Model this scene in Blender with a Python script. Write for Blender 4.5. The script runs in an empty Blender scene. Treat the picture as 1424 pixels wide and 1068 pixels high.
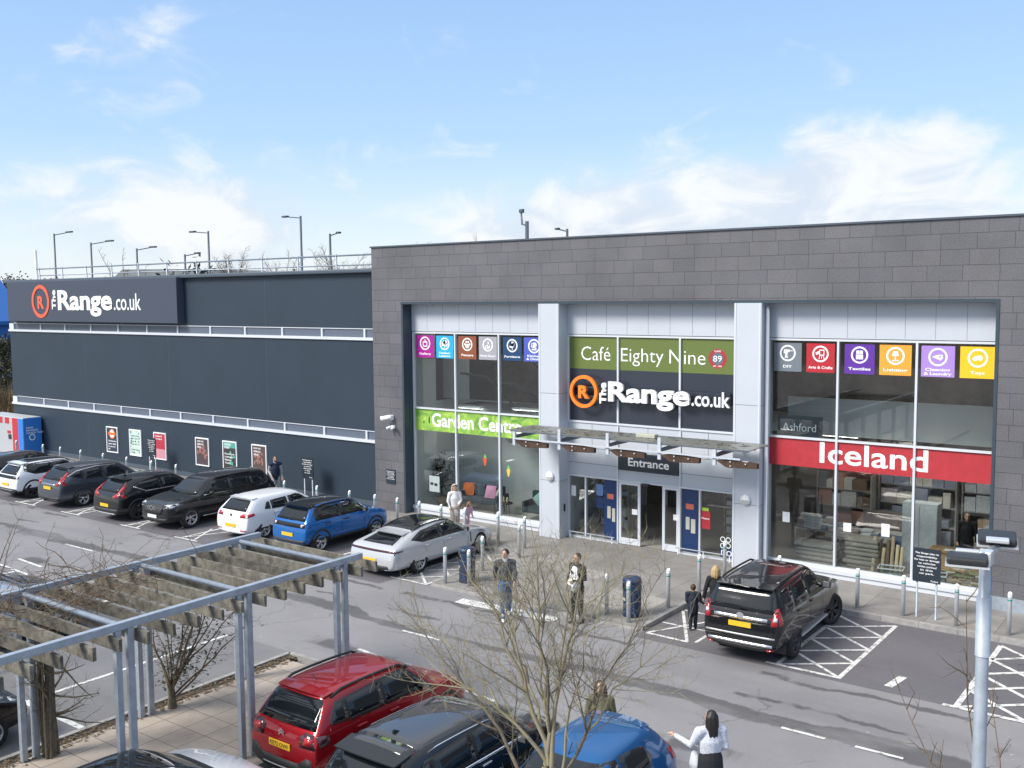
import bpy, bmesh, math, random
from mathutils import Vector, Matrix
from mathutils.bvhtree import BVHTree
R = math.radians
rnd = random.Random(7)
scene = bpy.context.scene
col = scene.collection

# ------------------------------------------------------------------ helpers
def mat(name, c, rough=.6, metal=0., var=0., vscale=3., bump=0., bscale=60., coat=0., c2=None, spec=None, emit=0.):
    m = bpy.data.materials.new(name); m.use_nodes = True
    nt = m.node_tree; b = nt.nodes['Principled BSDF']
    b.inputs['Base Color'].default_value = (*c, 1); b.inputs['Roughness'].default_value = rough
    b.inputs['Metallic'].default_value = metal
    if coat: b.inputs['Coat Weight'].default_value = coat; b.inputs['Coat Roughness'].default_value = .03
    if spec is not None: b.inputs['Specular IOR Level'].default_value = spec
    if emit:
        b.inputs['Emission Color'].default_value = (*c, 1); b.inputs['Emission Strength'].default_value = emit
    if var or c2:
        tc = nt.nodes.new('ShaderNodeTexCoord'); n = nt.nodes.new('ShaderNodeTexNoise')
        n.inputs['Scale'].default_value = vscale; n.inputs['Detail'].default_value = 6; n.inputs['Roughness'].default_value = .65
        nt.links.new(tc.outputs['Object'], n.inputs['Vector'])
        r = nt.nodes.new('ShaderNodeValToRGB'); nt.links.new(n.outputs['Fac'], r.inputs['Fac'])
        a = c2 if c2 else tuple(x*(1-var) for x in c); d = c if c2 else tuple(min(1, x*(1+var)) for x in c)
        r.color_ramp.elements[0].position = .35; r.color_ramp.elements[1].position = .65
        r.color_ramp.elements[0].color = (*a, 1); r.color_ramp.elements[1].color = (*d, 1)
        nt.links.new(r.outputs['Color'], b.inputs['Base Color'])
    if bump:
        tc = nt.nodes.new('ShaderNodeTexCoord'); n = nt.nodes.new('ShaderNodeTexNoise')
        n.inputs['Scale'].default_value = bscale; n.inputs['Detail'].default_value = 4
        nt.links.new(tc.outputs['Object'], n.inputs['Vector'])
        bp = nt.nodes.new('ShaderNodeBump'); bp.inputs['Strength'].default_value = bump; bp.inputs['Distance'].default_value = .02
        nt.links.new(n.outputs['Fac'], bp.inputs['Height']); nt.links.new(bp.outputs['Normal'], b.inputs['Normal'])
    return m

def glass_mat(name, tint=(.75, .82, .82), ior=1.5, rough=.0, gain=1.0):
    m = bpy.data.materials.new(name); m.use_nodes = True; nt = m.node_tree
    for n in list(nt.nodes): nt.nodes.remove(n)
    o = nt.nodes.new('ShaderNodeOutputMaterial'); mx = nt.nodes.new('ShaderNodeMixShader')
    t = nt.nodes.new('ShaderNodeBsdfTransparent'); t.inputs['Color'].default_value = (*tint, 1)
    g = nt.nodes.new('ShaderNodeBsdfGlossy'); g.inputs['Roughness'].default_value = rough
    f = nt.nodes.new('ShaderNodeFresnel'); f.inputs['IOR'].default_value = ior
    mu = nt.nodes.new('ShaderNodeMath'); mu.operation = 'MULTIPLY'; mu.inputs[1].default_value = gain; mu.use_clamp = True
    ge = nt.nodes.new('ShaderNodeNewGeometry'); fb = nt.nodes.new('ShaderNodeMath'); fb.operation = 'SUBTRACT'; fb.inputs[0].default_value = 1.
    nt.links.new(ge.outputs['Backfacing'], fb.inputs[1]); m2 = nt.nodes.new('ShaderNodeMath'); m2.operation = 'MULTIPLY'; nt.links.new(fb.outputs[0], m2.inputs[0]); nt.links.new(f.outputs[0], m2.inputs[1])
    nt.links.new(m2.outputs[0], mu.inputs[0]); nt.links.new(mu.outputs[0], mx.inputs[0])
    nt.links.new(t.outputs[0], mx.inputs[1]); nt.links.new(g.outputs[0], mx.inputs[2]); nt.links.new(mx.outputs[0], o.inputs[0])
    return m

def link(o, parent=None):
    col.objects.link(o)
    if parent: o.parent = parent
    return o
def tag(o, label=None, cat=None, group=None, kind=None):
    if label: o['label'] = label
    if cat: o['category'] = cat
    if group: o['group'] = group
    if kind: o['kind'] = kind
    return o
def thing(name, label, cat, loc=(0, 0, 0), rz=0., group=None):
    o = bpy.data.objects.new(name, None); o.empty_display_size = .2
    o.location = loc; o.rotation_euler = (0, 0, rz); link(o)
    return tag(o, label, cat, group)
def obj(name, bm, m, parent=None, smooth=False, loc=None, rot=None):
    me = bpy.data.meshes.new(name)
    if isinstance(bm, bmesh.types.BMesh):
        bm.to_mesh(me); bm.free()
    else: me = bm
    for x in (m if isinstance(m, (list, tuple)) else [m]): me.materials.append(x)
    if smooth:
        for p in me.polygons: p.use_smooth = True
    o = bpy.data.objects.new(name, me); link(o, parent)
    if loc: o.location = loc
    if rot: o.rotation_euler = rot
    return o
def solo(name, bm, m, label, cat, group=None, **k): return tag(obj(name, bm, m, **k), label, cat, group)
def struct(name, bm, m, kind='structure', **k): return tag(obj(name, bm, m, **k), kind=kind)

def box(bm, x0, x1, y0, y1, z0, z1, mi=0, bev=0.):
    n = bmesh.new() if bev else bm
    vs = [n.verts.new((x, y, z)) for z in (z0, z1) for x, y in ((x0, y0), (x1, y0), (x1, y1), (x0, y1))]
    fs = [n.faces.new([vs[i] for i in f]) for f in ((3, 2, 1, 0), (4, 5, 6, 7), (0, 1, 5, 4), (1, 2, 6, 5), (2, 3, 7, 6), (3, 0, 4, 7))]
    for f in fs: f.material_index = mi
    if bev:
        bmesh.ops.bevel(n, geom=n.edges[:], offset=bev, segments=2, affect='EDGES', profile=.5)
        for f in n.faces: f.material_index = mi
        me = bpy.data.meshes.new('t'); n.to_mesh(me); n.free(); bm.from_mesh(me); bpy.data.meshes.remove(me)
    return bm
def mbox(*a, **k): return box(bmesh.new(), *a, **k)
def frame_to(d):
    d = Vector(d).normalized(); a = Vector((0, 0, 1)) if abs(d.z) < .95 else Vector((1, 0, 0))
    u = d.cross(a).normalized(); return u, d.cross(u)
def tube(bm, pts, rad, n=8, cap=True, mi=0):
    pts = [Vector(p) for p in pts]; rings = []
    for i, p in enumerate(pts):
        d = (pts[min(i+1, len(pts)-1)]-pts[max(i-1, 0)])
        if d.length < 1e-6: d = Vector((0, 0, 1))
        u, v = frame_to(d); r = rad[i] if isinstance(rad, (list, tuple)) else rad
        rings.append([bm.verts.new(p+(u*math.cos(2*math.pi*k/n)+v*math.sin(2*math.pi*k/n))*r) for k in range(n)])
    for a, b in zip(rings, rings[1:]):
        for k in range(n):
            f = bm.faces.new((a[k], a[(k+1) % n], b[(k+1) % n], b[k])); f.material_index = mi; f.smooth = True
    if cap:
        for r in (rings[0], rings[-1]):
            try: f = bm.faces.new(r); f.material_index = mi
            except ValueError: pass
    return bm
def lathe(bm, prof, n=24, c=(0, 0, 0), axis='Z', mi=0, smooth=True, cap=True):
    rings = []
    for r, h in prof:
        ring = []
        for k in range(n):
            a = 2*math.pi*k/n; x, y = r*math.cos(a), r*math.sin(a)
            p = (x, y, h) if axis == 'Z' else ((h, x, y) if axis == 'X' else (x, h, y))
            ring.append(bm.verts.new(Vector(c)+Vector(p)))
        rings.append(ring)
    for a, b in zip(rings, rings[1:]):
        for k in range(n):
            f = bm.faces.new((a[k], a[(k+1) % n], b[(k+1) % n], b[k])); f.smooth = smooth; f.material_index = mi
    for r in ((rings[0], rings[-1]) if cap else ()):
        try: bm.faces.new(r).material_index = mi
        except ValueError: pass
    bmesh.ops.recalc_face_normals(bm, faces=bm.faces[:])
    return bm
def prism(bm, pts, axis, a, b, mi=0):
    """extrude a 2-D outline along axis ('X': pts are (y,z); 'Y': (x,z); 'Z': (x,y)) from a to b"""
    def P(p, h): return {'X': (h, p[0], p[1]), 'Y': (p[0], h, p[1]), 'Z': (p[0], p[1], h)}[axis]
    A = [bm.verts.new(P(p, a)) for p in pts]; B = [bm.verts.new(P(p, b)) for p in pts]; n = len(pts)
    fs = [bm.faces.new(A), bm.faces.new(B[::-1])]
    fs += [bm.faces.new((A[i], B[i], B[(i+1) % n], A[(i+1) % n])) for i in range(n)]
    for f in fs: f.material_index = mi
    bmesh.ops.recalc_face_normals(bm, faces=fs)
    return bm
def ev_mesh(o):
    dg = bpy.context.evaluated_depsgraph_get(); dg.update()
    return bpy.data.meshes.new_from_object(o.evaluated_get(dg))
def drop(o):
    d = o.data; bpy.data.objects.remove(o)
    if d and d.users == 0:
        (bpy.data.meshes if isinstance(d, bpy.types.Mesh) else bpy.data.curves).remove(d)
def text_mesh(body, size=1., bold=0., ext=0., align='CENTER', sx=1., space=1., line=1.):
    c = bpy.data.curves.new('txt', 'FONT'); c.body = body; c.size = size; c.align_x = align; c.align_y = 'BOTTOM_BASELINE'
    c.offset = bold*size; c.extrude = ext; c.space_character = space; c.space_line = line; c.resolution_u = 3
    o = bpy.data.objects.new('txt', c); col.objects.link(o)
    me = ev_mesh(o); drop(o)
    for v in me.vertices: v.co.x *= sx
    me.materials.clear()
    return me
def text(name, body, size, m, parent, loc, rot=(R(90), 0, 0), **k):
    o = obj(name, text_mesh(body, size, **k), m, parent); o.location = loc; o.rotation_euler = rot
    return o
class Decal:
    """flat shapes in a vertical plane facing -Y, drawn in (x,z)"""
    def __init__(s): s.bm = bmesh.new()
    def poly(s, pts, y=0., mi=0):
        f = s.bm.faces.new([s.bm.verts.new((x, y, z)) for x, z in pts]); f.normal_update()
        if f.normal.y > 0: f.normal_flip()
        f.material_index = mi; return s
    def rect(s, x0, x1, z0, z1, y=0., mi=0): return s.poly([(x0, z0), (x1, z0), (x1, z1), (x0, z1)], y, mi)
    def disc(s, cx, cz, r, y=0., mi=0, sx=1., n=24):
        return s.poly([(cx+r*sx*math.cos(2*math.pi*k/n), cz+r*math.sin(2*math.pi*k/n)) for k in range(n)], y, mi)
    def ring(s, cx, cz, r0, r1, y=0., mi=0, n=36):
        for k in range(n):
            a, b = 2*math.pi*k/n, 2*math.pi*(k+1)/n
            s.poly([(cx+r0*math.cos(a), cz+r0*math.sin(a)), (cx+r1*math.cos(a), cz+r1*math.sin(a)),
                    (cx+r1*math.cos(b), cz+r1*math.sin(b)), (cx+r0*math.cos(b), cz+r0*math.sin(b))], y, mi)
        return s
    def line(s, a, b, w, y=0., mi=0):
        d = Vector((b[0]-a[0], b[1]-a[1])); n = Vector((-d.y, d.x)).normalized()*w/2
        return s.poly([(a[0]+n.x, a[1]+n.y), (b[0]+n.x, b[1]+n.y), (b[0]-n.x, b[1]-n.y), (a[0]-n.x, a[1]-n.y)], y, mi)
def copy_tree(o, parent=None):
    c = o.copy(); col.objects.link(c)
    if parent: c.parent = parent
    for ch in list(o.children): copy_tree(ch, c)
    return c

# ------------------------------------------------------------------ camera
cam = bpy.data.cameras.new('camera'); cam.lens = 36*1402.85/1424; cam.sensor_width = 36; cam.clip_end = 6000; cam.clip_start = .1
co = bpy.data.objects.new('camera', cam); col.objects.link(co); scene.camera = co
Mr = ((.8032490, .5955873, -.0081731), (-.0442421, .0733401, .9963252), (-.593998, .7999356, -.0852604))
m4 = Matrix(((Mr[0][0], Mr[1][0], -Mr[2][0], 0), (Mr[0][1], Mr[1][1], -Mr[2][1], 0), (Mr[0][2], Mr[1][2], -Mr[2][2], 8.2), (0, 0, 0, 1)))
co.matrix_world = m4

# ------------------------------------------------------------------ light and sky
SUN_EL, SUN_AZ = 42., -152.   # azimuth measured from +Y towards +X
w = bpy.data.worlds.new('World'); scene.world = w; w.use_nodes = True; nt = w.node_tree
bg = nt.nodes['Background']; bg.inputs['Strength'].default_value = .085
sky = nt.nodes.new('ShaderNodeTexSky'); sky.sky_type = 'NISHITA'; sky.sun_disc = False
sky.sun_elevation = R(SUN_EL); sky.sun_rotation = R(SUN_AZ); sky.air_density = 1.0; sky.dust_density = .6; sky.ozone_density = 1.6
tc = nt.nodes.new('ShaderNodeTexCoord')
def wnoise(scale, det, sz, loc=(0, 0, 0), dist=.3):
    mp = nt.nodes.new('ShaderNodeMapping'); mp.inputs['Scale'].default_value = (1, 1, sz); mp.inputs['Location'].default_value = loc
    nt.links.new(tc.outputs['Generated'], mp.inputs['Vector'])
    n = nt.nodes.new('ShaderNodeTexNoise'); n.inputs['Scale'].default_value = scale; n.inputs['Detail'].default_value = det
    n.inputs['Roughness'].default_value = .58; n.inputs['Distortion'].default_value = dist
    nt.links.new(mp.outputs[0], n.inputs['Vector']); return n
def math_node(op, a, b, clamp=False):
    n = nt.nodes.new('ShaderNodeMath'); n.operation = op; n.use_clamp = clamp
    for i, v in enumerate((a, b)):
        if isinstance(v, (int, float)): n.inputs[i].default_value = v
        else: nt.links.new(v, n.inputs[i])
    return n.outputs[0]
def mapr(v, a, b, c=0., d=1.):
    n = nt.nodes.new('ShaderNodeMapRange'); n.interpolation_type = 'SMOOTHSTEP'
    for i, x in enumerate((a, b, c, d)): n.inputs[i+1].default_value = x
    nt.links.new(v, n.inputs[0]); return n.outputs[0]
def mixc(f, a, b):
    n = nt.nodes.new('ShaderNodeMix'); n.data_type = 'RGBA'
    nt.links.new(f, n.inputs[0]) if not isinstance(f, float) else setattr(n.inputs[0], 'default_value', f)
    for i, v in ((6, a), (7, b)):
        if isinstance(v, tuple): n.inputs[i].default_value = (*v, 1)
        else: nt.links.new(v, n.inputs[i])
    return n.outputs[2]
sep = nt.nodes.new('ShaderNodeSeparateXYZ'); nt.links.new(tc.outputs['Generated'], sep.inputs[0])
def blob(d, r0, r1):   # 1 inside r0 of direction d, 0 beyond r1
    n = nt.nodes.new('ShaderNodeVectorMath'); n.operation = 'DISTANCE'; n.inputs[1].default_value = d
    mp = nt.nodes.new('ShaderNodeMapping'); mp.inputs['Scale'].default_value = (1, 1, 1.7)
    nt.links.new(tc.outputs['Generated'], mp.inputs['Vector']); nt.links.new(mp.outputs[0], n.inputs[0])
    n.inputs[1].default_value = (d[0], d[1], d[2]*1.7)
    return mapr(n.outputs['Value'], r0, r1, 1., 0.)
big = wnoise(4.2, 9, 1.9, (.3, .7, 0)); fine = wnoise(11., 8, 2.0, (1.7, .2, .4), .8)
nsum = math_node('ADD', math_node('MULTIPLY', big.outputs['Fac'], .55), math_node('MULTIPLY', fine.outputs['Fac'], .45))
low = mapr(sep.outputs['Z'], -.02, .13, .07, -.03)             # clouds thicken towards the horizon
bl = None
for d, a, b, k in (((-.40, .91, .065), .05, .22, .13), ((-.28, .955, .085), .05, .19, .16), ((-.545, .832, .055), .02, .15, .16), ((-.785, .614, .06), .02, .12, .13), ((-.845, .52, .09), .02, .15, .13),
                   ((-.815, .535, .215), .0, .13, .10), ((-.60, .77, .235), .0, .13, .085)):
    v = math_node('MULTIPLY', blob(d, a, b), k*1.35)
    bl = v if bl is None else math_node('ADD', bl, v)
dens = math_node('ADD', math_node('ADD', nsum, low), bl)
cl = mapr(dens, .52, .74, 0., .9)
ramp = nt.nodes.new('ShaderNodeValToRGB'); nt.links.new(mapr(sep.outputs['Z'], 0., .4), ramp.inputs[0])
for i, (p, c) in enumerate(((0., (4.2, 4.75, 5.25)), (.12, (3.4, 4.3, 5.2)), (.32, (2.4, 3.7, 5.3)), (1., (1.75, 2.95, 5.1)))):
    e = ramp.color_ramp.elements[i] if i < 2 else ramp.color_ramp.elements.new(p)
    e.position = p; e.color = (*c, 1)
skyt = nt.nodes.new('ShaderNodeMix'); skyt.data_type = 'RGBA'; skyt.blend_type = 'MULTIPLY'; skyt.inputs[0].default_value = 1.
nt.links.new(sky.outputs['Color'], skyt.inputs[6]); skyt.inputs[7].default_value = (1.42, 1.30, 1.28, 1)
skyc = mixc(.8, skyt.outputs[2], ramp.outputs[0])
shade = mapr(fine.outputs['Fac'], .35, .62, 0., 1.)
cloudc = mixc(shade, (3.9, 4.35, 5.0), (5.3, 5.4, 5.5))
final = mixc(cl, skyc, cloudc)
# unseen bright glow added round the sun behind the viewer, softly lights the facade
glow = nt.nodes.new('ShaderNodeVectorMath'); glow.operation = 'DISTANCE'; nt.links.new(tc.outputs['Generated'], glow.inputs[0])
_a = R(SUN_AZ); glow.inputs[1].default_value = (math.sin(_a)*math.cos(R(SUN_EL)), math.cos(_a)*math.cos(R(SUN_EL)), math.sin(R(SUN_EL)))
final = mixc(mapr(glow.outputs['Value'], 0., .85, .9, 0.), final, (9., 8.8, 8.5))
final = mixc(mapr(sep.outputs['Z'], .36, .75, 0., .8), final, (5.6, 5.9, 6.4))      # brighter sky added overhead, out of view, for more soft light
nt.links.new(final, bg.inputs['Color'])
sun = bpy.data.lights.new('sun', 'SUN'); sun.energy = 2.1; sun.angle = R(20); sun.color = (1, .95, .87)
so = bpy.data.objects.new('sun', sun); col.objects.link(so)
az = R(SUN_AZ); dirv = Vector((math.sin(az)*math.cos(R(SUN_EL)), math.cos(az)*math.cos(R(SUN_EL)), math.sin(R(SUN_EL))))
so.rotation_euler = dirv.to_track_quat('Z', 'Y').to_euler()
vs = scene.view_settings; vs.view_transform = 'Standard'; vs.look = 'None'; vs.gamma = 1; vs.exposure = 1.12
# ------------------------------------------------------------------ materials
M = {}
M['navy'] = mat('navy_panel', (.027, .042, .062), .5, var=.06, vscale=.6, spec=.35)
M['navy_box'] = mat('navy_sign_box', (.055, .068, .098), .5, spec=.35)
M['gutter'] = mat('gutter_metal', (.07, .09, .12), .4)
M['silver'] = mat('silver_panel', (.50, .535, .59), .38, var=.02, vscale=.8, spec=.5)
M['alu'] = mat('aluminium_frame', (.60, .63, .68), .35, spec=.6)
M['grey_dark'] = mat('dark_reveal', (.035, .055, .075), .45)
M['glass'] = glass_mat('shop_glass', (.88, .905, .90), 1.55, gain=2.1)
M['white'] = mat('white_paint', (.80, .81, .82), .5)
M['letter'] = mat('letter_white', (.86, .87, .88), .45)
M['orange'] = mat('letter_orange', (.90, .22, .02), .45)
M['orange_red'] = mat('letter_orange_red', (.82, .12, .05), .45)
M['black'] = mat('black_plastic', (.018, .02, .022), .5)
M['board'] = mat('board_black', (.02, .03, .042), .45)
M['steel'] = mat('brushed_steel', (.62, .64, .66), .35, metal=.45)
M['galv'] = mat('galvanised_steel', (.36, .405, .46), .45, metal=.3, var=.12, vscale=7)
M['teal'] = mat('teal_band', (.0, .30, .25), .5)
M['wood_dark'] = mat('weathered_brown_timber', (.085, .045, .025), .7, c2=(.035, .02, .014), vscale=9)
M['wood_grey'] = mat('lichen_grey_timber', (.20, .187, .155), .9, c2=(.075, .070, .058), vscale=6, bump=.4)
_w = M['wood_grey'].node_tree; _b = _w.nodes['Principled BSDF']; _l = _b.inputs['Base Color'].links[0].from_socket
_oi = _w.nodes.new('ShaderNodeObjectInfo'); _mr = _w.nodes.new('ShaderNodeMapRange'); _mr.inputs[3].default_value = .62; _mr.inputs[4].default_value = 1.25; _w.links.new(_oi.outputs['Random'], _mr.inputs[0])
_hv = _w.nodes.new('ShaderNodeHueSaturation'); _w.links.new(_mr.outputs[0], _hv.inputs['Value']); _w.links.new(_l, _hv.inputs['Color']); _w.links.new(_hv.outputs[0], _b.inputs['Base Color'])
M['canopy'] = mat('dirty_canopy_glass', (.20, .205, .185), .35, c2=(.13, .135, .12), vscale=4)
M['kerb'] = mat('kerb_concrete', (.30, .29, .28), .85, var=.2, vscale=5, bump=.2)
M['soil'] = mat('soil_litter', (.11, .085, .06), .95, c2=(.035, .03, .022), vscale=22, bump=.6)

def stone_mat():
    m = bpy.data.materials.new('dark_stone_tile'); m.use_nodes = True; nt = m.node_tree; b = nt.nodes['Principled BSDF']
    tc = nt.nodes.new('ShaderNodeTexCoord'); s = nt.nodes.new('ShaderNodeSeparateXYZ'); c = nt.nodes.new('ShaderNodeCombineXYZ')
    nt.links.new(tc.outputs['Object'], s.inputs[0])
    ad = nt.nodes.new('ShaderNodeMath'); ad.operation = 'ADD'; nt.links.new(s.outputs['X'], ad.inputs[0]); nt.links.new(s.outputs['Y'], ad.inputs[1])
    zo = nt.nodes.new('ShaderNodeMath'); zo.operation = 'ADD'; zo.inputs[1].default_value = -10.15+(.405*40); nt.links.new(s.outputs['Z'], zo.inputs[0])
    nt.links.new(ad.outputs[0], c.inputs[0]); nt.links.new(zo.outputs[0], c.inputs[1])
    br = nt.nodes.new('ShaderNodeTexBrick'); nt.links.new(c.outputs[0], br.inputs['Vector'])
    br.inputs['Scale'].default_value = 1; br.inputs['Brick Width'].default_value = .70; br.inputs['Row Height'].default_value = .405
    br.inputs['Mortar Size'].default_value = .009; br.inputs['Mortar Smooth'].default_value = .1; br.offset = .37; br.offset_frequency = 3; br.squash = 1.25; br.squash_frequency = 2
    br.inputs['Color1'].default_value = (.106, .107, .119, 1); br.inputs['Color2'].default_value = (.122, .120, .130, 1); br.inputs['Mortar'].default_value = (.065, .064, .068, 1)
    n = nt.nodes.new('ShaderNodeTexNoise'); n.inputs['Scale'].default_value = 28; n.inputs['Detail'].default_value = 5; nt.links.new(tc.outputs['Object'], n.inputs['Vector'])
    n2 = nt.nodes.new('ShaderNodeTexNoise'); n2.inputs['Scale'].default_value = .7; n2.inputs['Detail'].default_value = 3; nt.links.new(tc.outputs['Object'], n2.inputs['Vector'])
    mx = nt.nodes.new('ShaderNodeMix'); mx.data_type = 'RGBA'; mx.blend_type = 'OVERLAY'; mx.inputs[0].default_value = .5
    nt.links.new(br.outputs['Color'], mx.inputs[6]); nt.links.new(n.outputs['Fac'], mx.inputs[7])
    m2 = nt.nodes.new('ShaderNodeMix'); m2.data_type = 'RGBA'; m2.blend_type = 'OVERLAY'; m2.inputs[0].default_value = .3
    nt.links.new(mx.outputs[2], m2.inputs[6]); nt.links.new(n2.outputs['Fac'], m2.inputs[7])
    nt.links.new(m2.outputs[2], b.inputs['Base Color']); b.inputs['Roughness'].default_value = .55
    bp = nt.nodes.new('ShaderNodeBump'); bp.inputs['Strength'].default_value = .5; bp.inputs['Distance'].default_value = .01; bp.invert = True
    nt.links.new(br.outputs['Fac'], bp.inputs['Height']); nt.links.new(bp.outputs['Normal'], b.inputs['Normal'])
    return m
M['stone'] = stone_mat()

def ground_mat(name, base, dark, wet=None, agg=.35, scale=1.):
    """asphalt: aggregate speckle, broad tonal patches, tyre scuffs; wet=(y0, halfwidth) adds a dark damp seam along the road"""
    m = bpy.data.materials.new(name); m.use_nodes = True; nt = m.node_tree; b = nt.nodes['Principled BSDF']
    tc = nt.nodes.new('ShaderNodeTexCoord')
    def N(s, d=5, vec=None, sc=(1, 1, 1)):
        mp = nt.nodes.new('ShaderNodeMapping'); mp.inputs['Scale'].default_value = sc; nt.links.new(tc.outputs['Object'], mp.inputs[0])
        n = nt.nodes.new('ShaderNodeTexNoise'); n.inputs['Scale'].default_value = s; n.inputs['Detail'].default_value = d; n.inputs['Roughness'].default_value = .62
        nt.links.new(mp.outputs[0], n.inputs['Vector']); return n.outputs['Fac']
    def MR(v, a, b_, c, d):
        n = nt.nodes.new('ShaderNodeMapRange'); n.interpolation_type = 'SMOOTHSTEP'
        for i, x in enumerate((a, b_, c, d)): n.inputs[i+1].default_value = x
        nt.links.new(v, n.inputs[0]); return n.outputs[0]
    def MX(f, a, c, mode='MIX'):
        n = nt.nodes.new('ShaderNodeMix'); n.data_type = 'RGBA'; n.blend_type = mode
        if isinstance(f, float): n.inputs[0].default_value = f
        else: nt.links.new(f, n.inputs[0])
        for i, v in ((6, a), (7, c)):
            if isinstance(v, tuple): n.inputs[i].default_value = (*v, 1)
            else: nt.links.new(v, n.inputs[i])
        return n.outputs[2]
    def MA(op, a, c):
        n = nt.nodes.new('ShaderNodeMath'); n.operation = op
        for i, v in ((0, a), (1, c)):
            if isinstance(v, (int, float)): n.inputs[i].default_value = v
            else: nt.links.new(v, n.inputs[i])
        return n.outputs[0]
    c = MX(MR(N(.35*scale, 6), .38, .66, 0, 1), base, tuple(.5*(p+q) for p, q in zip(base, dark)))
    c = MX(MR(N(.22, 6, sc=(.35, 1.6, 1)), .5, .72, 0, .75), c, dark)                     # worn, travel-aligned patches
    c = MX(MR(N(1.7, 7, sc=(.5, 1.4, 1)), .60, .72, 0, .5), c, tuple(.75*x for x in dark))  # oil and repair stains
    c = MX(agg, c, N(75, 3), 'OVERLAY')
    c = MX(MR(N(26, 2), .67, .72, 0, .55), c, tuple(min(1, 2.2*x) for x in base))         # pale grit
    vo = nt.nodes.new('ShaderNodeTexVoronoi'); vo.feature = 'DISTANCE_TO_EDGE'; vo.inputs['Scale'].default_value = .33
    wv = nt.nodes.new('ShaderNodeVectorMath'); wv.operation = 'ADD'; wn = nt.nodes.new('ShaderNodeTexNoise'); wn.inputs['Scale'].default_value = 1.3; wn.inputs['Detail'].default_value = 5
    nt.links.new(tc.outputs['Object'], wn.inputs['Vector']); nt.links.new(tc.outputs['Object'], wv.inputs[0]); nt.links.new(wn.outputs['Color'], wv.inputs[1]); nt.links.new(wv.outputs[0], vo.inputs['Vector'])
    c = MX(MA('MULTIPLY', MR(vo.outputs['Distance'], .002, .009, .5, 0), MR(N(.21, 3), .53, .6, 0, 1)), c, tuple(.35*x for x in dark))     # cracks
    c = MX(MR(N(3.5, 3), .735, .75, 0, .6), c, tuple(min(1, 2.*x) for x in base))                                                          # gum and litter specks
    rough = MR(N(.5, 4), .3, .7, .72, .9)
    if wet:
        s = nt.nodes.new('ShaderNodeSeparateXYZ'); nt.links.new(tc.outputs['Object'], s.inputs[0])
        off = MA('MULTIPLY', MA('SUBTRACT', N(.32, 5), .5), 1.5)
        dst = MA('ABSOLUTE', MA('SUBTRACT', MA('ADD', s.outputs['Y'], off), wet[0]), 0)
        wid = MR(N(.18, 4, sc=(1, .2, 1)), .3, .7, wet[1]*.35, wet[1]*1.5)
        k = MR(MA('SUBTRACT', dst, wid), -.05, .04, 1, 0)
        c = MX(MA('MULTIPLY', k, MR(N(.55, 5, sc=(.5, 1.5, 1)), .36, .56, .3, .8)), c, tuple(.40*x for x in dark))
        for y0, hw, th in ((20.35, .10, .5), (19.1, .07, .53), (16.2, .25, .52)):
            d2 = MA('ABSOLUTE', MA('SUBTRACT', MA('ADD', s.outputs['Y'], MA('MULTIPLY', MA('SUBTRACT', N(.6, 5), .5), .9)), y0), 0)
            k2 = MA('MULTIPLY', MR(d2, hw*.5, hw*1.3, 1, 0), MR(N(.4, 4, sc=(1, .2, 1)), th, th+.06, 0, .8))
            c = MX(k2, c, tuple(.4*x for x in dark))
    nt.links.new(c, b.inputs['Base Color']); nt.links.new(rough, b.inputs['Roughness'])
    bp = nt.nodes.new('ShaderNodeBump'); bp.inputs['Strength'].default_value = .25; bp.inputs['Distance'].default_value = .01
    nt.links.new(N(90, 2), bp.inputs['Height']); nt.links.new(bp.outputs['Normal'], b.inputs['Normal'])
    return m
M['road'] = ground_mat('road_asphalt', (.232, .227, .234), (.168, .164, .171), wet=(18.25, .24))
M['bay'] = ground_mat('bay_asphalt', (.135, .128, .140), (.090, .087, .096))
M['bay2'] = ground_mat('worn_bay_asphalt', (.185, .183, .19), (.115, .113, .115))

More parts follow.
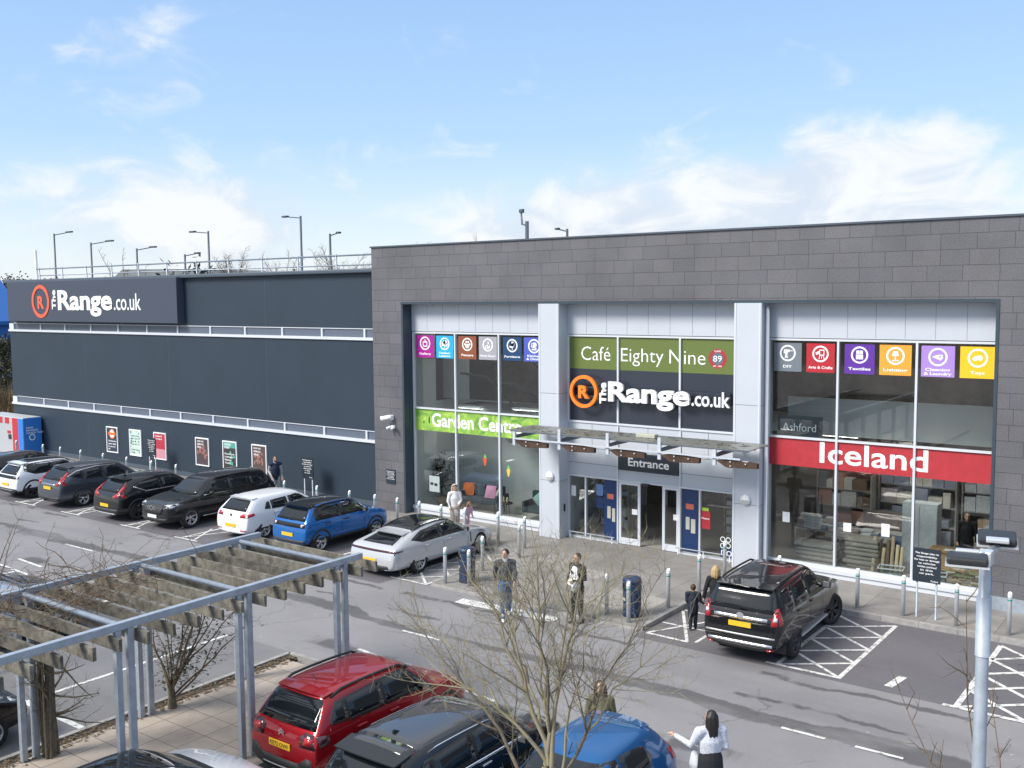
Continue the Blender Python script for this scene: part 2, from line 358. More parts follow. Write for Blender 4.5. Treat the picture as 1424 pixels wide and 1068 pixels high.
def slab_mat(name, c1, c2, w, h, mortar, along=0., off=0.):
    m = bpy.data.materials.new(name); m.use_nodes = True; nt = m.node_tree; b = nt.nodes['Principled BSDF']
    tc = nt.nodes.new('ShaderNodeTexCoord'); br = nt.nodes.new('ShaderNodeTexBrick')
    mp = nt.nodes.new('ShaderNodeMapping'); mp.inputs['Rotation'].default_value = (0, 0, along); nt.links.new(tc.outputs['Object'], mp.inputs[0]); nt.links.new(mp.outputs[0], br.inputs['Vector'])
    br.inputs['Scale'].default_value = 1; br.inputs['Brick Width'].default_value = w; br.inputs['Row Height'].default_value = h; br.offset = off
    br.inputs['Mortar Size'].default_value = .008; br.inputs['Color1'].default_value = (*c1, 1); br.inputs['Color2'].default_value = (*c2, 1); br.inputs['Mortar'].default_value = (*mortar, 1)
    n = nt.nodes.new('ShaderNodeTexNoise'); n.inputs['Scale'].default_value = 1.1; n.inputs['Detail'].default_value = 8; n.inputs['Roughness'].default_value = .7; nt.links.new(tc.outputs['Object'], n.inputs['Vector'])
    mx = nt.nodes.new('ShaderNodeMix'); mx.data_type = 'RGBA'; mx.blend_type = 'OVERLAY'; mx.inputs[0].default_value = .55
    nt.links.new(br.outputs['Color'], mx.inputs[6]); nt.links.new(n.outputs['Fac'], mx.inputs[7])
    n2 = nt.nodes.new('ShaderNodeTexNoise'); n2.inputs['Scale'].default_value = 60; nt.links.new(tc.outputs['Object'], n2.inputs['Vector'])
    m2 = nt.nodes.new('ShaderNodeMix'); m2.data_type = 'RGBA'; m2.blend_type = 'OVERLAY'; m2.inputs[0].default_value = .3
    nt.links.new(mx.outputs[2], m2.inputs[6]); nt.links.new(n2.outputs['Fac'], m2.inputs[7])
    nt.links.new(m2.outputs[2], b.inputs['Base Color']); b.inputs['Roughness'].default_value = .78
    return m
M['paving'] = slab_mat('grey_paving', (.25, .238, .225), (.205, .197, .188), 1.6, 1.6, (.10, .095, .09))
M['path'] = slab_mat('buff_paving', (.40, .34, .285), (.33, .28, .235), .62, .62, (.12, .10, .085))
def paint_mat():
    m = mat('worn_white_line', (.62, .62, .60), .7); nt = m.node_tree; b = nt.nodes['Principled BSDF']
    tc = nt.nodes.new('ShaderNodeTexCoord'); n = nt.nodes.new('ShaderNodeTexNoise'); n.inputs['Scale'].default_value = 5.5; n.inputs['Detail'].default_value = 8; n.inputs['Roughness'].default_value = .75
    nt.links.new(tc.outputs['Object'], n.inputs['Vector'])
    r = nt.nodes.new('ShaderNodeMapRange'); r.inputs[1].default_value = .50; r.inputs[2].default_value = .63; nt.links.new(n.outputs['Fac'], r.inputs[0])
    mx = nt.nodes.new('ShaderNodeMix'); mx.data_type = 'RGBA'; mx.inputs[6].default_value = (.66, .66, .64, 1); mx.inputs[7].default_value = (.20, .195, .195, 1)
    nt.links.new(r.outputs[0], mx.inputs[0]); nt.links.new(mx.outputs[2], b.inputs['Base Color']); return m
M['line'] = paint_mat()

# ------------------------------------------------------------------ ground
def sheet(name, x0, x1, y0, y1, z, m, kind='structure'):
    bm = bmesh.new(); bm.faces.new([bm.verts.new(p) for p in ((x0, y0, z), (x1, y0, z), (x1, y1, z), (x0, y1, z))]); return struct(name, bm, m, kind)
M['field'] = mat('rough_grass', (.075, .078, .035), .95, c2=(.10, .075, .04), vscale=.15)
sheet('ground', -2500, 2500, -1500, 3500, -.03, M['field'])
sheet('car_park_road', -90, 60, -60, 25.5, 0., M['road'])
sheet('parking_bay_surface', -75, -20.15, 20.6, 25.42, .004, M['bay'])
sheet('parking_bay_surface', -11.9, 30, 20.85, 25.42, .004, M['bay'])
sheet('parking_bay_surface', -26.5, -17.68, 8.5, 15.3, .004, M['bay2'])
sheet('parking_bay_surface', -60, -26.55, 8.5, 15.3, .004, M['bay2'])
sheet('parking_bay_surface', -13.55, 20, 5.0, 15.6, .004, M['bay2'])
# raised pavement along the shop front with the plaza pushing out between the bays
K0 = 25.55
out = [(-75, K0), (-18.75, K0), (-18.75, 21.4), (-11.95, 21.3), (-11.95, K0), (30, K0), (30, 28.6), (-75, 28.6)]
kb = bmesh.new()
def kerb_run(bm, pts, w, h, closed=False):
    n = len(pts)
    for i in range(n if closed else n-1):
        a, b = Vector(pts[i]), Vector(pts[(i+1) % n]); d = (b-a).normalized(); nn = Vector((-d.y, d.x))*w/2
        L = (b-a).length; k = max(1, round(L/.915))
        for j in range(k):
            p = a+d*(L*j/k+.004); q = a+d*(L*(j+1)/k-.004)
            prism(bm, [(p.x+nn.x, p.y+nn.y), (q.x+nn.x, q.y+nn.y), (q.x-nn.x, q.y-nn.y), (p.x-nn.x, p.y-nn.y)], 'Z', -.02, h)
kerb_run(kb, [(-75, K0), (-18.75, K0), (-18.75, 21.4)], .13, .115); kerb_run(kb, [(-18.75, 21.35), (-12.0, 21.27)], .13, .05)
kerb_run(kb, [(-11.95, 21.3), (-11.95, K0), (30, K0)], .13, .115)
bm = bmesh.new(); prism(bm, out, 'Z', -.02, .11); struct('pavement', bm, M['paving'])
struct('kerb', kb, M['kerb'])
# buff path with the pergola, its kerbs and planting strip
struct('footpath', mbox(-17.3, -13.85, -8, 14.75, -.02, .1), M['path'])
kb = bmesh.new(); kerb_run(kb, [(-17.6, -8), (-17.6, 15.05), (-13.75, 15.05), (-13.75, 10.6)], .11, .13); kerb_run(kb, [(-13.75, 10.6), (-13.75, -8)], .11, .13)
struct('kerb', kb, M['kerb'])
struct('planting_strip', mbox(-17.545, -17.3, -8, 14.99, -.02, .095), M['soil'], 'structure')
# painted markings: bay sides, hatching, centre dashes, give-way block
ln = bmesh.new()
def stripe(a, b, w=.1, z=.009):
    a, b = Vector(a), Vector(b); d = (b-a).normalized(); nn = Vector((-d.y, d.x))*w/2
    ln.faces.new([ln.verts.new((p.x, p.y, z)) for p in (a-nn, b-nn, b+nn, a+nn)])
def zz(z): return z+stripe.k*.0006
stripe.k = 0
def S(a, b, w=.1):
    stripe.k = (stripe.k+1) % 9; stripe(a, b, w, .009+stripe.k*.0007)
def hatch(x0, x1, y0, y1, w=.1, n=4):
    S((x0, y0), (x0, y1), w); S((x1, y0), (x1, y1), w); S((x0-.25, y0), (x1+.05, y0), w); 
    h = (y1-y0)/n
    for i in range(n):
        S((x0, y0+i*h), (x1, y0+(i+1)*h), w*.85); S((x1, y0+i*h), (x0, y0+(i+1)*h), w*.85)
hatch(-8.4+.05, -6.95, 21.05, 25.25); hatch(-4.55, -3.25, 20.85, 25.2, .12); hatch(-20.1, -18.95, 21.3, 25.4, .09)
S((-11.75, 21.25), (-10.6, 21.22)); S((-11.72, 21.3), (-10.7, 23.2), .08); S((-10.65, 21.25), (-11.8, 23.3), .08); S((-11.8, 22.2), (-10.5, 22.2), .08); S((-11.8, 23.4), (-10.4, 23.4), .08); S((-10.45, 21.3), (-10.45, 25.2), .08)
S((-5.95, 21.15), (-5.85, 21.9), .18)
for x in (-43.9, -40.6, -37.1, -36.35, -33.1, -29.75, -26.7, -23.4): S((x, 20.75), (x, 25.2))
for x0, x1 in ((-40.6, -39.6), (-37.1, -36.35), (-33.1, -32.4), (-29.75, -29.05), (-26.7, -26.2)):
    S((x0-.3, 20.7), (x1+.25, 20.72), .09); S((x0, 20.75), (x1, 22.3), .08); S((x1, 20.75), (x0-.2, 22.2), .08)
for x in (-40.6, -32.2, -16.75, -7.0, -5.6): S((x, 17.93), (x+(1.8 if x < -30 else 1.25 if x < -10 else .85), 17.93), .085)
for k in range(7): S((-36.6+k*-5.4, 17.6), (-38.0+k*-5.4, 17.62), .1)
S((-31.6, 16.0), (-30.0, 15.9), .1); S((-34.5, 15.45), (-29.5, 15.2), .09)
S((-16.7, 16.35), (-12.2, 15.75), .1); S((-15.4, 15.85), (-14.85, 15.8), .3)
S((-17.2, 20.65), (-14.1, 20.78), .42)
for x in (-20.05, -22.6, -25.1, -27.7, -30.2): S((x, 10.2), (x, 15.2), .1)
S((-30.2, 10.2), (-17.7, 10.12), .13)
for x in (-11.5, -9.0, -6.4, -3.9): S((x, 10.3), (x, 15.4), .1)
struct('road_markings', ln, M['line'])
# manhole covers and paler paving squares
for x, y, s in ((-15.6, 24.6, .55), (-13.4, 22.9, 1.0), (-17.2, 25.4, .5)):
    sheet('paving_patch', x-s, x+s, y-s*.8, y+s*.8, .1145, mat('pale_slab', (.30, .285, .265), .8, var=.15, vscale=2))
# ------------------------------------------------------------------ store building
YG, YS, YC = 28.3, 27.75, 27.7       # glass line, stone face, column face
PV = .11
store = thing('store_building', 'retail superstore with dark stone frame, tall glazed bays and long navy clad side wing', 'building', (0, 0, 0))
bm = bmesh.new()
box(bm, -27.2, 14, YS, YS+1.2, 8.07, 10.12); box(bm, -27.2, -25.72, YS, YS+1.2, PV, 8.07); box(bm, -5.3, 14, YS, YS+1.2, .45, 8.07)
obj('stone_cladding', bm, M['stone'], store)
bm = mbox(-27.24, 14.05, YS-.05, YS+1.25, 10.12, 10.17); obj('parapet_cap', bm, M['gutter'], store)
obj('plinth', mbox(-5.3, 14, YS-.03, YS+.5, PV, .45), M['galv'], store)
bm = bmesh.new(); box(bm, -25.72, -5.3, YS-.02, YG+.1, 7.99, 8.066); box(bm, -25.72, -25.64, YS+.003, YG+.1, PV, 7.99); box(bm, -5.38, -5.3, YS-.02, YG+.1, PV, 7.99)
obj('reveal_trim', bm, M['grey_dark'], store)
BAYS = ((-25.64, -19.5, (-23.55, -21.55)), (-18.66, -12.5, (-16.69, -14.46)), (-11.62, -5.38, (-9.53, -7.40)))
for x0, x1, mu in BAYS:
    bm = mbox(x0, x1, YG-.06, YG+.06, 6.98, 7.99); 
    n = max(7, round((x1-x0)/.78)); [box(bm, x0+(x1-x0)*k/n-.003, x0+(x1-x0)*k/n+.003, YG-.064, YG-.05, 7.0, 7.98, 1) for k in range(1, n)]
    obj('header_panel', bm, [M['silver'], M['gutter']], store)
for x0, x1, lab in ((-19.45, -18.63, 0), (-12.43, -11.58, 1)):
    bm = mbox(x0, x1, YC, YG+.3, PV, 7.99)
    for x in (x0+.02, x1-.07): box(bm, x, x+.045, YC-.012, YC+.001, PV, 7.99, 2)
    [box(bm, x0, x1+.002, YC-.002, YG, z, z+.012, 1) for z in (2.05, 5.0)]; obj('column', bm, [M['silver'], M['gutter'], M['alu']], store)
obj('downpipe', tube(bmesh.new(), [(-11.5, 27.95, PV), (-11.5, 27.95, 7.9)], .06), M['silver'], store, smooth=True)
obj('card_reader', mbox(-18.632, -18.60, 27.95, 28.02, 1.0, 1.25), M['black'], store)
def window(x0, x1, z0, z1, mull, trans, sill=.0, pane_z=None):
    bm = bmesh.new(); f = .06
    xs = [x0]+list(mull)+[x1]
    box(bm, x0, x1, YG-.07, YG+.05, z1-f, z1); box(bm, x0, x1, YG-.07, YG+.05, z0, z0+f)
    for i, x in enumerate(xs):
        a = x if i == 0 else x-f/2; b = x if i == len(xs)-1 else x+f/2
        if i == 0: b = x+f
        if i == len(xs)-1: a = x-f
        box(bm, a, b, YG-.075, YG+.055, z0+f, z1-f)
    for t in trans:
        for a, b in zip(xs, xs[1:]): box(bm, a+f/2, b-f/2, YG-.07, YG+.05, t-.03, t+.03)
    w_ = obj('window', bm, M['alu'], store)
    bm = bmesh.new()
    zs = [z0]+list(trans)+[z1]
    for a, b in zip(xs, xs[1:]):
        for c, d in zip(zs, zs[1:]): box(bm, a+f/2, b-f/2, YG-.008, YG+.008, c+.031, d-.031)
    obj('pane', bm, M['glass'], w_)
    return w_
w_ = window(-25.62, -19.5, .38, 6.96, BAYS[0][2], (4.10,)); w2 = window(-11.6, -5.39, .38, 6.96, BAYS[2][2], (4.08,))
w3 = window(-18.64, -12.5, 4.03, 6.96, BAYS[1][2], ())
for x0, x1 in ((-25.64, -19.45), (-11.58, -5.38)):
    bm = mbox(x0, x1, YG-.16, YG+.05, .25, .377, bev=.01); box(bm, x0, x1, YG-.11, YG+.05, PV, .25); obj('window_sill', bm, M['alu'], store)
# entrance bay: grey panels, flanking windows, sliding doors
bm = bmesh.new()
box(bm, -18.64, -12.5, YG-.03, YG+.05, 3.2, 4.03)
box(bm, -18.64, -12.5, YG-.03, YG+.05, 2.23, 3.2)
for z in (2.66, 3.18): box(bm, -18.64, -16.72, YG-.034, YG-.028, z, z+.012, 1); box(bm, -14.43, -12.5, YG-.034, YG-.028, z, z+.012, 1)
for x in (-17.7, -15.6, -13.5): box(bm, x, x+.012, YG-.034, YG-.028, 3.2, 4.0, 1)
obj('entrance_panel', bm, [M['silver'], M['gutter']], store)
bm = bmesh.new()
for x in (-16.72, -14.46): box(bm, x, x+.05, YG-.075, YG+.055, PV, 4.0)
for z in (2.20,): box(bm, -18.64, -12.5, YG-.076, YG+.05, z, z+.05)
for x in (-18.66, -12.56): box(bm, x, x+.06, YG-.07, YG+.05, PV, 2.2)
box(bm, -18.6, -16.72, YG-.07, YG+.05, PV, .17); box(bm, -14.41, -12.56, YG-.07, YG+.05, PV, .17)
obj('entrance_frame', bm, M['alu'], store)
for x0, x1 in ((-18.6, -16.72), (-14.41, -12.56)):
    w_ = obj('side_window', mbox(x0+.62, x0+.67, YG-.05, YG+.05, .17, 2.2), M['alu'], store); obj('pane', mbox(x0, x1, YG+.02, YG+.035, .17, 2.2), M['glass'], w_)
def door(x0, x1):
    bm = bmesh.new()
    box(bm, x0, x0+.09, YG-.05, YG+.0, PV+.02, 2.19); box(bm, x1-.09, x1, YG-.05, YG+.0, PV+.02, 2.19)
    box(bm, x0+.09, x1-.09, YG-.05, YG+.0, PV+.02, .34); box(bm, x0+.09, x1-.09, YG-.05, YG+.0, 2.1, 2.19)
    d = obj('sliding_door', bm, M['alu'], store); obj('pane', mbox(x0+.09, x1-.09, YG-.03, YG-.018, .34, 2.1), M['glass'], d)
    bm = bmesh.new(); box(bm, (x0+x1)/2+.1, (x0+x1)/2+.3, YG-.056, YG-.051, 1.15, 1.33); obj('notice', bm, M['white'], d)
    return d
door(-16.66, -15.86); door(-15.06, -14.47)
obj('door_sensor', mbox(-15.78, -15.5, YG-.16, YG-.05, 2.13, 2.22, bev=.015), M['black'], store)
for x0, x1 in ((-18.55, -16.75), (-14.5, -12.6)):
    bm = bmesh.new(); tube(bm, [(x0, YG-.2, .32), (x1, YG-.2, .32)], .02)
    for k in range(3): x = x0+.08+(x1-x0-.16)*k/2; tube(bm, [(x, YG-.2, PV), (x, YG-.2, .32)], .018)
    solo('guard_rail', bm, M['alu'], 'low tubular guard rail before the entrance window '+('beside the left column' if x0 < -16 else 'beside the right column'), 'rail', 'low guard rails at the entrance windows')
# left wing
YW = 28.0
bm = bmesh.new()
box(bm, -54.95, -27.2, YW, YW+.4, PV, 2.62); box(bm, -54.95, -27.2, YW, YW+.4, 3.08, 6.6); box(bm, -54.95, -27.2, YW, YW+.4, 7.06, 9.2)
box(bm, -54.95, -54.5, YW+.4, YW+28, PV, 9.2)
for x in (-47.6, -40.6, -33.7):
    for z0, z1 in ((.33, 2.6), (3.1, 6.58), (7.08, 9.18)): box(bm, x, x+.016, YW-.003, YW+.01, z0, z1, 1)
obj('wing_wall', bm, [M['navy'], M['gutter']], store)
obj('wing_plinth', mbox(-54.98, -27.2, YW-.04, YW+.1, PV, .32), M['gutter'], store)
bm = mbox(-55.1, -27.2, YW-.22, YW+.45, 9.2, 9.36, bev=.04); obj('gutter', bm, M['gutter'], store)
M['strip'] = mat('strip_glazing', (.11, .135, .18), .25)
for z0, z1 in ((2.62, 3.08), (6.6, 7.06)):
    s_ = obj('strip_window', mbox(-54.5, -27.2, YW+.04, YW+.12, z0+.1, z1-.02), M['strip'], store)
    bm = bmesh.new(); box(bm, -55.0, -27.2, YW-.07, YW+.12, z0, z0+.11); box(bm, -54.5, -27.2, YW-.004, YW+.12, z1-.03, z1+.0)
    for k in range(11): x = -51.75+2.387*k; box(bm, x-.045, x+.045, YW-.02, YW+.12, z0+.11, z1-.03)
    box(bm, -54.95, -54.5, YW-.03, YW+.12, z0+.11, z1-.03)
    obj('frame', bm, M['alu'], s_)
obj('flat_roof', mbox(-54.9, 14, YW+.4, YW+30, 9.0, 9.1), M['gutter'], store)
bm = bmesh.new(); box(bm, -27.2, -26.8, YS+1.2, YS+30, 0, 10.1); box(bm, 13.5, 14, YS+1.2, YS+30, 0, 10.1); obj('side_wall', bm, M['navy'], store)
# interior shell
M['in_dark'] = mat('interior_brown', (.30, .26, .22), .8, c2=(.14, .12, .10), vscale=.8)
M['in_pale'] = mat('interior_pale_green', (.54, .58, .58), .8)
M['tube'] = mat('shop_tube_light', (1., .97, .9), .5, emit=7.)
M['in_floor'] = mat('shop_floor', (.42, .40, .37), .35)
obj('shop_floor', mbox(-26.6, 13, YG+.15, YS+14, .02, PV+.005), M['in_floor'], store)
obj('back_wall', mbox(-26.6, 13, 34.5, 34.7, PV, 8.0), M['in_dark'], store)
bm = bmesh.new(); box(bm, -26.6, -19.1, 31.6, 31.75, PV, 4.1); box(bm, -26.6, -26.5, YG+.2, 31.6, PV, 4.1); box(bm, -19.12, -19.0, YG+.5, 34.4, PV, 8.0); box(bm, -26.4, -25.2, 30.9, 31.1, 4.2, 6.6); box(bm, -22.6, -19.2, 33.0, 33.2, 4.2, 6.6)
box(bm, -25.715, -25.66, YG+.12, YG+1.3, PV, 7.6); obj('interior_wall', bm, M['in_pale'], store)
bm = bmesh.new(); box(bm, -19.0, 13, 31.0, 34.5, 3.85, 4.1); box(bm, -12.0, 13, 30.9, 31.0, 3.85, 5.0); obj('mezzanine', bm, mat('mezzanine_white', (.74, .76, .74), .7), store)
obj('ceiling', mbox(-26.6, 13, YG+.1, 34.6, 7.7, 7.8), M['in_dark'], store)
for lx, ly, lz in ((-24.3, 30.0, 4.02), (-22.0, 30.6, 4.02), (-24.5, 30.5, 7.66), (-21.0, 30.5, 7.66), (-10.5, 31.5, 3.8), (-8.3, 31.8, 3.8), (-6.5, 32.2, 3.8), (-9.8, 31.9, 7.66), (-6.8, 31.9, 7.66)):
    c_ = obj('ceiling_light', mbox(lx-.62, lx+.62, ly-.17, ly+.17, lz-.03, lz+.03), M['white'], store); obj('diffuser', mbox(lx-.58, lx+.58, ly-.14, ly+.14, lz-.04, lz-.031), M['tube'], c_)
M['in_grey'] = mat('stair_grey', (.09, .10, .11), .6)
bm = bmesh.new(); prism(bm, [(-24.9, 4.1), (-24.2, 4.1), (-22.6, 2.75), (-21.6, 2.75), (-19.3, .85), (-19.3, 1.6), (-21.4, 3.3), (-22.3, 3.3), (-23.2, 4.1)][:], 'Y', 30.2, 31.4)
prism(bm, [(-23.2, 4.1), (-22.3, 3.3), (-21.4, 3.3), (-19.3, 1.6), (-19.3, 4.1)], 'Y', 31.3, 31.58)
obj('staircase', bm, M['in_grey'], store)
bm = bmesh.new(); tube(bm, [(-22.6, 30.2, 6.2), (-21.6, 30.2, 6.0), (-20.7, 30.2, 5.2), (-19.6, 30.2, 4.3)], .05); tube(bm, [(-24.9, 30.2, 5.3), (-23.6, 30.2, 5.2), (-22.4, 30.2, 4.2)], .05); tube(bm, [(-23.2, 30.2, 5.0), (-22.2, 30.2, 5.0), (-20.9, 30.2, 4.2)], .09)
obj('handrail', bm, M['black'], store, smooth=True)
# ------------------------------------------------------------------ signs on the shop front
_cap = {}
def fit(name, body, x0, x1, z, cap, m, parent, y, bold=.0, ext=.0, capch='H', smooth=False):
    """lettering fitted between x0 and x1, baseline z, capital height cap, facing -Y"""
    me = text_mesh(body, 1., bold, 0, 'LEFT'); ref = text_mesh(capch, 1., bold, 0, 'LEFT')
    ch = max(v.co.y for v in ref.vertices)-min(v.co.y for v in ref.vertices); bpy.data.meshes.remove(ref)
    xa = min(v.co.x for v in me.vertices); xb = max(v.co.x for v in me.vertices)
    sx = (x1-x0)/(xb-xa); s = cap/ch
    bm = bmesh.new(); bm.from_mesh(me); bpy.data.meshes.remove(me)
    for v in bm.verts: v.co = Vector((x0+(v.co.x-xa)*sx, y, z+v.co.y*s))
    bmesh.ops.remove_doubles(bm, verts=bm.verts, dist=1e-5)
    for f in bm.faces:
        f.normal_update()
        if f.normal.y > 0: f.normal_flip()
        f.smooth = False
    if ext:
        r = bmesh.ops.extrude_face_region(bm, geom=bm.faces[:])
        for v in [g for g in r['geom'] if isinstance(g, bmesh.types.BMVert)]: v.co.y -= ext
        bmesh.ops.recalc_face_normals(bm, faces=bm.faces[:])
    return obj(name, bm, m, parent)
def rot_text(name, body, x0, x1, z0, z1, m, parent, y, bold=.02, ext=0.):
    """lettering running upwards, in the box x0..x1, z0..z1"""
    me = text_mesh(body, 1., bold, 0, 'LEFT'); bm = bmesh.new(); bm.from_mesh(me); bpy.data.meshes.remove(me)
    xa = min(v.co.x for v in bm.verts); xb = max(v.co.x for v in bm.verts); ya = min(v.co.y for v in bm.verts); yb = max(v.co.y for v in bm.verts)
    for v in bm.verts: v.co = Vector((x1-(v.co.y-ya)/(yb-ya)*(x1-x0), y, z0+(v.co.x-xa)/(xb-xa)*(z1-z0)))
    if ext:
        r = bmesh.ops.extrude_face_region(bm, geom=bm.faces[:])
        for v in [g for g in r['geom'] if isinstance(g, bmesh.types.BMVert)]: v.co.y -= ext
    bmesh.ops.recalc_face_normals(bm, faces=bm.faces[:])
    for f in bm.faces: f.smooth = False
    return obj(name, bm, m, parent)
def ring3(cx, cz, r0, r1, y, ext, sx=1.):
    bm = bmesh.new(); n = 48
    def V(r, yy, k): a = 2*math.pi*k/n; return bm.verts.new((cx+r*sx*math.cos(a), yy, cz+r*math.sin(a)))
    A = [[V(r, yy, k) for k in range(n)] for r, yy in ((r0, y-ext), (r1, y-ext), (r1, y), (r0, y))]
    for i in range(4):
        for k in range(n): bm.faces.new((A[i][k], A[(i+1) % 4][k], A[(i+1) % 4][(k+1) % n], A[i][(k+1) % n]))
    bmesh.ops.recalc_face_normals(bm, faces=bm.faces[:]); return bm
def letter_mat(n, c): return mat(n, c, .45)

SG = YG-.012
def col3(h): return tuple(((int(h[i:i+2], 16)/255+.055)/1.055)**2.4 if int(h[i:i+2], 16) > 10 else 0 for i in (0, 2, 4))
ICON = {}
def ic(fn): ICON[fn.__name__] = fn
@ic
def picture(d):
    d.rect(-.34, .34, -.4, .22); d.poly([(-.2, .22), (0, .5), (.2, .22), (.13, .22), (0, .4), (-.13, .22)]); d.rect(-.22, .22, -.28, .1, -.002, 1)
@ic
def bush(d): [d.disc(x, z, r) for x, z, r in ((-.25, -.02, .25), (.1, .15, .3), (.32, -.05, .2), (-.08, .22, .22))]; d.rect(-.05, .05, -.5, .1); d.line((.1, -.2), (.42, -.35), .12)
@ic
def paw(d): d.disc(0, -.2, .27, sx=1.15); [d.disc(x, z, .13) for x, z in ((-.38, .02), (-.15, .3), (.15, .3), (.38, .02))]
@ic
def vase(d): d.disc(.05, -.2, .28); d.poly([(0, -.1), (.0, .35), (.1, .5), (.16, .1), (.2, -.1)]); d.disc(-.25, -.28, .18)
@ic
def chair(d): d.poly([(-.1, .5), (.35, .45), (.3, -.05), (.0, -.1), (-.4, 0), (-.42, -.2), (-.02, -.28), (.2, -.2), (.15, .1), (-.05, .15)]); d.rect(-.03, .07, -.5, -.2)
@ic
def mixer(d): d.disc(.05, .1, .32); d.poly([(-.35, .3), (-.1, .4), (-.2, -.2), (-.4, -.1)]); d.rect(-.3, .35, -.45, -.3); d.rect(.2, .32, -.35, 0)
@ic
def drill(d): d.poly([(-.42, .05), (-.38, .35), (.2, .35), (.2, .12), (.0, .1), (-.05, -.25), (.05, -.45), (-.3, -.45), (-.22, -.1)]); d.rect(.2, .5, .2, .27)
@ic
def easel(d): d.rect(-.12, .38, -.15, .42); d.line((-.05, -.15), (-.15, -.52), .07); d.line((.28, -.15), (.38, -.52), .07); d.line((.12, -.1), (.12, -.48), .06); d.poly([(-.5, .1), (-.15, .3), (-.12, 0), (-.4, -.1)]); d.rect(-.04, .3, -.06, .33, -.002, 1)
@ic
def towels(d): [d.rect(-.33, .33, z, z+.2) for z in (-.4, -.17)]; d.rect(-.3, -.02, .08, .42); d.rect(.02, .3, .08, .42)
@ic
def lamp(d): d.poly([(-.3, .0), (-.2, .42), (.2, .42), (.3, .0)]); d.rect(-.05, .05, -.4, .0); d.rect(-.3, .3, -.47, -.37)
@ic
def iron(d): d.poly([(-.5, 0), (-.1, .18), (.38, .22), (.42, -.1), (.2, -.3), (-.05, -.16)]); d.poly([(.05, .08), (.28, .1), (.25, -.02), (.1, -.04)], -.002, 1)
@ic
def blocks(d): d.poly([(-.45, -.05), (-.2, .2), (.05, .1), (-.05, -.2), (-.3, -.25)]); d.poly([(0, .25), (.3, .2), (.42, -.05), (.2, -.25), (0, -.1)])
def dept(x0, x1, z0, z1, hexc, words, icon, lab):
    m = mat('sign_'+icon, col3(hexc), .5); cx = (x0+x1)/2; w_ = x1-x0; h = z1-z0
    d = Decal().rect(x0, x1, z0, z1, SG)
    t = solo('department_sign', d.bm, m, lab, 'sign', 'square department signs along the top of the windows')
    r = .265*w_; cz = z0+.64*h
    d = Decal().ring(cx, cz, r*.86, r*1.08, SG-.003); 
    s = Decal(); ICON[icon](s)
    for v in s.bm.verts: v.co = Vector((cx+v.co.x*r*1.35, SG-.003+v.co.y, cz+v.co.z*r*1.35))
    me = bpy.data.meshes.new('i'); s.bm.to_mesh(me); s.bm.free(); d.bm.from_mesh(me)
    obj('icon', d.bm, [M['letter'], m], t)
    n = len(words)
    for i, wd in enumerate(words):
        hw = min(.43*w_, .042*len(wd)*w_+.03)
        fit('lettering', wd, cx-hw, cx+hw, z0+h*(.13 if n == 1 else .19-.13*i), h*.095, M['letter'], t, SG-.003, .02)
for a in ((-25.47, -24.59, 'a0168c', ['Gallery'], 'picture', 'magenta square window sign with a framed picture icon'),
          (-24.48, -23.67, '22a5dc', ['Outdoor', 'Leisure'], 'bush', 'sky blue square window sign with a garden bush icon'),
          (-23.42, -22.59, '87492c', ['Petcare'], 'paw', 'brown square window sign with a paw print icon'),
          (-22.47, -21.66, '9c9ca4', ['Home Decor'], 'vase', 'pale grey square window sign with a vase icon'),
          (-21.39, -20.58, '143c66', ['Furniture'], 'chair', 'dark navy square window sign with an armchair icon'),
          (-20.48, -19.62, '4558b8', ['Kitchen', '& Dining'], 'mixer', 'royal blue square window sign beside the left silver column')):
    dept(a[0], a[1], 6.0, 6.83, *a[2:])
for a in ((-11.43, -10.6, '6d7680', ['DIY'], 'drill', 'slate grey square window sign with a power drill icon'),
          (-10.46, -9.64, 'b0202c', ['Arts & Crafts'], 'easel', 'red square window sign with an easel icon'),
          (-9.36, -8.53, '5a2a96', ['Textiles'], 'towels', 'deep purple square window sign with a folded towels icon'),
          (-8.40, -7.55, 'ee9d35', ['Lighting'], 'lamp', 'orange square window sign with a table lamp icon'),
          (-7.30, -6.45, 'a382cc', ['Cleaning', '& Laundry'], 'iron', 'lilac square window sign with a steam iron icon'),
          (-6.32, -5.46, 'f2bc1e', ['Toys'], 'blocks', 'bright yellow square window sign with a toy blocks icon')):
    dept(a[0], a[1], 6.0, 6.83, *a[2:])
# window-wide banners; each pane carries its own piece of the vinyl
def panes(x0, x1, mu): xs = [x0]+list(mu)+[x1]; return [(a+.035, b-.035) for a, b in zip(xs, xs[1:])]
def banner(name, bay, z0, z1, m, label):
    d = Decal(); x0, x1, mu = BAYS[bay]
    for a, b in panes(x0+.03, x1-.0, mu): d.rect(a, b, z0, z1, SG)
    return solo(name, d.bm, m, label, 'banner')
def leaf_mat():
    m = mat('garden_green', (.20, .42, .04), .5); nt = m.node_tree; b = nt.nodes['Principled BSDF']
    tc = nt.nodes.new('ShaderNodeTexCoord'); v = nt.nodes.new('ShaderNodeTexNoise'); v.inputs['Scale'].default_value = 2.2; v.inputs['Detail'].default_value = 4; v.inputs['Distortion'].default_value = 1.5
    r = nt.nodes.new('ShaderNodeValToRGB'); e = r.color_ramp.elements; e[0].position = .3; e[1].position = .7
    e[0].color = (.06, .24, .04, 1); e[1].color = (.42, .62, .10, 1)
    nt.links.new(tc.outputs['Object'], v.inputs['Vector']); nt.links.new(v.outputs['Fac'], r.inputs[0]); nt.links.new(r.outputs[0], b.inputs['Base Color']); return m
t = banner('garden_banner', 0, 3.26, 4.06, leaf_mat(), 'green leafy banner with white lettering across the left bay window')
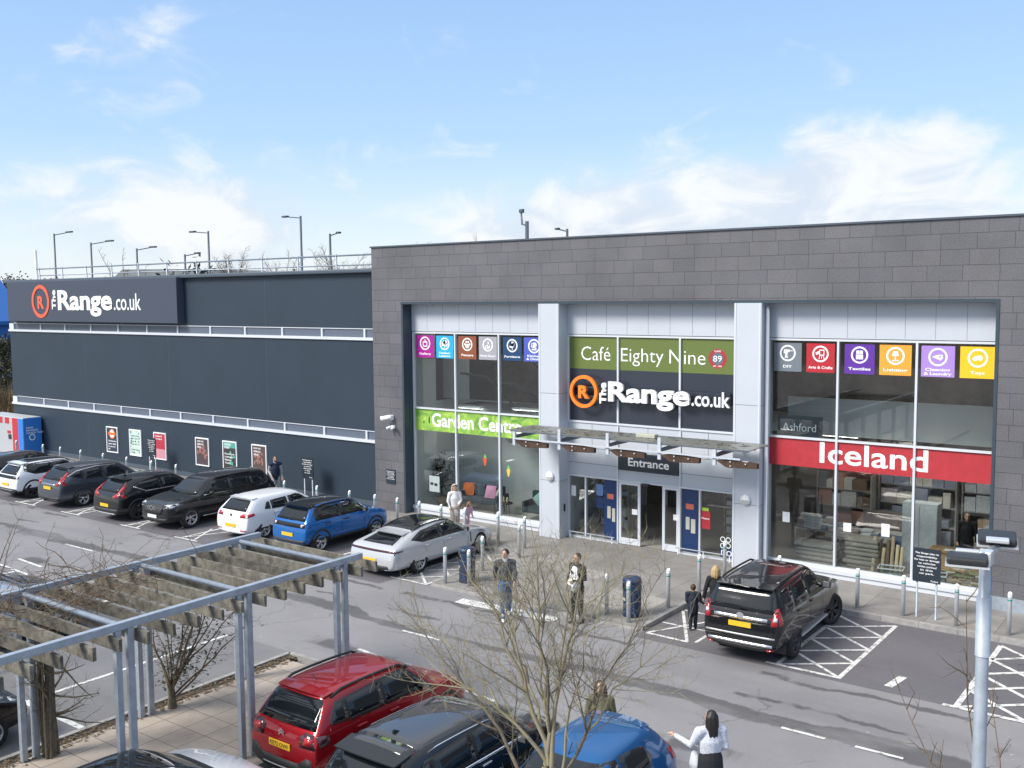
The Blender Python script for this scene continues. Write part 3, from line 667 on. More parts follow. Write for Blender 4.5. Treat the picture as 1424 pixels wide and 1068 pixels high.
M['leaf_print'] = mat('leaf_print', (.28, .52, .08), .5)
d = Decal()
for x, z, a, l in ((-25.0, 3.3, 75, .55), (-24.75, 3.3, 105, .6), (-24.95, 3.35, 130, .45), (-25.3, 3.3, 60, .4), (-24.6, 3.3, 50, .4), (-25.25, 3.5, 95, .4), (-20.3, 3.5, 45, .5), (-20.1, 3.4, 70, .45)):
    u = Vector((math.cos(R(a)), math.sin(R(a)))); n = Vector((-u.y, u.x))
    d.poly([(x, z), (x+u.x*l*.5+n.x*l*.14, z+u.y*l*.5+n.y*l*.14), (x+u.x*l, z+u.y*l), (x+u.x*l*.5-n.x*l*.14, z+u.y*l*.5-n.y*l*.14)], SG-.002)
obj('leaf_print', d.bm, M['leaf_print'], t)
fit('lettering', 'Garden Centre', -24.75, -20.6, 3.45, .50, M['letter'], t, SG-.004, .02)
t = banner('cafe_banner', 1, 5.83, 6.89, mat('olive_vinyl', (.115, .16, .035), .5), 'olive green banner with thin white lettering across the centre bay window')
fit('lettering', 'Caf\u00e9', -18.12, -17.0, 6.12, .44, M['letter'], t, SG-.004, -.008); fit('lettering', 'Eighty', -16.6, -15.06, 6.12, .42, M['letter'], t, SG-.004, -.008); fit('lettering', 'Nine', -14.85, -13.62, 6.1, .43, M['letter'], t, SG-.004, -.008)
d = Decal().disc(-13.22, 6.3, .30, SG-.003); c = obj('badge', d.bm, mat('badge_red', (.36, .03, .035), .5), t)
obj('ring', Decal().disc(-13.22, 6.3, .185, SG-.005).bm, mat('badge_blue', (.10, .14, .18), .5), c)
fit('number', '89', -13.36, -13.08, 6.21, .18, M['letter'], c, SG-.008, .0); fit('lettering', 'CAFE', -13.33, -13.11, 6.505, .05, M['letter'], c, SG-.006, .01); fit('lettering', 'EST. 1989', -13.36, -13.08, 6.05, .045, M['letter'], c, SG-.006, .01)
t = banner('dark_banner', 1, 4.09, 5.828, mat('charcoal_vinyl', (.030, .038, .055), .28), 'charcoal vinyl banner filling the centre bay window behind the big raised lettering')
red = mat('band_red', (.42, .03, .04), .5, var=.08, vscale=4)
t = banner('red_banner', 2, 3.24, 4.04, red, 'red banner with big white lettering across the right bay window')
fit('lettering', 'Iceland', -10.02, -7.05, 3.42, .60, M['letter'], t, SG-.004, .014, capch='I')
d = Decal().rect(-11.3, -9.95, 4.13, 4.72, YG+.012); t = solo('town_sign', d.bm, M['board'], 'small dark window panel naming the town just above the red banner', 'sign'); fit('lettering', 'Ashford', -11.15, -10.15, 4.27, .22, mat('letter_grey', (.42, .45, .48), .5), t, YG+.0095, -.005)
# raised three-dimensional shop name
t = thing('shop_name_sign', 'big raised white and orange shop name lettering mounted before the centre bay window', 'sign', (0, 0, 0))
yl = YG-.26
obj('emblem_ring', ring3(-17.83, 5.10, .43, .54, yl, .10), M['orange'], t); fit('emblem_letter', 'R', -18.03, -17.62, 4.90, .42, M['orange'], t, yl, .045, .10)
rot_text('lettering', 'The', -17.22, -16.98, 4.74, 5.43, M['letter'], t, yl, .035, .08)
fit('lettering', 'Range', -16.88, -13.98, 4.86, .64, M['letter'], t, yl, .03, .10); fit('lettering', '.co.uk', -13.93, -12.68, 4.86, .46, M['letter'], t, yl, .012, .06)
bm = bmesh.new()
for z in (4.92, 5.22): box(bm, -18.4, -12.7, yl+.02, yl+.07, z, z+.05)
for x in (-18.3, -16.66, -14.48, -12.75): box(bm, x, x+.05, yl+.07, YG-.07, 4.9, 5.27)
obj('mounting_rail', bm, M['board'], t)
# sign box on the wing
t = solo('wing_sign_box', mbox(-54.3, -39.25, YW-.40, YW-.003, 7.16, 9.25, bev=.02), M['navy_box'], 'large dark box sign with shop name lettering on the far end of the navy wing', 'sign')
yl = YW-.403
obj('emblem_ring', ring3(-50.87, 8.2, .68, .85, yl, .03), M['orange_red'], t); fit('emblem_letter', 'R', -51.17, -50.55, 7.86, .66, M['orange_red'], t, yl, .04, .02)
rot_text('lettering', 'The', -49.78, -49.4, 7.8, 8.78, M['letter'], t, yl, .03, .02); fit('lettering', 'Range', -49.2, -44.35, 7.8, 1.0, M['letter'], t, yl, .03, .02); fit('lettering', '.co.uk', -44.2, -42.0, 7.77, .78, M['letter'], t, yl, .005, .02)
# entrance board
t = solo('entrance_sign', mbox(-16.66, -14.47, YG-.10, YG-.031, 2.58, 3.16), M['board'], 'black entrance board hanging above the sliding doors', 'sign'); fit('lettering', 'Entrance', -16.28, -14.8, 2.75, .27, M['letter'], t, YG-.104, .02)
# canopy over the entrance
t = thing('entrance_canopy', 'dirty glass canopy on steel brackets with brown timber fins above the entrance', 'canopy', (0, 0, 0))
obj('glass_roof', mbox(-19.45, -11.15, 25.95, 27.35, 3.93, 3.95), M['canopy'], t)
bm = bmesh.new(); [box(bm, -19.4, -11.2, y, y+.05, 3.885, 3.93) for y in (26.0, 26.45, 26.9, 27.3)]; obj('purlin', bm, M['galv'], t)
for i, x in enumerate((-19.2, -17.45, -15.70, -13.94, -12.2)):
    bm = bmesh.new(); prism(bm, [(26.0, 3.70), (26.0, 3.79), (27.69, 3.86), (27.69, 3.70)], 'X', x+.02, x+.09); b_ = obj('bracket', bm, M['gutter'], t)
    obj('post', mbox(x-.05, x+.05, 25.93, 26.0, 3.46, 4.1 if 0 < i < 4 else 3.9), M['silver'], b_)
    bm = bmesh.new(); prism(bm, [(x+.06, 3.60), (x+.34, 3.44), (x+.42, 3.42), (x+1.28, 3.46), (x+1.28, 3.60), (x+.42, 3.66)], 'Y', 25.93, 26.07)
    f_ = obj('timber_fin', bm, M['wood_dark'], t)
    bm = bmesh.new(); [lathe(bm, [(.022, 25.90), (.022, 25.93)], 10, (px, 0, pz), 'Y') for px, pz in ((x+.5, 3.6), (x+.5, 3.48), (x+.95, 3.57))]; obj('bolt', bm, M['steel'], f_)
bm = bmesh.new(); box(bm, -19.2, -11.4, 25.88, 25.94, 3.665, 3.71); obj('front_rail', bm, M['silver'], t)
obj('end_rail', mbox(-12.1, -11.2, 25.95, 26.02, 3.58, 3.64), M['silver'], t)
obj('junction_box', mbox(-15.1, -14.45, 26.6, 26.85, 3.95, 4.07, bev=.02), mat('old_cream', (.42, .43, .36), .6), t)
bm = bmesh.new()
for k in range(220):
    x, y, a = rnd.uniform(-19.3, -11.3), rnd.uniform(26.0, 27.3), rnd.uniform(0, 3.1); l = rnd.uniform(.02, .10)
    u = Vector((math.cos(a), math.sin(a)))*l; n = Vector((-u.y, u.x))*.25
    bm.faces.new([bm.verts.new((x+p.x, y+p.y, 3.953+rnd.random()*.01)) for p in (-u-n, u-n, u+n, -u+n)])
tag(obj('leaf_litter', bm, M['soil'], t), kind='stuff')
# bulkhead lights, cameras, plaques
for x, lab in ((-18.99, 'left'), (-12.0, 'right')):
    t = thing('bulkhead_light', 'round white bulkhead light on the %s silver column' % lab, 'wall light', (x, YC, 2.2), group='bulkhead lights on the columns')
    obj('housing', lathe(bmesh.new(), [(.155, 0), (.155, -.05), (.14, -.085), (.0, -.095)], 28, axis='Y'), M['white'], t, True)
    bm = bmesh.new(); prism(bm, [(.115*math.cos(a), .115*math.sin(a)-.005) for a in [math.pi+math.pi*k/14 for k in range(15)]], 'Y', -.10, -.085); obj('lens', bm, mat('lens_grey', (.42, .44, .42), .3), t)
t = thing('dome_camera', 'white bullet security camera high on the left stone pier', 'camera', (-26.3, YS, 3.72)); obj('mount', mbox(.0, .14, -.12, 0, -.08, .1, bev=.02), M['white'], t); obj('barrel', tube(bmesh.new(), [(.12, -.16, .05), (-.2, -.38, -.03)], [.075, .09], 14), M['white'], t, True)
t = thing('security_camera', 'small white twin head security camera lower on the left stone pier', 'camera', (-26.15, YS, 3.36)); obj('mount', mbox(-.04, .05, -.15, 0, -.06, .08, bev=.015), M['white'], t)
for s in (-.09, .09): obj('head', tube(bmesh.new(), [(s, -.14, .02), (s*1.4, -.3, -.03)], .05, 12), M['white'], t, True)
def note(name, x0, x1, z0, z1, y, lab, lines, cat='sign', m=None, group=None):
    t = solo(name, mbox(x0, x1, y-.025, y, z0, z1), m or M['board'], lab, cat, group)
    n = len(lines); h = (z1-z0)
    for i, l in enumerate(lines):
        hw = (x1-x0)*.5*min(.88, .045*len(l)+.12); cx = (x0+x1)/2
        fit('lettering', l, cx-hw, cx+hw, z1-h*(.16+.105*i), h*.062, M['letter'], t, y-.028, .015)
    return t
note('notice_plaque', -26.62, -26.14, 1.17, 1.72, YS, 'small black notice plaque on the left stone pier', ['The Range take no', 'responsibility', 'for loss or damage', 'to vehicles', 'whilst parked', 'in this car park.'])
# posters in pale frames on the wing
PO = ((-45.92, 'navy poster in a white frame with an orange round badge, leftmost on the navy wall', (.03, .045, .07), 'badge'),
      (-43.95, 'pale mint poster in a white frame on the navy wall', (.55, .66, .62), 'mint'),
      (-41.95, 'red poster in a white frame on the navy wall, partly behind a notice board', (.45, .04, .07), 'iceland'),
      (-38.74, 'dark brown photo poster in a white frame behind the black estate car bonnet', (.085, .06, .07), 'sale'),
      (-36.78, 'green headed event poster in a white frame on the navy wall', (.05, .045, .045), 'event'),
      (-34.80, 'brown photo poster in a white frame nearest the walking man', (.10, .07, .065), 'sale2'))
for x, lab, c, kind in PO:
    y = YW-.03; x1 = x+.97
    t = thing('poster', lab, 'poster', (x, y, .72), group='framed posters on the navy wing')
    W_, H_ = .97, 1.28
    bm = bmesh.new(); f = .05; box(bm, 0, W_, -.03, .027, 0, f); box(bm, 0, W_, -.03, .027, H_-f, H_); box(bm, 0, f, -.03, .027, f, H_-f); box(bm, W_-f, W_, -.03, .027, f, H_-f); obj('frame', bm, M['white'], t)
    mm = [mat('poster_'+kind, c, .4), M['letter'], mat('poster_accent', {'badge': (.75, .16, .03), 'mint': (.06, .22, .18), 'iceland': (.60, .28, .34), 'sale': (.32, .15, .12), 'event': (.08, .36, .30), 'sale2': (.34, .17, .14)}[kind], .4)]
    d = Decal().rect(f, W_-f, f, H_-f, -.012)
    q = random.Random(x)
    if kind == 'badge':
        d.disc(W_/2, .93, .25, -.014, 2).disc(W_/2, .93, .19, -.016, 1).rect(.17, .8, .87, 1.0, -.018, 2)
    elif kind == 'mint':
        for k in range(9): d.disc(q.choice((.14, .2, .78, .84)), q.uniform(.12, 1.15), q.uniform(.03, .06), -.014, 2)
    elif kind == 'event': d.rect(f, W_-f, .98, H_-f, -.014, 2)
    elif kind == 'iceland': d.rect(f, W_-f, f, .5, -.014, 2)
    else:
        for k in range(14): a = q.uniform(.1, .75); b_ = q.uniform(.3, .85); d.rect(a, a+q.uniform(.05, .15), b_, b_+q.uniform(.05, .22), -.013-.0003*k, 2)
    if kind == 'event':
        for k in range(8): a = q.uniform(.45, .75); b_ = q.uniform(.2, .75); d.rect(a, a+.12, b_, b_+.1, -.013-.0003*k, 2)
    obj('print', d.bm, mm, t)
    words = {'badge': ['', '', '', '', 'Cafe Eighty Nine', 'open daily', 'in store', '89'], 'mint': ['', 'Opening times', 'Mon - Fri 8 - 8', 'Sat 8 - 8', 'Sun 10 - 4', '', 'Garden Centre', 'Cafe'], 'iceland': ['Iceland', 'is here', '', ''], 'sale': ['NOW ON', 'SPRING', 'SALE', '', '', ''], 'event': ['GARDEN', 'EVENT', '', 'Furniture', 'Lighting', 'Plants', 'Tools', ''], 'sale2': ['NOW ON', 'SPRING', 'SALE', '', '', '']}[kind]
    tm = M['letter'] if kind != 'mint' else mm[2]
    for i, wd in enumerate(words):
        if wd: fit('lettering', wd, .14, .14+min(.68, .075*len(wd)), H_-.2-.135*i, .075 if kind not in ('event',) or i > 1 else .1, tm, t, -.022, .02)
# pictograms of the window stickers in the lower panes
d = Decal().rect(-11.1, -10.88, 1.55, 1.85, YG-.012); solo('window_notice', d.bm, M['white'], 'small white notice stuck on the first pane of the right bay', 'notice', None)
d = Decal().rect(-9.3, -9.08, 1.5, 1.75, YG-.012); solo('window_notice', d.bm, M['white'], 'small white notice stuck beside the second mullion of the right bay', 'notice', None)
d = Decal().rect(-8.24, -8.02, 1.5, 1.86, YG-.012); solo('window_notice', d.bm, M['white'], 'small white notice in the middle pane of the right bay', 'notice', None)
d = Decal().rect(-24.95, -24.45, .95, 1.55, YG+.02); d.rect(-24.9, -24.75, 1.2, 1.3, YG+.018, 1); d.rect(-24.7, -24.55, 1.18, 1.28, YG+.018, 1); solo('window_notice', d.bm, [M['white'], M['board']], 'square white notice on the left bay window beside the potted plant', 'notice')
for x, hx, nm, lab in ((-22.25, 'd8562a', 'carrot', 'orange carrot shaped sticker on the middle pane of the left bay'), (-21.2, 'd8b84a', 'pineapple', 'yellow fruit sticker with green top on the third pane of the left bay')):
    z = 2.35 if nm == 'carrot' else 2.05
    d = Decal().poly([(x-.08, z+.07), (x-.02, z-.17), (x+.03, z-.17), (x+.09, z+.07), (x, z+.13)], SG, 0).poly([(x-.05, z+.12), (x+.01, z+.26), (x+.08, z+.11)], SG-.002, 1)
    solo('window_sticker', d.bm, [mat(nm, col3(hx), .5), mat('sticker_green', (.15, .5, .1), .5)], lab, 'sticker')
# entrance side windows: dark blue vinyl, posters
M['blue_vinyl'] = mat('navy_vinyl', (.01, .035, .12), .3)
for x0, x1, lab in ((-17.25, -16.75, 'tall navy vinyl strip on the window left of the doors'), (-14.38, -13.85, 'tall navy vinyl strip on the window right of the doors')):
    d = Decal().rect(x0, x1, .2, 2.18, YG+.008); t = solo('vinyl_strip', d.bm, M['blue_vinyl'], lab, 'sign')
    d = Decal().rect(x0+.12, x1-.14, 1.55, 1.72, YG+.006, 0).rect(x0+.12, x0+.25, .9, 1.3, YG+.006, 1).rect(x0+.3, x1-.08, .8, 1.25, YG+.006, 1); obj('print', d.bm, [mat('print_orange', (.6, .15, .08), .5), mat('print_cream', (.5, .5, .42), .5)], t)
d = Decal().rect(-17.55, -17.3, 1.62, 2.0, YG+.008, 1).rect(-17.55, -17.3, 1.2, 1.56, YG+.008, 0); solo('window_poster', d.bm, [M['blue_vinyl'], mat('poster_blue', (.10, .2, .42), .5)], 'pair of small blue posters on the window left of the doors', 'poster')
d = Decal().rect(-13.75, -13.42, 1.0, 1.55, YG+.008, 0).rect(-13.7, -13.48, 1.56, 1.66, YG+.008, 1); t = solo('window_poster', d.bm, [mat('poster_red', (.45, .03, .04), .5), mat('poster_lime', (.45, .6, .05), .5)], 'red poster with lime tab on the window right of the doors', 'poster')
fit('lettering', 'Please', -13.72, -13.45, 1.3, .06, M['letter'], t, YG+.005, .02)
d = Decal()
for i, (x, z) in enumerate(((-13.0, .75), (-12.82, .75), (-13.0, .55), (-12.82, .57))): d.ring(x, z, .06, .085, YG+.006)
d.rect(-13.1, -12.62, .2, .45, YG+.010, 1); t = solo('window_sign', d.bm, [M['letter'], M['blue_vinyl']], 'blue corner vinyl with white rings beside the right column', 'sign'); fit('lettering', 'DO', -13.05, -12.7, .26, .15, M['letter'], t, YG+.005, .01)
d = Decal().rect(-18.55, -18.37, 1.5, 1.85, YG+.008); solo('window_notice', d.bm, M['white'], 'small white notice on the pane beside the left column', 'notice')
# posts with parking notices
NL = ['The Range take no', 'responsibility', 'for loss or damage', 'to vehicles', 'whilst parked', 'in this', 'car park.']
def notice_board(x, y, lab, s=1.):
    t = thing('notice_board', lab, 'sign', (x, y, PV), group='black parking notices on two posts')
    for px in (-.23, .23): obj('post', tube(bmesh.new(), [(px, 0, 0), (px, 0, 1.0)], .025), M['galv'], t, True)
    b_ = obj('panel', mbox(-.33, .33, -.05, -.02, .92, 1.78), M['board'], t)
    for i, l in enumerate(NL):
        hw = .30*min(1, .045*len(l)+.18); fit('lettering', l, -hw, hw, 1.64-.085*i, .045, M['letter'], b_, -.054, .015)
    fit('lettering', 'The Range', .1, .28, .955, .04, M['letter'], b_, -.054, .02)
notice_board(-6.43, 25.98, 'black notice board on two posts before the right bay window'); notice_board(-30.5, 27.3, 'black notice board on two posts against the navy wall near the stone pier'); notice_board(-40.95, 27.2, 'black notice board on two posts overlapping the red poster')
# ------------------------------------------------------------------ bollards and bins
def bollard_mesh():
    bm = bmesh.new(); lathe(bm, [(.052, 0), (.052, .97), (.052, 1.0)], 16)
    for v in bm.verts:
        if v.co.z > .9: v.co.z += (v.co.x*0-v.co.y)*-.9-.02
    return bm
bd = thing('bollard', 'stainless steel bollard with slanted top and teal band', 'bollard', (0, 0, PV), group='steel bollards along the pavement edge')
b1 = obj('post', bollard_mesh(), M['steel'], bd, False)
for p in b1.data.polygons: p.use_smooth = abs(p.normal.z) < .3
obj('band', lathe(bmesh.new(), [(.0535, .83), (.0535, .865)], 16), M['teal'], bd, True)
obj('reflector_disc', lathe(bmesh.new(), [(.045, -.004), (.045, .0)], 16, axis='Y'), M['white'], bd, loc=(0, -.0, 1.01), rot=(R(-48), 0, 0))
BW = [(-50.9, 'half hidden by the recycling kiosk, at the end of the navy wing'), (-48.3, 'just right of the blue kiosk'), (-46.7, 'behind the black roof of the white car'), (-44.9, 'below the leftmost poster'), (-43.0, 'below the mint poster'), (-41.1, 'beside the far notice board posts'), (-39.2, 'right of the far notice board, above the black crossover'), (-37.4, 'left of the black estate roof'), (-30.4, 'behind the walking man'), (-28.55, 'between the white hatchback and the wall'), (-26.8, 'behind the roof of the bright blue car'), (-25.5, 'at the left edge of the stone pier'), (-24.4, 'in front of the stone pier'), (-23.35, 'at the foot of the first window frame'), (-22.35, 'beside the woman in white'), (-21.3, 'beside the child in pink')]
BL = [(x, 25.95, l) for x, l in BW]+[(-20.0, 26.1, 'before the armchair window'), (-18.85, 26.0, 'at the left silver column'), (-18.3, 24.95, 'on the plaza edge behind the silver car nose'), (-18.3, 23.1, 'on the plaza edge beside the silver car wheel'), (-17.62, 21.62, 'standing right in front of the left litter bin'), (-18.35, 21.45, 'left of the left litter bin'), (-13.15, 21.7, 'left of the right litter bin, near the standing man'), (-12.35, 21.42, 'in front of the right litter bin'), (-12.1, 23.05, 'on the plaza edge right of the right litter bin'), (-12.1, 24.85, 'behind the woman in black'), (-12.15, 26.6, 'at the foot of the right silver column'), (-10.25, 25.95, 'behind the bonnet of the black off roader'), (-8.1, 25.85, 'just right of the black off roader'), (-6.95, 25.85, 'left of the notice board posts'), (-5.68, 25.8, 'between the notice board and the lamp column'), (-4.5, 25.8, 'right of the lamp column, by the grey plinth'), (-3.3, 25.8, 'furthest right')]
for i, (x, y, lab) in enumerate(BL):
    o = bd if i == 0 else copy_tree(bd)
    o.location = (x, y, PV); o['label'] = 'steel bollard '+lab
    if y < 25: o.rotation_euler.z = R(rnd.uniform(-8, 8))
def bin_(x, y, lab):
    t = thing('litter_bin', lab, 'litter bin', (x, y, PV), R(-30), 'dark blue litter bins on the plaza'); t.scale = (.86, .86, 1.)
    m = mat('bin_plastic', (.014, .034, .085), .45)
    prof = [(.27, 0), (.29, .02), (.27, .12), (.275, .6), (.28, .66)]
    obj('body', lathe(bmesh.new(), prof, 28), m, t, True)
    bm = lathe(bmesh.new(), [(.25, .64), (.25, .88)], 28); obj('inner_drum', bm, M['black'], t, True)
    bm = bmesh.new(); n = 28; 
    for k in range(n):
        a, b = 2*math.pi*k/n, 2*math.pi*(k+1)/n
        mid = math.degrees((a+b)/2) % 360
        if 240 < mid < 300 or 60 < mid < 120: continue
        bm.faces.new([bm.verts.new((.28*math.cos(p), .28*math.sin(p), z)) for p, z in ((a, .65), (b, .65), (b, .9), (a, .9))])
    obj('shroud', bm, m, t, True)
    obj('lid', lathe(bmesh.new(), [(.28, .86), (.285, .92), (.26, .985), (.16, 1.0), (.13, .985), (.0, .985)], 28), m, t, True)
    obj('emblem', Decal().rect(-.09, .09, .42, .5, -.281).bm, mat('bin_gold', (.4, .38, .3), .5), t)
bin_(-17.95, 21.95, 'dark blue litter bin on the plaza corner beside the silver car'); bin_(-12.55, 21.95, 'dark blue litter bin on the plaza corner near the woman and boy')
# recycling kiosk at the end of the wing
t = thing('vending_kiosk', 'red grey and blue self service kiosk against the far end of the wall', 'kiosk', (-53.4, 26.9, PV))
mg = mat('kiosk_grey', (.42, .44, .46), .5); mr = mat('kiosk_red', (.5, .03, .04), .5); mb = mat('kiosk_blue', (.03, .20, .62), .5)
obj('cabinet', mbox(-2.6, 1.45, 0, 1.0, 0, 2.0, bev=.03), mg, t); obj('side_panel', mbox(1.451, 1.47, .02, .98, .05, 1.97), mb, t); obj('blue_front', mbox(.95, 1.45, -.015, -.001, .05, 1.95), mb, t); obj('red_front', mbox(.35, .95, -.015, -.001, .05, 1.95), mr, t)
bm = bmesh.new(); [box(bm, x, x+.42, -.015, -.001, 1.62, 1.94) for x in (-2.4, -1.75, -1.1, -.4)]; box(bm, -.2, .15, -.015, -.001, 1.1, 1.25); obj('red_header', bm, mr, t); obj('screen', mbox(-.1, .2, -.02, -.001, .8, 1.05), M['board'], t)
for i, l in enumerate(('EARN', 'REWARDS', 'WHILST YOU')):
    o = fit('lettering', l, -.35, -.35+.09*len(l), 1.42-.14*i, .09, M['letter'], t, 0, .02); o.location = (1.475, .5, 0); o.rotation_euler = (0, 0, R(90))
o = obj('emblem', Decal().ring(0, 0, .12, .17, 0).bm, M['letter'], t); o.location = (1.475, .45, .95); o.rotation_euler = (0, 0, R(90))
# roof edge handrail, vents
t = thing('roof_handrail', 'galvanised handrail along the flat roof edge above the navy wing', 'railing', (0, 0, 0))
bm = bmesh.new(); tube(bm, [(-53.6, 28.9, 9.95), (-27.4, 28.9, 9.95)], .035); tube(bm, [(-53.6, 29.0, 9.6), (-46, 29.0, 9.6), (-27.4, 29.0, 9.55)], .025); obj('rail', bm, M['galv'], t, True)
for k in range(12): x = -53.3+2.3*k; obj('stanchion', tube(bmesh.new(), [(x-.1, 29.0, 9.1), (x, 28.9, 10.02)], .035), M['galv'], t, True)
solo('roof_vent_pipe', tube(bmesh.new(), [(-54.1, 29.2, 9.1), (-54.15, 29.2, 11.0)], .08), M['steel'], 'short metal vent pipe at the far left end of the roof', 'vent pipe', smooth=True)
t = thing('roof_mast', 'short mast with curved camera arm above the stone parapet', 'mast', (-21.9, 30.5, 9.1)); obj('pole', tube(bmesh.new(), [(0, 0, 0), (0, 0, 1.9)], .07), M['gutter'], t, True); obj('arm', tube(bmesh.new(), [(0, 0, 1.75), (-.22, 0, 1.8), (-.26, 0, 2.25)], .035), M['gutter'], t, True); obj('camera_head', mbox(-.33, -.15, -.06, .06, 2.22, 2.36, bev=.02), M['gutter'], t)
# ------------------------------------------------------------------ vehicles
M['tyre'] = mat('tyre_rubber', (.018, .018, .019), .85)
M['rim'] = mat('alloy_rim', (.52, .53, .54), .3, metal=.7)
M['rim_dark'] = mat('dark_alloy_rim', (.05, .05, .055), .35, metal=.5)
M['clad'] = mat('black_cladding', (.022, .024, .026), .6)
M['car_glass'] = mat('car_glass', (.008, .011, .014), .04, spec=.5)
M['car_glass'].node_tree.nodes['Principled BSDF'].inputs['IOR'].default_value = 1.55
M['roof_glass'] = mat('roof_glass', (.008, .009, .011), .04, spec=.8)
M['tail'] = mat('tail_lamp_red', (.42, .015, .02), .12, coat=.6)
M['tail_dark'] = mat('smoked_tail_lamp', (.05, .012, .018), .1, coat=.6)
M['lamp_clear'] = mat('clear_lamp', (.55, .58, .62), .1, coat=.6)
M['plate_y'] = mat('plate_yellow', (.80, .47, .02), .5)
M['plate_w'] = mat('plate_white', (.75, .75, .73), .5)
M['plate_text'] = mat('plate_text', (.02, .02, .02), .5)
M['chrome'] = mat('chrome_trim', (.75, .76, .78), .15, metal=.9)
M['skid'] = mat('silver_skid', (.42, .43, .45), .4, metal=.3)
M['seam'] = mat('panel_gap', (.006, .006, .007), .8)
def paint(n, c, metal=.0, rough=.28): return mat('paint_'+n, c, rough, metal=metal, coat=1.0, spec=.12)

def body_mesh(s):
    L, W, H = s['L'], s['W']/2, s['H']; r = -L/2; f = L/2
    zb = s.get('zb', .22); be, bf = s['belt'], s['beltf']; hood, hf = s['hood'], s['hoodf']
    yr = r+s['rr']; yb = r+s.get('rb', .10); yw = f-s['ws']; yc = f-s['cowl']
    rw = s.get('rw', .70)*W; tl = s.get('tail', None)
    zR = s.get('zroofr', H-.06)
    # per station: (y_low, y_belt, y_top, width factor, z_bottom, z_belt, z_top, top half width, centre bulge)
    mid = (yr+yw)/2
    st = [(r+.02, yb, yr, s.get('w0', .90), zb+.07, be, zR, rw*.96),
          (r+.20, yb+.16, yr+.14, .975, zb+.01, be-.005, zR+.03, rw),
          (r+.75, r+.78, max(yr+.35, r+.9), 1., zb, be-.015, zR+.055 if 'zroofr' not in s else zR+.10, rw*1.01),
          (mid-.35, mid-.35, mid-.1 if mid-.1 > yr+.5 else yr+.6, 1., zb, (be+bf)/2-.01, H, rw*1.02),
          (yw-.35, yw-.3, yw-.3, 1., zb, bf+.005, H-.01, rw*1.01),
          ((yw+yc)/2+.0, (yw+yc)/2, yw, 1., zb, bf, H-.06, rw*.97),
          (yc-.1, yc-.08, yc, .995, zb, hood-.03, hood+.01, W*.80),
          (yc+.3*(f-yc), yc+.3*(f-yc), yc+.3*(f-yc), .985, zb, hood-.05, hood-.01-.2*(hood-hf), W*.72),
          (f-.30, f-.30, f-.34, .95, zb+.02, hf-.05, hf+.02, W*.66),
          (f-.06, f-.08, f-.16, s.get('w9', .80), zb+.07, hf-.14, hf-.06, W*.60)]
    bm = bmesh.new(); rows = []
    for i, (yl, ybt, yt, wf, z0, zbl, zt, tw) in enumerate(st):
        w = W*wf; zm = z0+(zbl-z0)*.45; z4 = z0+(zbl-z0)*.82
        half = [(0, yl, z0), (w*.6, yl, z0), (w*.95, yl, z0+.05), (w, yl, zm), (w*.99, yl*.5+ybt*.5, z4), (w*.955, ybt, zbl),
                (tw+(0 if i > 5 else .02), yt-(0.0), zt-.065 if i < 6 else zt-.03), (tw*.72, yt, zt-.012), (0, yt, zt)]
        rows.append([bm.verts.new(p) for p in half]+[bm.verts.new((-p[0], p[1], p[2])) for p in half[-2:0:-1]])
    n = len(rows[0])
    for a, b in zip(rows, rows[1:]):
        for k in range(n): bm.faces.new((a[k], b[k], b[(k+1) % n], a[(k+1) % n]))
    for ring, sg, bul in ((rows[0], -1, s.get('bulge', .06)), (rows[-1], 1, .07)):
        cen = {0: ring[0], 8: ring[8]}
        for j in range(1, 8):
            a, b = ring[j], ring[n-j]; k = 1 if 2 <= j <= 5 else .5
            cen[j] = bm.verts.new((0, (a.co.y+b.co.y)/2+sg*bul*k, a.co.z))
        for j in range(8):
            R_ = [ring[j], ring[j+1], cen[j+1], cen[j]]; L_ = [ring[(n-j) % n], cen[j], cen[j+1], ring[(n-j-1) % n]]
            for q in (R_, L_):
                q2 = []
                for v in q:
                    if v not in q2: q2.append(v)
                if len(q2) >= 3: bm.faces.new(q2)
    bmesh.ops.recalc_face_normals(bm, faces=bm.faces[:])
    cl = bm.edges.layers.float.new('crease_edge')
    for i, rg in enumerate(rows):
        for k in range(n):
            if k in (5, n-5, 4, n-4):
                if i+1 < len(rows):
                    e = bm.edges.get((rg[k], rows[i+1][k])); 
                    if e: e[cl] = .35 if k in (5, n-5) else .2
            e = bm.edges.get((rg[k], rg[(k+1) % n]))
            if e and i in (0,): e[cl] = .45
            if e and i == 9: e[cl] = .3
            if e and i == 6 and (k in (5, 6, 7, 8, n-6, n-7, n-8) ): e[cl] = .45
    return bm

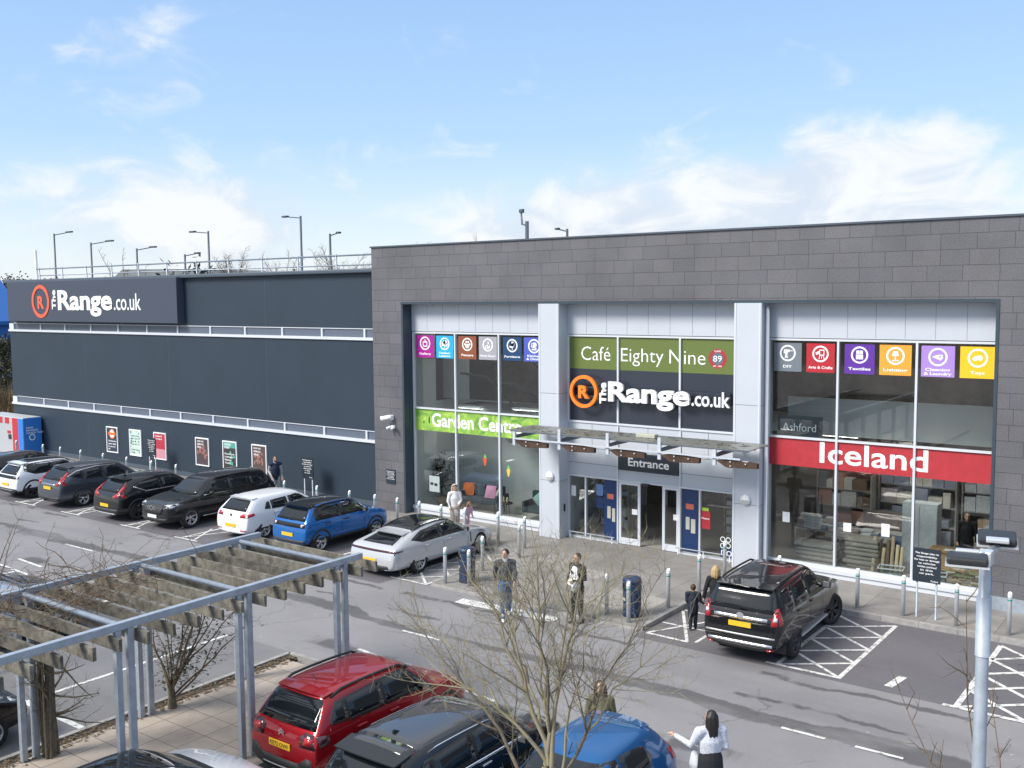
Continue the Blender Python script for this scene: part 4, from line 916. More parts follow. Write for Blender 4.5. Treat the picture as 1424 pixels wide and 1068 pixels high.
class Car:
    def __init__(s, label, x, y, rz, sp, group='cars parked in the shop car park'):
        s.sp = sp; s.root = thing(sp.get('name', 'parked_car'), label, sp.get('cat', 'car'), (x, y, 0), rz, group)
        L, W, H = sp['L'], sp['W'], sp['H']; wr = sp['wr']
        s.ya = L/2-sp['fo']; s.yb = s.ya-sp['wb']
        o = obj('body', body_mesh(sp), sp['paint'], s.root); o['t'] = 1; del o['t']
        md = o.modifiers.new('s', 'SUBSURF'); md.levels = 3; md.render_levels = 3
        me = ev_mesh(o); o.modifiers.clear(); old = o.data
        # restore the nominal size after smoothing
        xs = [v.co.x for v in me.vertices]; ys = [v.co.y for v in me.vertices]; zs = [v.co.z for v in me.vertices]
        kx = W/(max(xs)-min(xs)); z0, z1 = min(zs), max(zs); y0, y1 = min(ys), max(ys)
        for v in me.vertices:
            v.co.x *= kx; v.co.y = -L/2+(v.co.y-y0)/(y1-y0)*L; v.co.z = sp.get('zb', .22)+(v.co.z-z0)/(z1-z0)*(H-sp.get('zb', .22))
        o.data = me; bpy.data.meshes.remove(old)
        bm = bmesh.new(); bm.from_mesh(me); s.bvh = BVHTree.FromBMesh(bm); bm.free()
        # wheel housings
        cut = bmesh.new()
        for yy in (s.ya, s.yb):
            for sg in (-1, 1):
                lathe(cut, [(wr+.055, sg*(W/2-.34)), (wr+.055, sg*(W/2+.2))], 36, (0, yy, wr), 'X')
        bmesh.ops.recalc_face_normals(cut, faces=cut.faces[:])
        c = obj('cut', cut, M['clad'])
        md = o.modifiers.new('b', 'BOOLEAN'); md.object = c; md.operation = 'DIFFERENCE'; md.solver = 'EXACT'
        me2 = ev_mesh(o); o.modifiers.clear(); o.data = me2; bpy.data.meshes.remove(me); drop(c)
        if len(me2.materials) < 2: me2.materials.append(M['clad'])
        cx = sp.get('cladz', .30)
        for p in me2.polygons:
            p.use_smooth = True
            if p.material_index == 0 and p.center.z < cx: p.material_index = 1
            if abs(p.normal.x) < .98 and any(((p.center.y-yy)**2+(p.center.z-wr)**2)**.5 < wr+.058 for yy in (s.ya, s.yb)) and abs(p.center.x) > W/2-.345: p.material_index = 1
            if abs(p.center.x) < W/2-.32 and p.center.z < wr*2: p.material_index = 1 if any(abs(p.center.y-yy) < wr+.06 for yy in (s.ya, s.yb)) else p.material_index
        o.data.set_sharp_from_angle(angle=R(50))
        s.body = o
        s.wheels(wr)
        if sp.get('archtrim'):
            for yy in (s.ya, s.yb):
                pts = [(yy+(wr+.115)*math.cos(a), wr+(wr+.115)*math.sin(a)) for a in [math.pi*k/16 for k in range(17)]]+[(yy+(wr+.05)*math.cos(a), wr+(wr+.05)*math.sin(a)) for a in [math.pi*(16-k)/16 for k in range(17)]]
                for sd in 'RL': s.patch('wheel_arch_trim', pts, sd, M['clad'], .012, cell=.12)
    def ray(s, a, b, ax):
        if ax == 'R': o, d = (4, a, b), (-1, 0, 0)
        elif ax == 'L': o, d = (-4, a, b), (1, 0, 0)
        elif ax == 'B': o, d = (a, -6, b), (0, 1, 0)
        elif ax == 'F': o, d = (a, 6, b), (0, -1, 0)
        else: o, d = (a, b, 5), (0, 0, -1)
        h = s.bvh.ray_cast(Vector(o), Vector(d))
        if h[0] is None:
            g = Vector((0, a, b) if ax in 'RL' else ((a, (-1 if ax == 'B' else 1)*s.sp['L']/2, b) if ax in 'BF' else (a, b, s.sp['H'])))
            if ax == 'R': g.x = s.sp['W']/2
            if ax == 'L': g.x = -s.sp['W']/2
            h = s.bvh.find_nearest(g)
            return h[0], h[1]
        return h[0], h[1]
    def patch(s, name, pts, ax, m, off=.006, cell=.14, parent=None, th=True):
        """a panel that follows the body: outline pts seen along ax, laid on the surface"""
        bm = bmesh.new(); f = bm.faces.new([bm.verts.new((p[0], p[1], 0)) for p in pts])
        lo = [min(p[i] for p in pts) for i in (0, 1)]; hi = [max(p[i] for p in pts) for i in (0, 1)]
        for i in (0, 1):
            k = int((hi[i]-lo[i])/cell)
            for j in range(1, k+1):
                co = [0, 0, 0]; co[i] = lo[i]+(hi[i]-lo[i])*j/(k+1); no = [0, 0, 0]; no[i] = 1
                bmesh.ops.bisect_plane(bm, geom=bm.verts[:]+bm.edges[:]+bm.faces[:], plane_co=co, plane_no=no)
        dv = {'R': Vector((1, 0, 0)), 'L': Vector((-1, 0, 0)), 'B': Vector((0, -1, 0)), 'F': Vector((0, 1, 0)), 'T': Vector((0, 0, 1))}[ax]
        for v in bm.verts:
            p, nrm = s.ray(v.co.x, v.co.y, ax); v.co = p+(nrm*off if nrm.dot(dv) > .2 else dv*off)
        for fc in bm.faces:
            fc.normal_update()
            if fc.normal.dot(dv) < 0: fc.normal_flip()
            fc.smooth = True
        if th:
            be = [e for e in bm.edges if e.is_boundary]
            r = bmesh.ops.extrude_edge_only(bm, edges=be)
            for v in [g for g in r['geom'] if isinstance(g, bmesh.types.BMVert)]: v.co -= dv*(off+.012)
        return obj(name, bm, m, parent or s.root)
    def both(s, name, pts, m, **k): return [s.patch(name, pts, a, m, **k) for a in 'RL']
    def sym(s, name, pts, ax, m, **k):
        return [s.patch(name, pts, ax, m, **k), s.patch(name, [(-p[0], p[1]) for p in pts], ax, m, **k)]
    def wheels(s, wr):
        sp = s.sp; W = sp['W']/2; tw = .23; ns = sp.get('spokes', 5)
        for yy, fr in ((s.ya, 1), (s.yb, 0)):
            for sg in (1, -1):
                t = obj('wheel', getattr(s, '_ty', None) or lathe(bmesh.new(), [(wr*.66, -tw/2), (wr*.9, -tw/2), (wr*.985, -tw*.38), (wr, -tw*.2), (wr, tw*.2), (wr*.985, tw*.38), (wr*.9, tw/2), (wr*.66, tw/2), (wr*.64, tw*.3), (wr*.64, -tw*.3), (wr*.66, -tw/2)], 32, axis='X', cap=False), M['tyre'], s.root, True)
                s._ty = t.data; t.location = (sg*(W-.125), yy, wr); t.rotation_euler = (rnd.uniform(0, 6), 0, (0 if sg > 0 else math.pi)+(sp.get('steer', 0) if fr else 0))
                if not getattr(s, '_rm', None):
                    bm = bmesh.new(); rr = wr*.67
                    lathe(bm, [(rr, .10), (rr, .115), (rr*.93, .112), (rr*.90, .05), (rr*.88, -.08), (rr, -.08), (rr, .10)], 32, axis='X', cap=False)
                    lathe(bm, [(rr*.9, .0), (.0, .0)], 24, axis='X', mi=1)
                    lathe(bm, [(rr*.22, .055), (rr*.2, .095), (.0, .1)], 16, axis='X')
                    for k in range(ns):
                        for off in ((-.12, .12) if sp.get('dual', True) else (0,)):
                            a = 2*math.pi*k/ns; b_ = a+off*(1.6 if ns < 8 else .8)
                            p0 = Vector((.085, math.cos(a)*rr*.15, math.sin(a)*rr*.15)); p1 = Vector((.095, math.cos(b_)*rr*.95, math.sin(b_)*rr*.95))
                            d = (p1-p0).normalized(); n2 = Vector((0, -d.z, d.y)).normalized(); w0, w1 = rr*.07, rr*(.11 if ns < 8 else .06)
                            vs_ = [bm.verts.new(q) for q in (p0-n2*w0, p1-n2*w1, p1+n2*w1, p0+n2*w0)]; vb = [bm.verts.new(v.co-Vector((.04, 0, 0))) for v in vs_]
                            bm.faces.new(vs_); [bm.faces.new((vs_[i], vb[i], vb[(i+1) % 4], vs_[(i+1) % 4])) for i in range(4)]
                    bmesh.ops.recalc_face_normals(bm, faces=bm.faces[:])
                    s._rm = bm
                    rim = obj('rim', bm, [sp.get('rim', M['rim']), M['black']], t); s._rm = rim.data
                else: rim = obj('rim', s._rm, [], t)
                rim.location = (.0, 0, 0)
    def plate(s, y, z, w_=.52, h=.112, rear=True, tilt=0., txt=None, m=None):
        p, n = s.ray(0, z, 'B' if rear else 'F')
        b = obj('number_plate', mbox(-w_/2, w_/2, -.006, .012, -h/2, h/2), m or (M['plate_y'] if rear else M['plate_w']), s.root)
        b.location = (0, p.y+(-.015 if rear else .015), z); b.rotation_euler = (tilt, 0, 0 if rear else math.pi)
        if txt:
            t = fit('registration', txt, -w_*.44, w_*.44, -h*.33, h*.66, M['plate_text'], b, -.008, .012)
        return b
    def mirrors(s, y, z, m, sc=1.):
        W = s.sp['W']/2
        for sg in (1, -1):
            bm = bmesh.new(); bmesh.ops.create_cube(bm, size=1, matrix=Matrix.Diagonal((.19*sc, .14*sc, .15*sc, 1)))
            for v in bm.verts:
                if v.co.y > 0: v.co.x *= .75; v.co.z *= .7
            bmesh.ops.bevel(bm, geom=bm.edges[:], offset=.035*sc, segments=3, affect='EDGES', profile=.6)
            o = obj('door_mirror', bm, m, s.root, True); o.location = (sg*(W+.09), y, z)
            g = obj('mirror_glass', mbox(-.07*sc, .07*sc, -.074*sc, -.071*sc, -.05*sc, .05*sc), M['chrome'], o)
            bm = bmesh.new(); tube(bm, [(-sg*.05, 0, -.03), (-sg*.17, .01, -.07)], .03, 8); obj('mirror_stalk', bm, M['clad'], o, True)
    def rails(s, y0, y1, xr, m, h=.05, r=.017):
        for sg in (1, -1):
            pts = []
            for k in range(9):
                y = y0+(y1-y0)*k/8; p, n = s.ray(sg*xr, y, 'T'); pts.append(p+Vector((0, 0, h if 0 < k < 8 else .0)))
            obj('roof_rail', tube(bmesh.new(), pts, r, 8), m, s.root, True)
    def fin(s, y, m):
        p, n = s.ray(0, y, 'T'); bm = bmesh.new(); prism(bm, [(-.09, -.01), (.09, -.01), (-.05, .06), (-.08, .055)], 'X', -.015, .015)
        o = obj('aerial', bm, m, s.root); o.location = p
    def wand(s, y, m):
        p, n = s.ray(0, y, 'T'); obj('aerial', tube(bmesh.new(), [p, p+Vector((0, -.12, .14))], .008, 6), m, s.root)
    def spoiler(s, m, out=.12, hw=None, dz=.0):
        sp = s.sp; yr = -sp['L']/2+sp['rr']; hw = hw or sp['W']*.33
        p, n = s.ray(0, yr+.16, 'T'); q, n = s.ray(hw*.85, yr+.16, 'T')
        bm = bmesh.new(); vs_ = []
        for x in (-hw, -hw*.5, 0, hw*.5, hw):
            t = abs(x/hw); z = p.z+(q.z-p.z)*t*t+.012; ye = yr-out+.06*t*t
            vs_.append([bm.verts.new(v) for v in ((x, yr+.22, z), (x*.99, ye, z-.03-dz), (x*.98, ye+.02, z-.065-dz), (x, yr+.18, z-.05))])
        for a, b in zip(vs_, vs_[1:]):
            for k in range(4): bm.faces.new((a[k], b[k], b[(k+1) % 4], a[(k+1) % 4]))
        bm.faces.new(vs_[0]); bm.faces.new(vs_[-1][::-1]); bmesh.ops.recalc_face_normals(bm, faces=bm.faces[:])
        obj('spoiler', bm, m, s.root)
    def seams(s, lines):
        """thin dark gaps between panels; lines are (y,z) runs on the side"""
        for ax in 'RL':
            bm = bmesh.new()
            for ln_ in lines:
                for a, b in zip(ln_, ln_[1:]):
                    k = max(2, int(Vector((b[0]-a[0], b[1]-a[1])).length/.12)); d = Vector((b[0]-a[0], b[1]-a[1])).normalized(); nn = Vector((-d.y, d.x))*.006; prev = None
                    for j in range(k+1):
                        c = Vector(a)+(Vector(b)-Vector(a))*j/k; cur = []
                        for q in (c-nn, c+nn):
                            p, n = s.ray(q.x, q.y, ax); cur.append(bm.verts.new(p+n*.003))
                        if prev: bm.faces.new((prev[0], prev[1], cur[1], cur[0]))
                        prev = cur
            obj('door_seam', bm, M['seam'], s.root)
    def handles(s, ys, z, m):
        for y in ys:
            for sg, ax in ((1, 'R'), (-1, 'L')):
                p, n = s.ray(y, z, ax); o = obj('door_handle', mbox(-.02, .02, -.11, .11, -.016, .016, bev=.008), m, s.root); o.location = p+n*.018
    def sidewin(s, wins, frame=None, pil=None):
        """wins: list of outlines (y,z); frame: outline of a darker surround laid first"""
        if frame:
            for ax in 'RL': s.patch('window_surround', frame, ax, pil or M['black'], .004)
        for w_ in wins:
            for ax in 'RL': s.patch('side_window', w_, ax, M['car_glass'], .009)
    def wiper(s, z0, z1):
        pts = []
        for k in range(5):
            p, n = s.ray(.28*k/4, z0+(z1-z0)*k/4, 'B'); pts.append(p+n*.02)
        obj('rear_wiper', tube(bmesh.new(), pts, .011, 6), M['black'], s.root)

def glasshouse(c, zlo, zhi, front_w=.62, rear=True, rz=None, rw=None):
    """windscreen and rear window patches; zlo..zhi heights"""
    sp = c.sp; W = sp['W']/2
    c.patch('windscreen', [(-W*.80, zlo), (W*.80, zlo), (W*.76, zlo+.1), (W*.62, zhi), (-W*.62, zhi), (-W*.76, zlo+.1)], 'F', M['car_glass'], .007)
    if rear:
        a, b = rz; w0, w1 = rw
        c.patch('rear_window', [(-w0, a), (w0, a), (w1+.01, b-.04), (w1-.03, b), (-w1+.03, b), (-w1-.01, b-.04)], 'B', M['car_glass'], .007)
CARG = 'cars parked in the shop car park'
def base(**k):
    d = dict(L=4.3, W=1.8, H=1.55, zb=.22, belt=.98, beltf=.92, hood=.98, hoodf=.80, rr=.42, rb=.10, ws=1.72, cowl=1.08, fo=.86, wb=2.6, wr=.33, rw=.68)
    d.update(k); return d
def pts_rect(x0, x1, z0, z1): return [(x0, z0), (x1, z0), (x1, z1), (x0, z1)]
# ---- foreground: red crossover, tail towards the camera
pr = paint('red', (.30, .006, .012), .35, .30)
sp = base(L=4.16, W=1.765, H=1.60, belt=1.02, beltf=.98, hood=1.03, hoodf=.86, rr=.50, rb=.13, ws=1.62, cowl=1.02, fo=.84, wb=2.60, wr=.335, paint=pr, cladz=.40, archtrim=True, rw=.71, rim=M['rim_dark'])
c = Car('glossy red crossover with black roof rails and yellow plate, parked beside the pergola', -12.97, 12.88, 0, sp)
c.sidewin([[(.78, 1.04), (-.30, 1.04), (-.30, 1.43), (.18, 1.45), (.32, 1.42)], [(-.38, 1.04), (-1.18, 1.06), (-1.18, 1.40), (-.38, 1.43)]], [(.88, 1.01), (-1.62, 1.10), (-1.60, 1.22), (-1.42, 1.42), (-.4, 1.47), (.24, 1.48), (.40, 1.43)])
s_ = [(-1.24, 1.07), (-1.58, 1.13), (-1.46, 1.36), (-1.24, 1.39)]; [c.patch('quarter_window', s_, a, M['car_glass'], .009) for a in 'RL']
glasshouse(c, 1.06, 1.46, rz=(1.06, 1.47), rw=(.72, .58)); c.patch('rear_bumper', [(-.85, .30), (.85, .30), (.87, .60), (.62, .64), (.45, .52), (-.45, .52), (-.62, .64), (-.87, .60)], 'B', M['clad'], .012)
c.patch('skid_plate', pts_rect(-.42, .42, .28, .38), 'B', M['skid'], .02)
lp = [(.46, .80), (.78, .80), (.84, .86), (.84, 1.0), (.52, 1.02), (.44, .95)]
for sg in (1, -1):
    o = c.patch('tail_lamp', [(sg*p[0], p[1]) for p in lp], 'B', M['tail_dark'], .02); c.patch('lamp_lens', [(sg*p[0], p[1]) for p in [(.53, .84), (.70, .84), (.72, .95), (.55, .96)]], 'B', M['tail'], .026, parent=o)
for ax, sg in (('R', 1), ('L', -1)): c.patch('tail_lamp', [(-2.02, .82), (-1.72, .84), (-1.70, .98), (-2.0, 1.02)], ax, M['tail_dark'], .012)
c.plate(0, .74, txt='KE72 OWF'); c.mirrors(.62, 1.08, M['black']); c.rails(-1.45, .45, .60, M['black'], .055, .024); c.wand(-1.2, M['black']); c.spoiler(pr, .06, .58)
d = Decal().poly([(-.07, .02), (0, .075), (.07, .02), (.07, -.005), (0, .045), (-.07, -.005)]).poly([(-.07, -.03), (0, .025), (.07, -.03), (.07, -.055), (0, -.005), (-.07, -.055)]); p, n = c.ray(0, .93, 'B'); o = obj('badge', d.bm, M['chrome'], c.root); o.location = p+Vector((0, -.02, 0))
c.seams([[(-.34, 1.0), (-.34, .42)], [(.62, .95), (.70, .6), (.62, .42)], [(-1.18, 1.03), (-1.02, .72), (-.98, .5)]]); c.handles((-.18, -.98), .92, pr); c.wiper(1.10, 1.13)
c.sym('head_lamp', [(.50, .72), (.74, .72), (.76, .84), (.52, .84)], 'F', M['lamp_clear']); c.patch('grille', pts_rect(-.6, .6, .40, .60), 'F', M['clad'], .01)
bm = bmesh.new()
for k in range(4):
    pp = [c.ray(-.52+.13*k+.0*k, z, 'B')[0]+Vector((0, -.012, 0)) for z in (1.1,)]
# ---- foreground: grey and black hybrid SUV
pg = paint('graphite', (.012, .013, .015), .1, .2); pgr = paint('grey_roof', (.07, .073, .078), .5, .06)
sp = base(L=4.45, W=1.84, H=1.63, belt=1.06, beltf=.99, hood=1.05, hoodf=.90, rr=.42, rb=.12, ws=1.75, cowl=1.10, fo=.92, wb=2.675, wr=.36, paint=pg, cladz=.34, archtrim=True, rw=.70)
c = Car('dark graphite family SUV with grey roof and chrome window line, beside the red crossover', -10.3, 12.1, 0, sp)
c.sidewin([[(.80, 1.08), (-.30, 1.08), (-.30, 1.45), (.2, 1.47), (.38, 1.42)], [(-.38, 1.08), (-1.25, 1.10), (-1.25, 1.40), (-.38, 1.45)], [(-1.31, 1.11), (-1.68, 1.20), (-1.5, 1.34), (-1.31, 1.39)]], [(.92, 1.05), (-1.70, 1.13), (-1.72, 1.20), (-1.42, 1.42), (-.4, 1.49), (.26, 1.50), (.46, 1.43)])
c.both('chrome_strip', [(.92, 1.045), (-1.20, 1.075), (-1.75, 1.19), (-1.75, 1.165), (-1.2, 1.045), (.92, 1.015)], M['chrome'], off=.014)
c.patch('roof_panel', [(-.60, -1.45), (.60, -1.45), (.63, -.2), (.60, .42), (-.60, .42), (-.63, -.2)], 'T', pgr, .006); c.patch('roof_hatch', [(-.60, -1.70), (.60, -1.70), (.60, -1.47), (-.60, -1.47)], 'T', pgr, .006)
glasshouse(c, 1.08, 1.5, rz=(1.08, 1.45), rw=(.74, .60)); c.spoiler(M['black'], .22, .62, .03); c.fin(-1.25, M['black']); c.mirrors(.66, 1.10, M['black'])
c.patch('tail_panel', [(-.86, .90), (.86, .90), (.84, 1.02), (-.84, 1.02)], 'B', M['car_glass'], .012); c.sym('tail_lamp', [(.48, .92), (.84, .92), (.83, 1.0), (.50, 1.0)], 'B', M['tail'], off=.02)
c.plate(0, .62); c.patch('rear_bumper', [(-.86, .28), (.86, .28), (.88, .5), (-.88, .5)], 'B', M['clad'], .012); c.seams([[(-.34, 1.03), (-.34, .4)], [(.7, 1.0), (.78, .6), (.7, .4)], [(-1.25, 1.06), (-1.08, .74)]]); c.handles((-.18, -1.05), .96, M['chrome']); c.rails(-1.3, .3, .665, M['chrome'], .02, .012)
# ---- foreground: small blue hatchback, nose towards the camera
pb = paint('blue', (.005, .095, .27), .3, .2)
sp = base(L=3.80, W=1.665, H=1.52, belt=.96, beltf=.94, hood=.99, hoodf=.84, rr=.52, rb=.10, ws=1.72, cowl=.98, fo=.72, wb=2.45, wr=.30, paint=pb, rw=.72, cladz=.26)
c = Car('small blue hatchback with rounded roof, nose to the camera behind the bare tree', -8.0, 12.3, math.pi, sp)
c.sidewin([[(.80, 1.0), (-.12, 1.0), (-.12, 1.38), (.10, 1.40), (.26, 1.36)], [(-.20, 1.0), (-.92, 1.02), (-1.02, 1.14), (-.86, 1.33), (-.5, 1.38), (-.20, 1.39)]])
glasshouse(c, 1.0, 1.40, rz=(1.0, 1.36), rw=(.62, .5)); c.sym('tail_lamp', [(.60, .86), (.76, .84), (.74, 1.12), (.64, 1.14)], 'B', M['tail'], off=.012); c.both('tail_lamp', [(-1.86, .84), (-1.62, .88), (-1.55, 1.06), (-1.70, 1.10)], M['tail'], off=.012)
c.sym('head_lamp', [(.42, .68), (.68, .74), (.70, .90), (.5, .86)], 'F', M['lamp_clear'], off=.012); c.patch('grille', pts_rect(-.5, .5, .38, .52), 'F', M['clad'], .01); c.plate(0, .62, rear=False); c.mirrors(.62, 1.03, pb, .9); c.spoiler(pb, .05, .5)
c.seams([[(-.06, .97), (-.06, .34)], [(.72, .92), (.78, .6), (.70, .34)], [(-.92, .98), (-.74, .6), (-.72, .4)]]); c.handles((.1, -.72), .88, pb); c.wand(.2, M['black']); c.sym('bonnet_line', [(.44, 1.05), (.46, 1.05), (.52, 1.7), (.50, 1.7)], 'T', M['seam'], off=.003)
# ---- foreground: white car almost below the camera
pw = paint('white', (.70, .71, .73), .0, .22)
sp = base(L=4.35, W=1.80, H=1.47, belt=.92, beltf=.90, hood=.96, hoodf=.78, rr=.55, ws=1.75, cowl=1.02, fo=.86, wb=2.65, wr=.33, paint=pw, rw=.70)
c = Car('white saloon with black glass roof cut off by the bottom edge below the pergola', -13.05, 8.1, 0, sp)
c.sidewin([[(.95, .95), (-.15, .95), (-.15, 1.30), (.3, 1.32), (.5, 1.28)], [(-.23, .95), (-1.2, .97), (-1.15, 1.2), (-.9, 1.28), (-.23, 1.31)]])
glasshouse(c, .97, 1.36, rz=(.98, 1.3), rw=(.68, .55)); c.patch('glass_roof', [(-.60, -1.3), (.60, -1.3), (.62, -.3), (.60, .40), (-.60, .40), (-.62, -.3)], 'T', M['roof_glass'], .006); c.mirrors(.72, .98, pw)
c.patch('scuttle', [(-.72, 1.08), (.72, 1.08), (.60, 1.24), (-.60, 1.24)], 'T', M['clad'], .008); c.sym('head_lamp', [(.5, .64), (.78, .66), (.78, .76), (.52, .76)], 'F', M['lamp_clear']); c.plate(0, .5, rear=False); c.seams([[(-.2, .9), (-.2, .3)], [(.85, .85), (.85, .3)]]); c.handles((0, -.95), .84, pw)
# ---- beyond the pergola
pk = paint('black', (.009, .010, .012), .0, .3)
sp = base(L=4.3, W=1.80, H=1.47, belt=.93, beltf=.9, hood=.96, hoodf=.8, paint=paint('pewter', (.17, .18, .20), .6, .25), wr=.33)
def plain(c, z0=.96, z1=1.38):
    sp = c.sp; k = sp['H']-1.47
    c.sidewin([[(.85, z0), (-.2, z0), (-.2, z1-.06+k), (.25, z1-.05+k), (.42, z1-.1+k)], [(-.28, z0), (-1.2, z0+.02), (-1.15, z1-.2+k), (-.9, z1-.1+k), (-.28, z1-.06+k)]]); glasshouse(c, z0+.02, z1+k-.02, rz=(z0+.03, z1+k-.08), rw=(.68, .54))
    c.sym('tail_lamp', [(.5, .80), (.8, .80), (.8, .94), (.55, .94)], 'B', M['tail'], off=.012); c.sym('head_lamp', [(.5, .68), (.76, .7), (.76, .8), (.52, .8)], 'F', M['lamp_clear']); c.plate(0, .62); c.plate(0, .5, rear=False); c.mirrors(.66, z0+.04, sp['paint'])
c = Car('pewter hatchback seen past the far end of the pergola at the left edge', -26.1, 11.9, 0, sp); plain(c); c.rails(-1.2, .4, .62, M['chrome'], .02, .014)
sp = dict(sp); sp['paint'] = paint('ice', (.42, .44, .47), .5, .25)
c = Car('pale silver hatchback behind the twig covered pergola corner', -24.1, 11.6, 0, sp); plain(c)
sp = dict(sp); sp['paint'] = pk; sp['H'] = 1.5
c = Car('black car whose nose shows at the left edge beside the pergola posts', -19.15, 7.3, 0, sp); plain(c)
# ---- row along the navy wing, tails out
sp = base(L=4.5, W=1.84, H=1.46, belt=.93, beltf=.9, hood=.96, hoodf=.8, paint=pk, wr=.34, rr=.6)
c = Car('black saloon at the far left end of the wall row, half out of frame', -45.0, 23.3, 0, sp); plain(c)
pwh = paint('pearl_white', (.74, .76, .79), .0, .25)
sp = base(L=4.1, W=1.78, H=1.53, belt=1.0, beltf=.97, hood=1.02, hoodf=.9, rr=.48, ws=1.62, cowl=1.0, fo=.80, wb=2.56, wr=.34, paint=pwh, cladz=.36, archtrim=True, rim=M['rim_dark'], rw=.69)
c = Car('white compact crossover with black roof near the blue kiosk', -41.85, 22.85, 0, sp)
c.sidewin([[(.75, 1.02), (-.35, 1.02), (-.35, 1.39), (.15, 1.40), (.32, 1.36)], [(-.42, 1.02), (-1.15, 1.04), (-1.45, 1.2), (-1.3, 1.34), (-.42, 1.39)]], [(.85, 1.0), (-1.2, 1.0), (-1.75, 1.22), (-1.5, 1.42), (-.3, 1.47), (.25, 1.46), (.42, 1.38)])
c.patch('black_roof', [(-.60, -1.62), (.60, -1.62), (.63, -.5), (.60, .45), (-.60, .45), (-.63, -.5)], 'T', M['roof_glass'], .006); glasshouse(c, 1.03, 1.42, rz=(1.02, 1.34), rw=(.66, .55)); c.spoiler(pwh, .14, .58)
c.patch('tail_bar', [(-.82, .86), (.82, .86), (.84, .98), (-.84, .98)], 'B', M['car_glass'], .012); c.sym('tail_lamp', [(.56, .88), (.80, .88), (.80, .96), (.56, .96)], 'B', M['tail_dark'], off=.02); c.plate(0, .62); c.patch('rear_bumper', [(-.85, .28), (.85, .28), (.86, .46), (-.86, .46)], 'B', M['clad'], .012); c.patch('skid_plate', pts_rect(-.5, .5, .28, .40), 'B', M['skid'], .02); c.mirrors(.6, 1.06, M['black']); c.seams([[(-.38, 1.0), (-.38, .4)], [(.62, .9), (.62, .4)]])
pgy = paint('slate_grey', (.075, .085, .105), .5, .28)
sp = base(L=4.57, W=1.82, H=1.65, belt=1.06, beltf=1.0, hood=1.05, hoodf=.9, rr=.66, rb=.10, ws=1.78, cowl=1.05, fo=.93, wb=2.62, wr=.345, paint=pgy, cladz=.33, archtrim=True, rw=.69)
c = Car('slate grey SUV with tall red corner lamps and a tow bar', -38.5, 23.05, 0, sp)
c.sidewin([[(.80, 1.08), (-.25, 1.08), (-.25, 1.46), (.15, 1.48), (.34, 1.43)], [(-.33, 1.08), (-1.12, 1.10), (-1.12, 1.42), (-.33, 1.46)], [(-1.2, 1.11), (-1.72, 1.26), (-1.5, 1.37), (-1.2, 1.41)]])
c.both('chrome_strip', [(.3, 1.50), (-.5, 1.53), (-1.4, 1.45), (-1.82, 1.28), (-1.84, 1.25), (-1.4, 1.42), (-.5, 1.50), (.3, 1.47)], M['chrome'], off=.012)
glasshouse(c, 1.08, 1.52, rz=(1.12, 1.50), rw=(.66, .56)); c.spoiler(pgy, .1, .6)
for sg in (1, -1): c.patch('tail_lamp', [(sg*x, z) for x, z in ((.58, .92), (.86, .96), (.85, 1.08), (.74, 1.12), (.66, 1.52), (.60, 1.52), (.64, 1.12), (.55, 1.02))], 'B', M['tail'], .014)
c.both('tail_lamp', [(-2.2, .94), (-1.88, .94), (-2.0, 1.05), (-1.86, 1.48), (-1.92, 1.50), (-2.16, 1.08)], M['tail'], off=.012); c.plate(0, .82); c.patch('chrome_bar', pts_rect(-.5, .5, .95, .98), 'B', M['chrome'], .012); c.patch('rear_bumper', [(-.86, .28), (.86, .28), (.88, .48), (-.88, .48)], 'B', M['clad'], .012); c.mirrors(.68, 1.12, pgy); c.rails(-1.4, .4, .62, M['chrome'], .025, .012)
obj('tow_bar', tube(bmesh.new(), [(0, -2.2, .38), (0, -2.4, .36), (0, -2.42, .46)], .03, 8), M['black'], c.root, True); c.seams([[(-.29, 1.04), (-.29, .38)], [(.66, .95), (.66, .38)], [(-1.12, 1.06), (-1.0, .75)]]); c.handles((-.12, -.95), .95, pgy); c.wiper(1.15, 1.2)
sp = base(L=4.43, W=1.86, H=1.60, belt=1.08, beltf=1.0, hood=1.04, hoodf=.92, rr=.62, rb=.12, ws=1.78, cowl=1.1, fo=.87, wb=2.70, wr=.36, paint=pk, cladz=.38, archtrim=True, rw=.68, rim=M['rim_dark'])
c = Car('black crossover with red angular lamps and silver window kick', -34.4, 22.95, 0, sp)
c.sidewin([[(.80, 1.09), (-.25, 1.08), (-.25, 1.43), (.15, 1.44), (.34, 1.39)], [(-.33, 1.08), (-1.05, 1.10), (-1.42, 1.28), (-1.2, 1.38), (-.33, 1.43)]]); c.both('chrome_strip', [(.5, 1.07), (-1.0, 1.065), (-1.45, 1.27), (-1.48, 1.25), (-1.02, 1.04), (.5, 1.045)], M['chrome'], off=.012)
glasshouse(c, 1.08, 1.48, rz=(1.10, 1.44), rw=(.62, .55)); c.spoiler(pk, .12, .6); c.fin(-1.3, M['black'])
for sg in (1, -1): c.patch('tail_lamp', [(sg*x, z) for x, z in ((.46, .90), (.86, .92), (.86, 1.02), (.76, 1.10), (.70, 1.40), (.62, 1.40), (.66, 1.08), (.46, .97))], 'B', M['tail'], .014)
c.both('tail_lamp', [(-2.15, .92), (-1.80, .92), (-1.95, 1.04), (-1.72, 1.38), (-1.80, 1.40), (-2.08, 1.06)], M['tail'], off=.012); c.plate(0, .62); c.patch('rear_bumper', [(-.86, .28), (.86, .28), (.88, .5), (-.88, .5)], 'B', M['clad'], .012); c.mirrors(.66, 1.12, pk); c.patch('skid_plate', pts_rect(-.6, .6, .30, .34), 'B', M['skid'], .02)
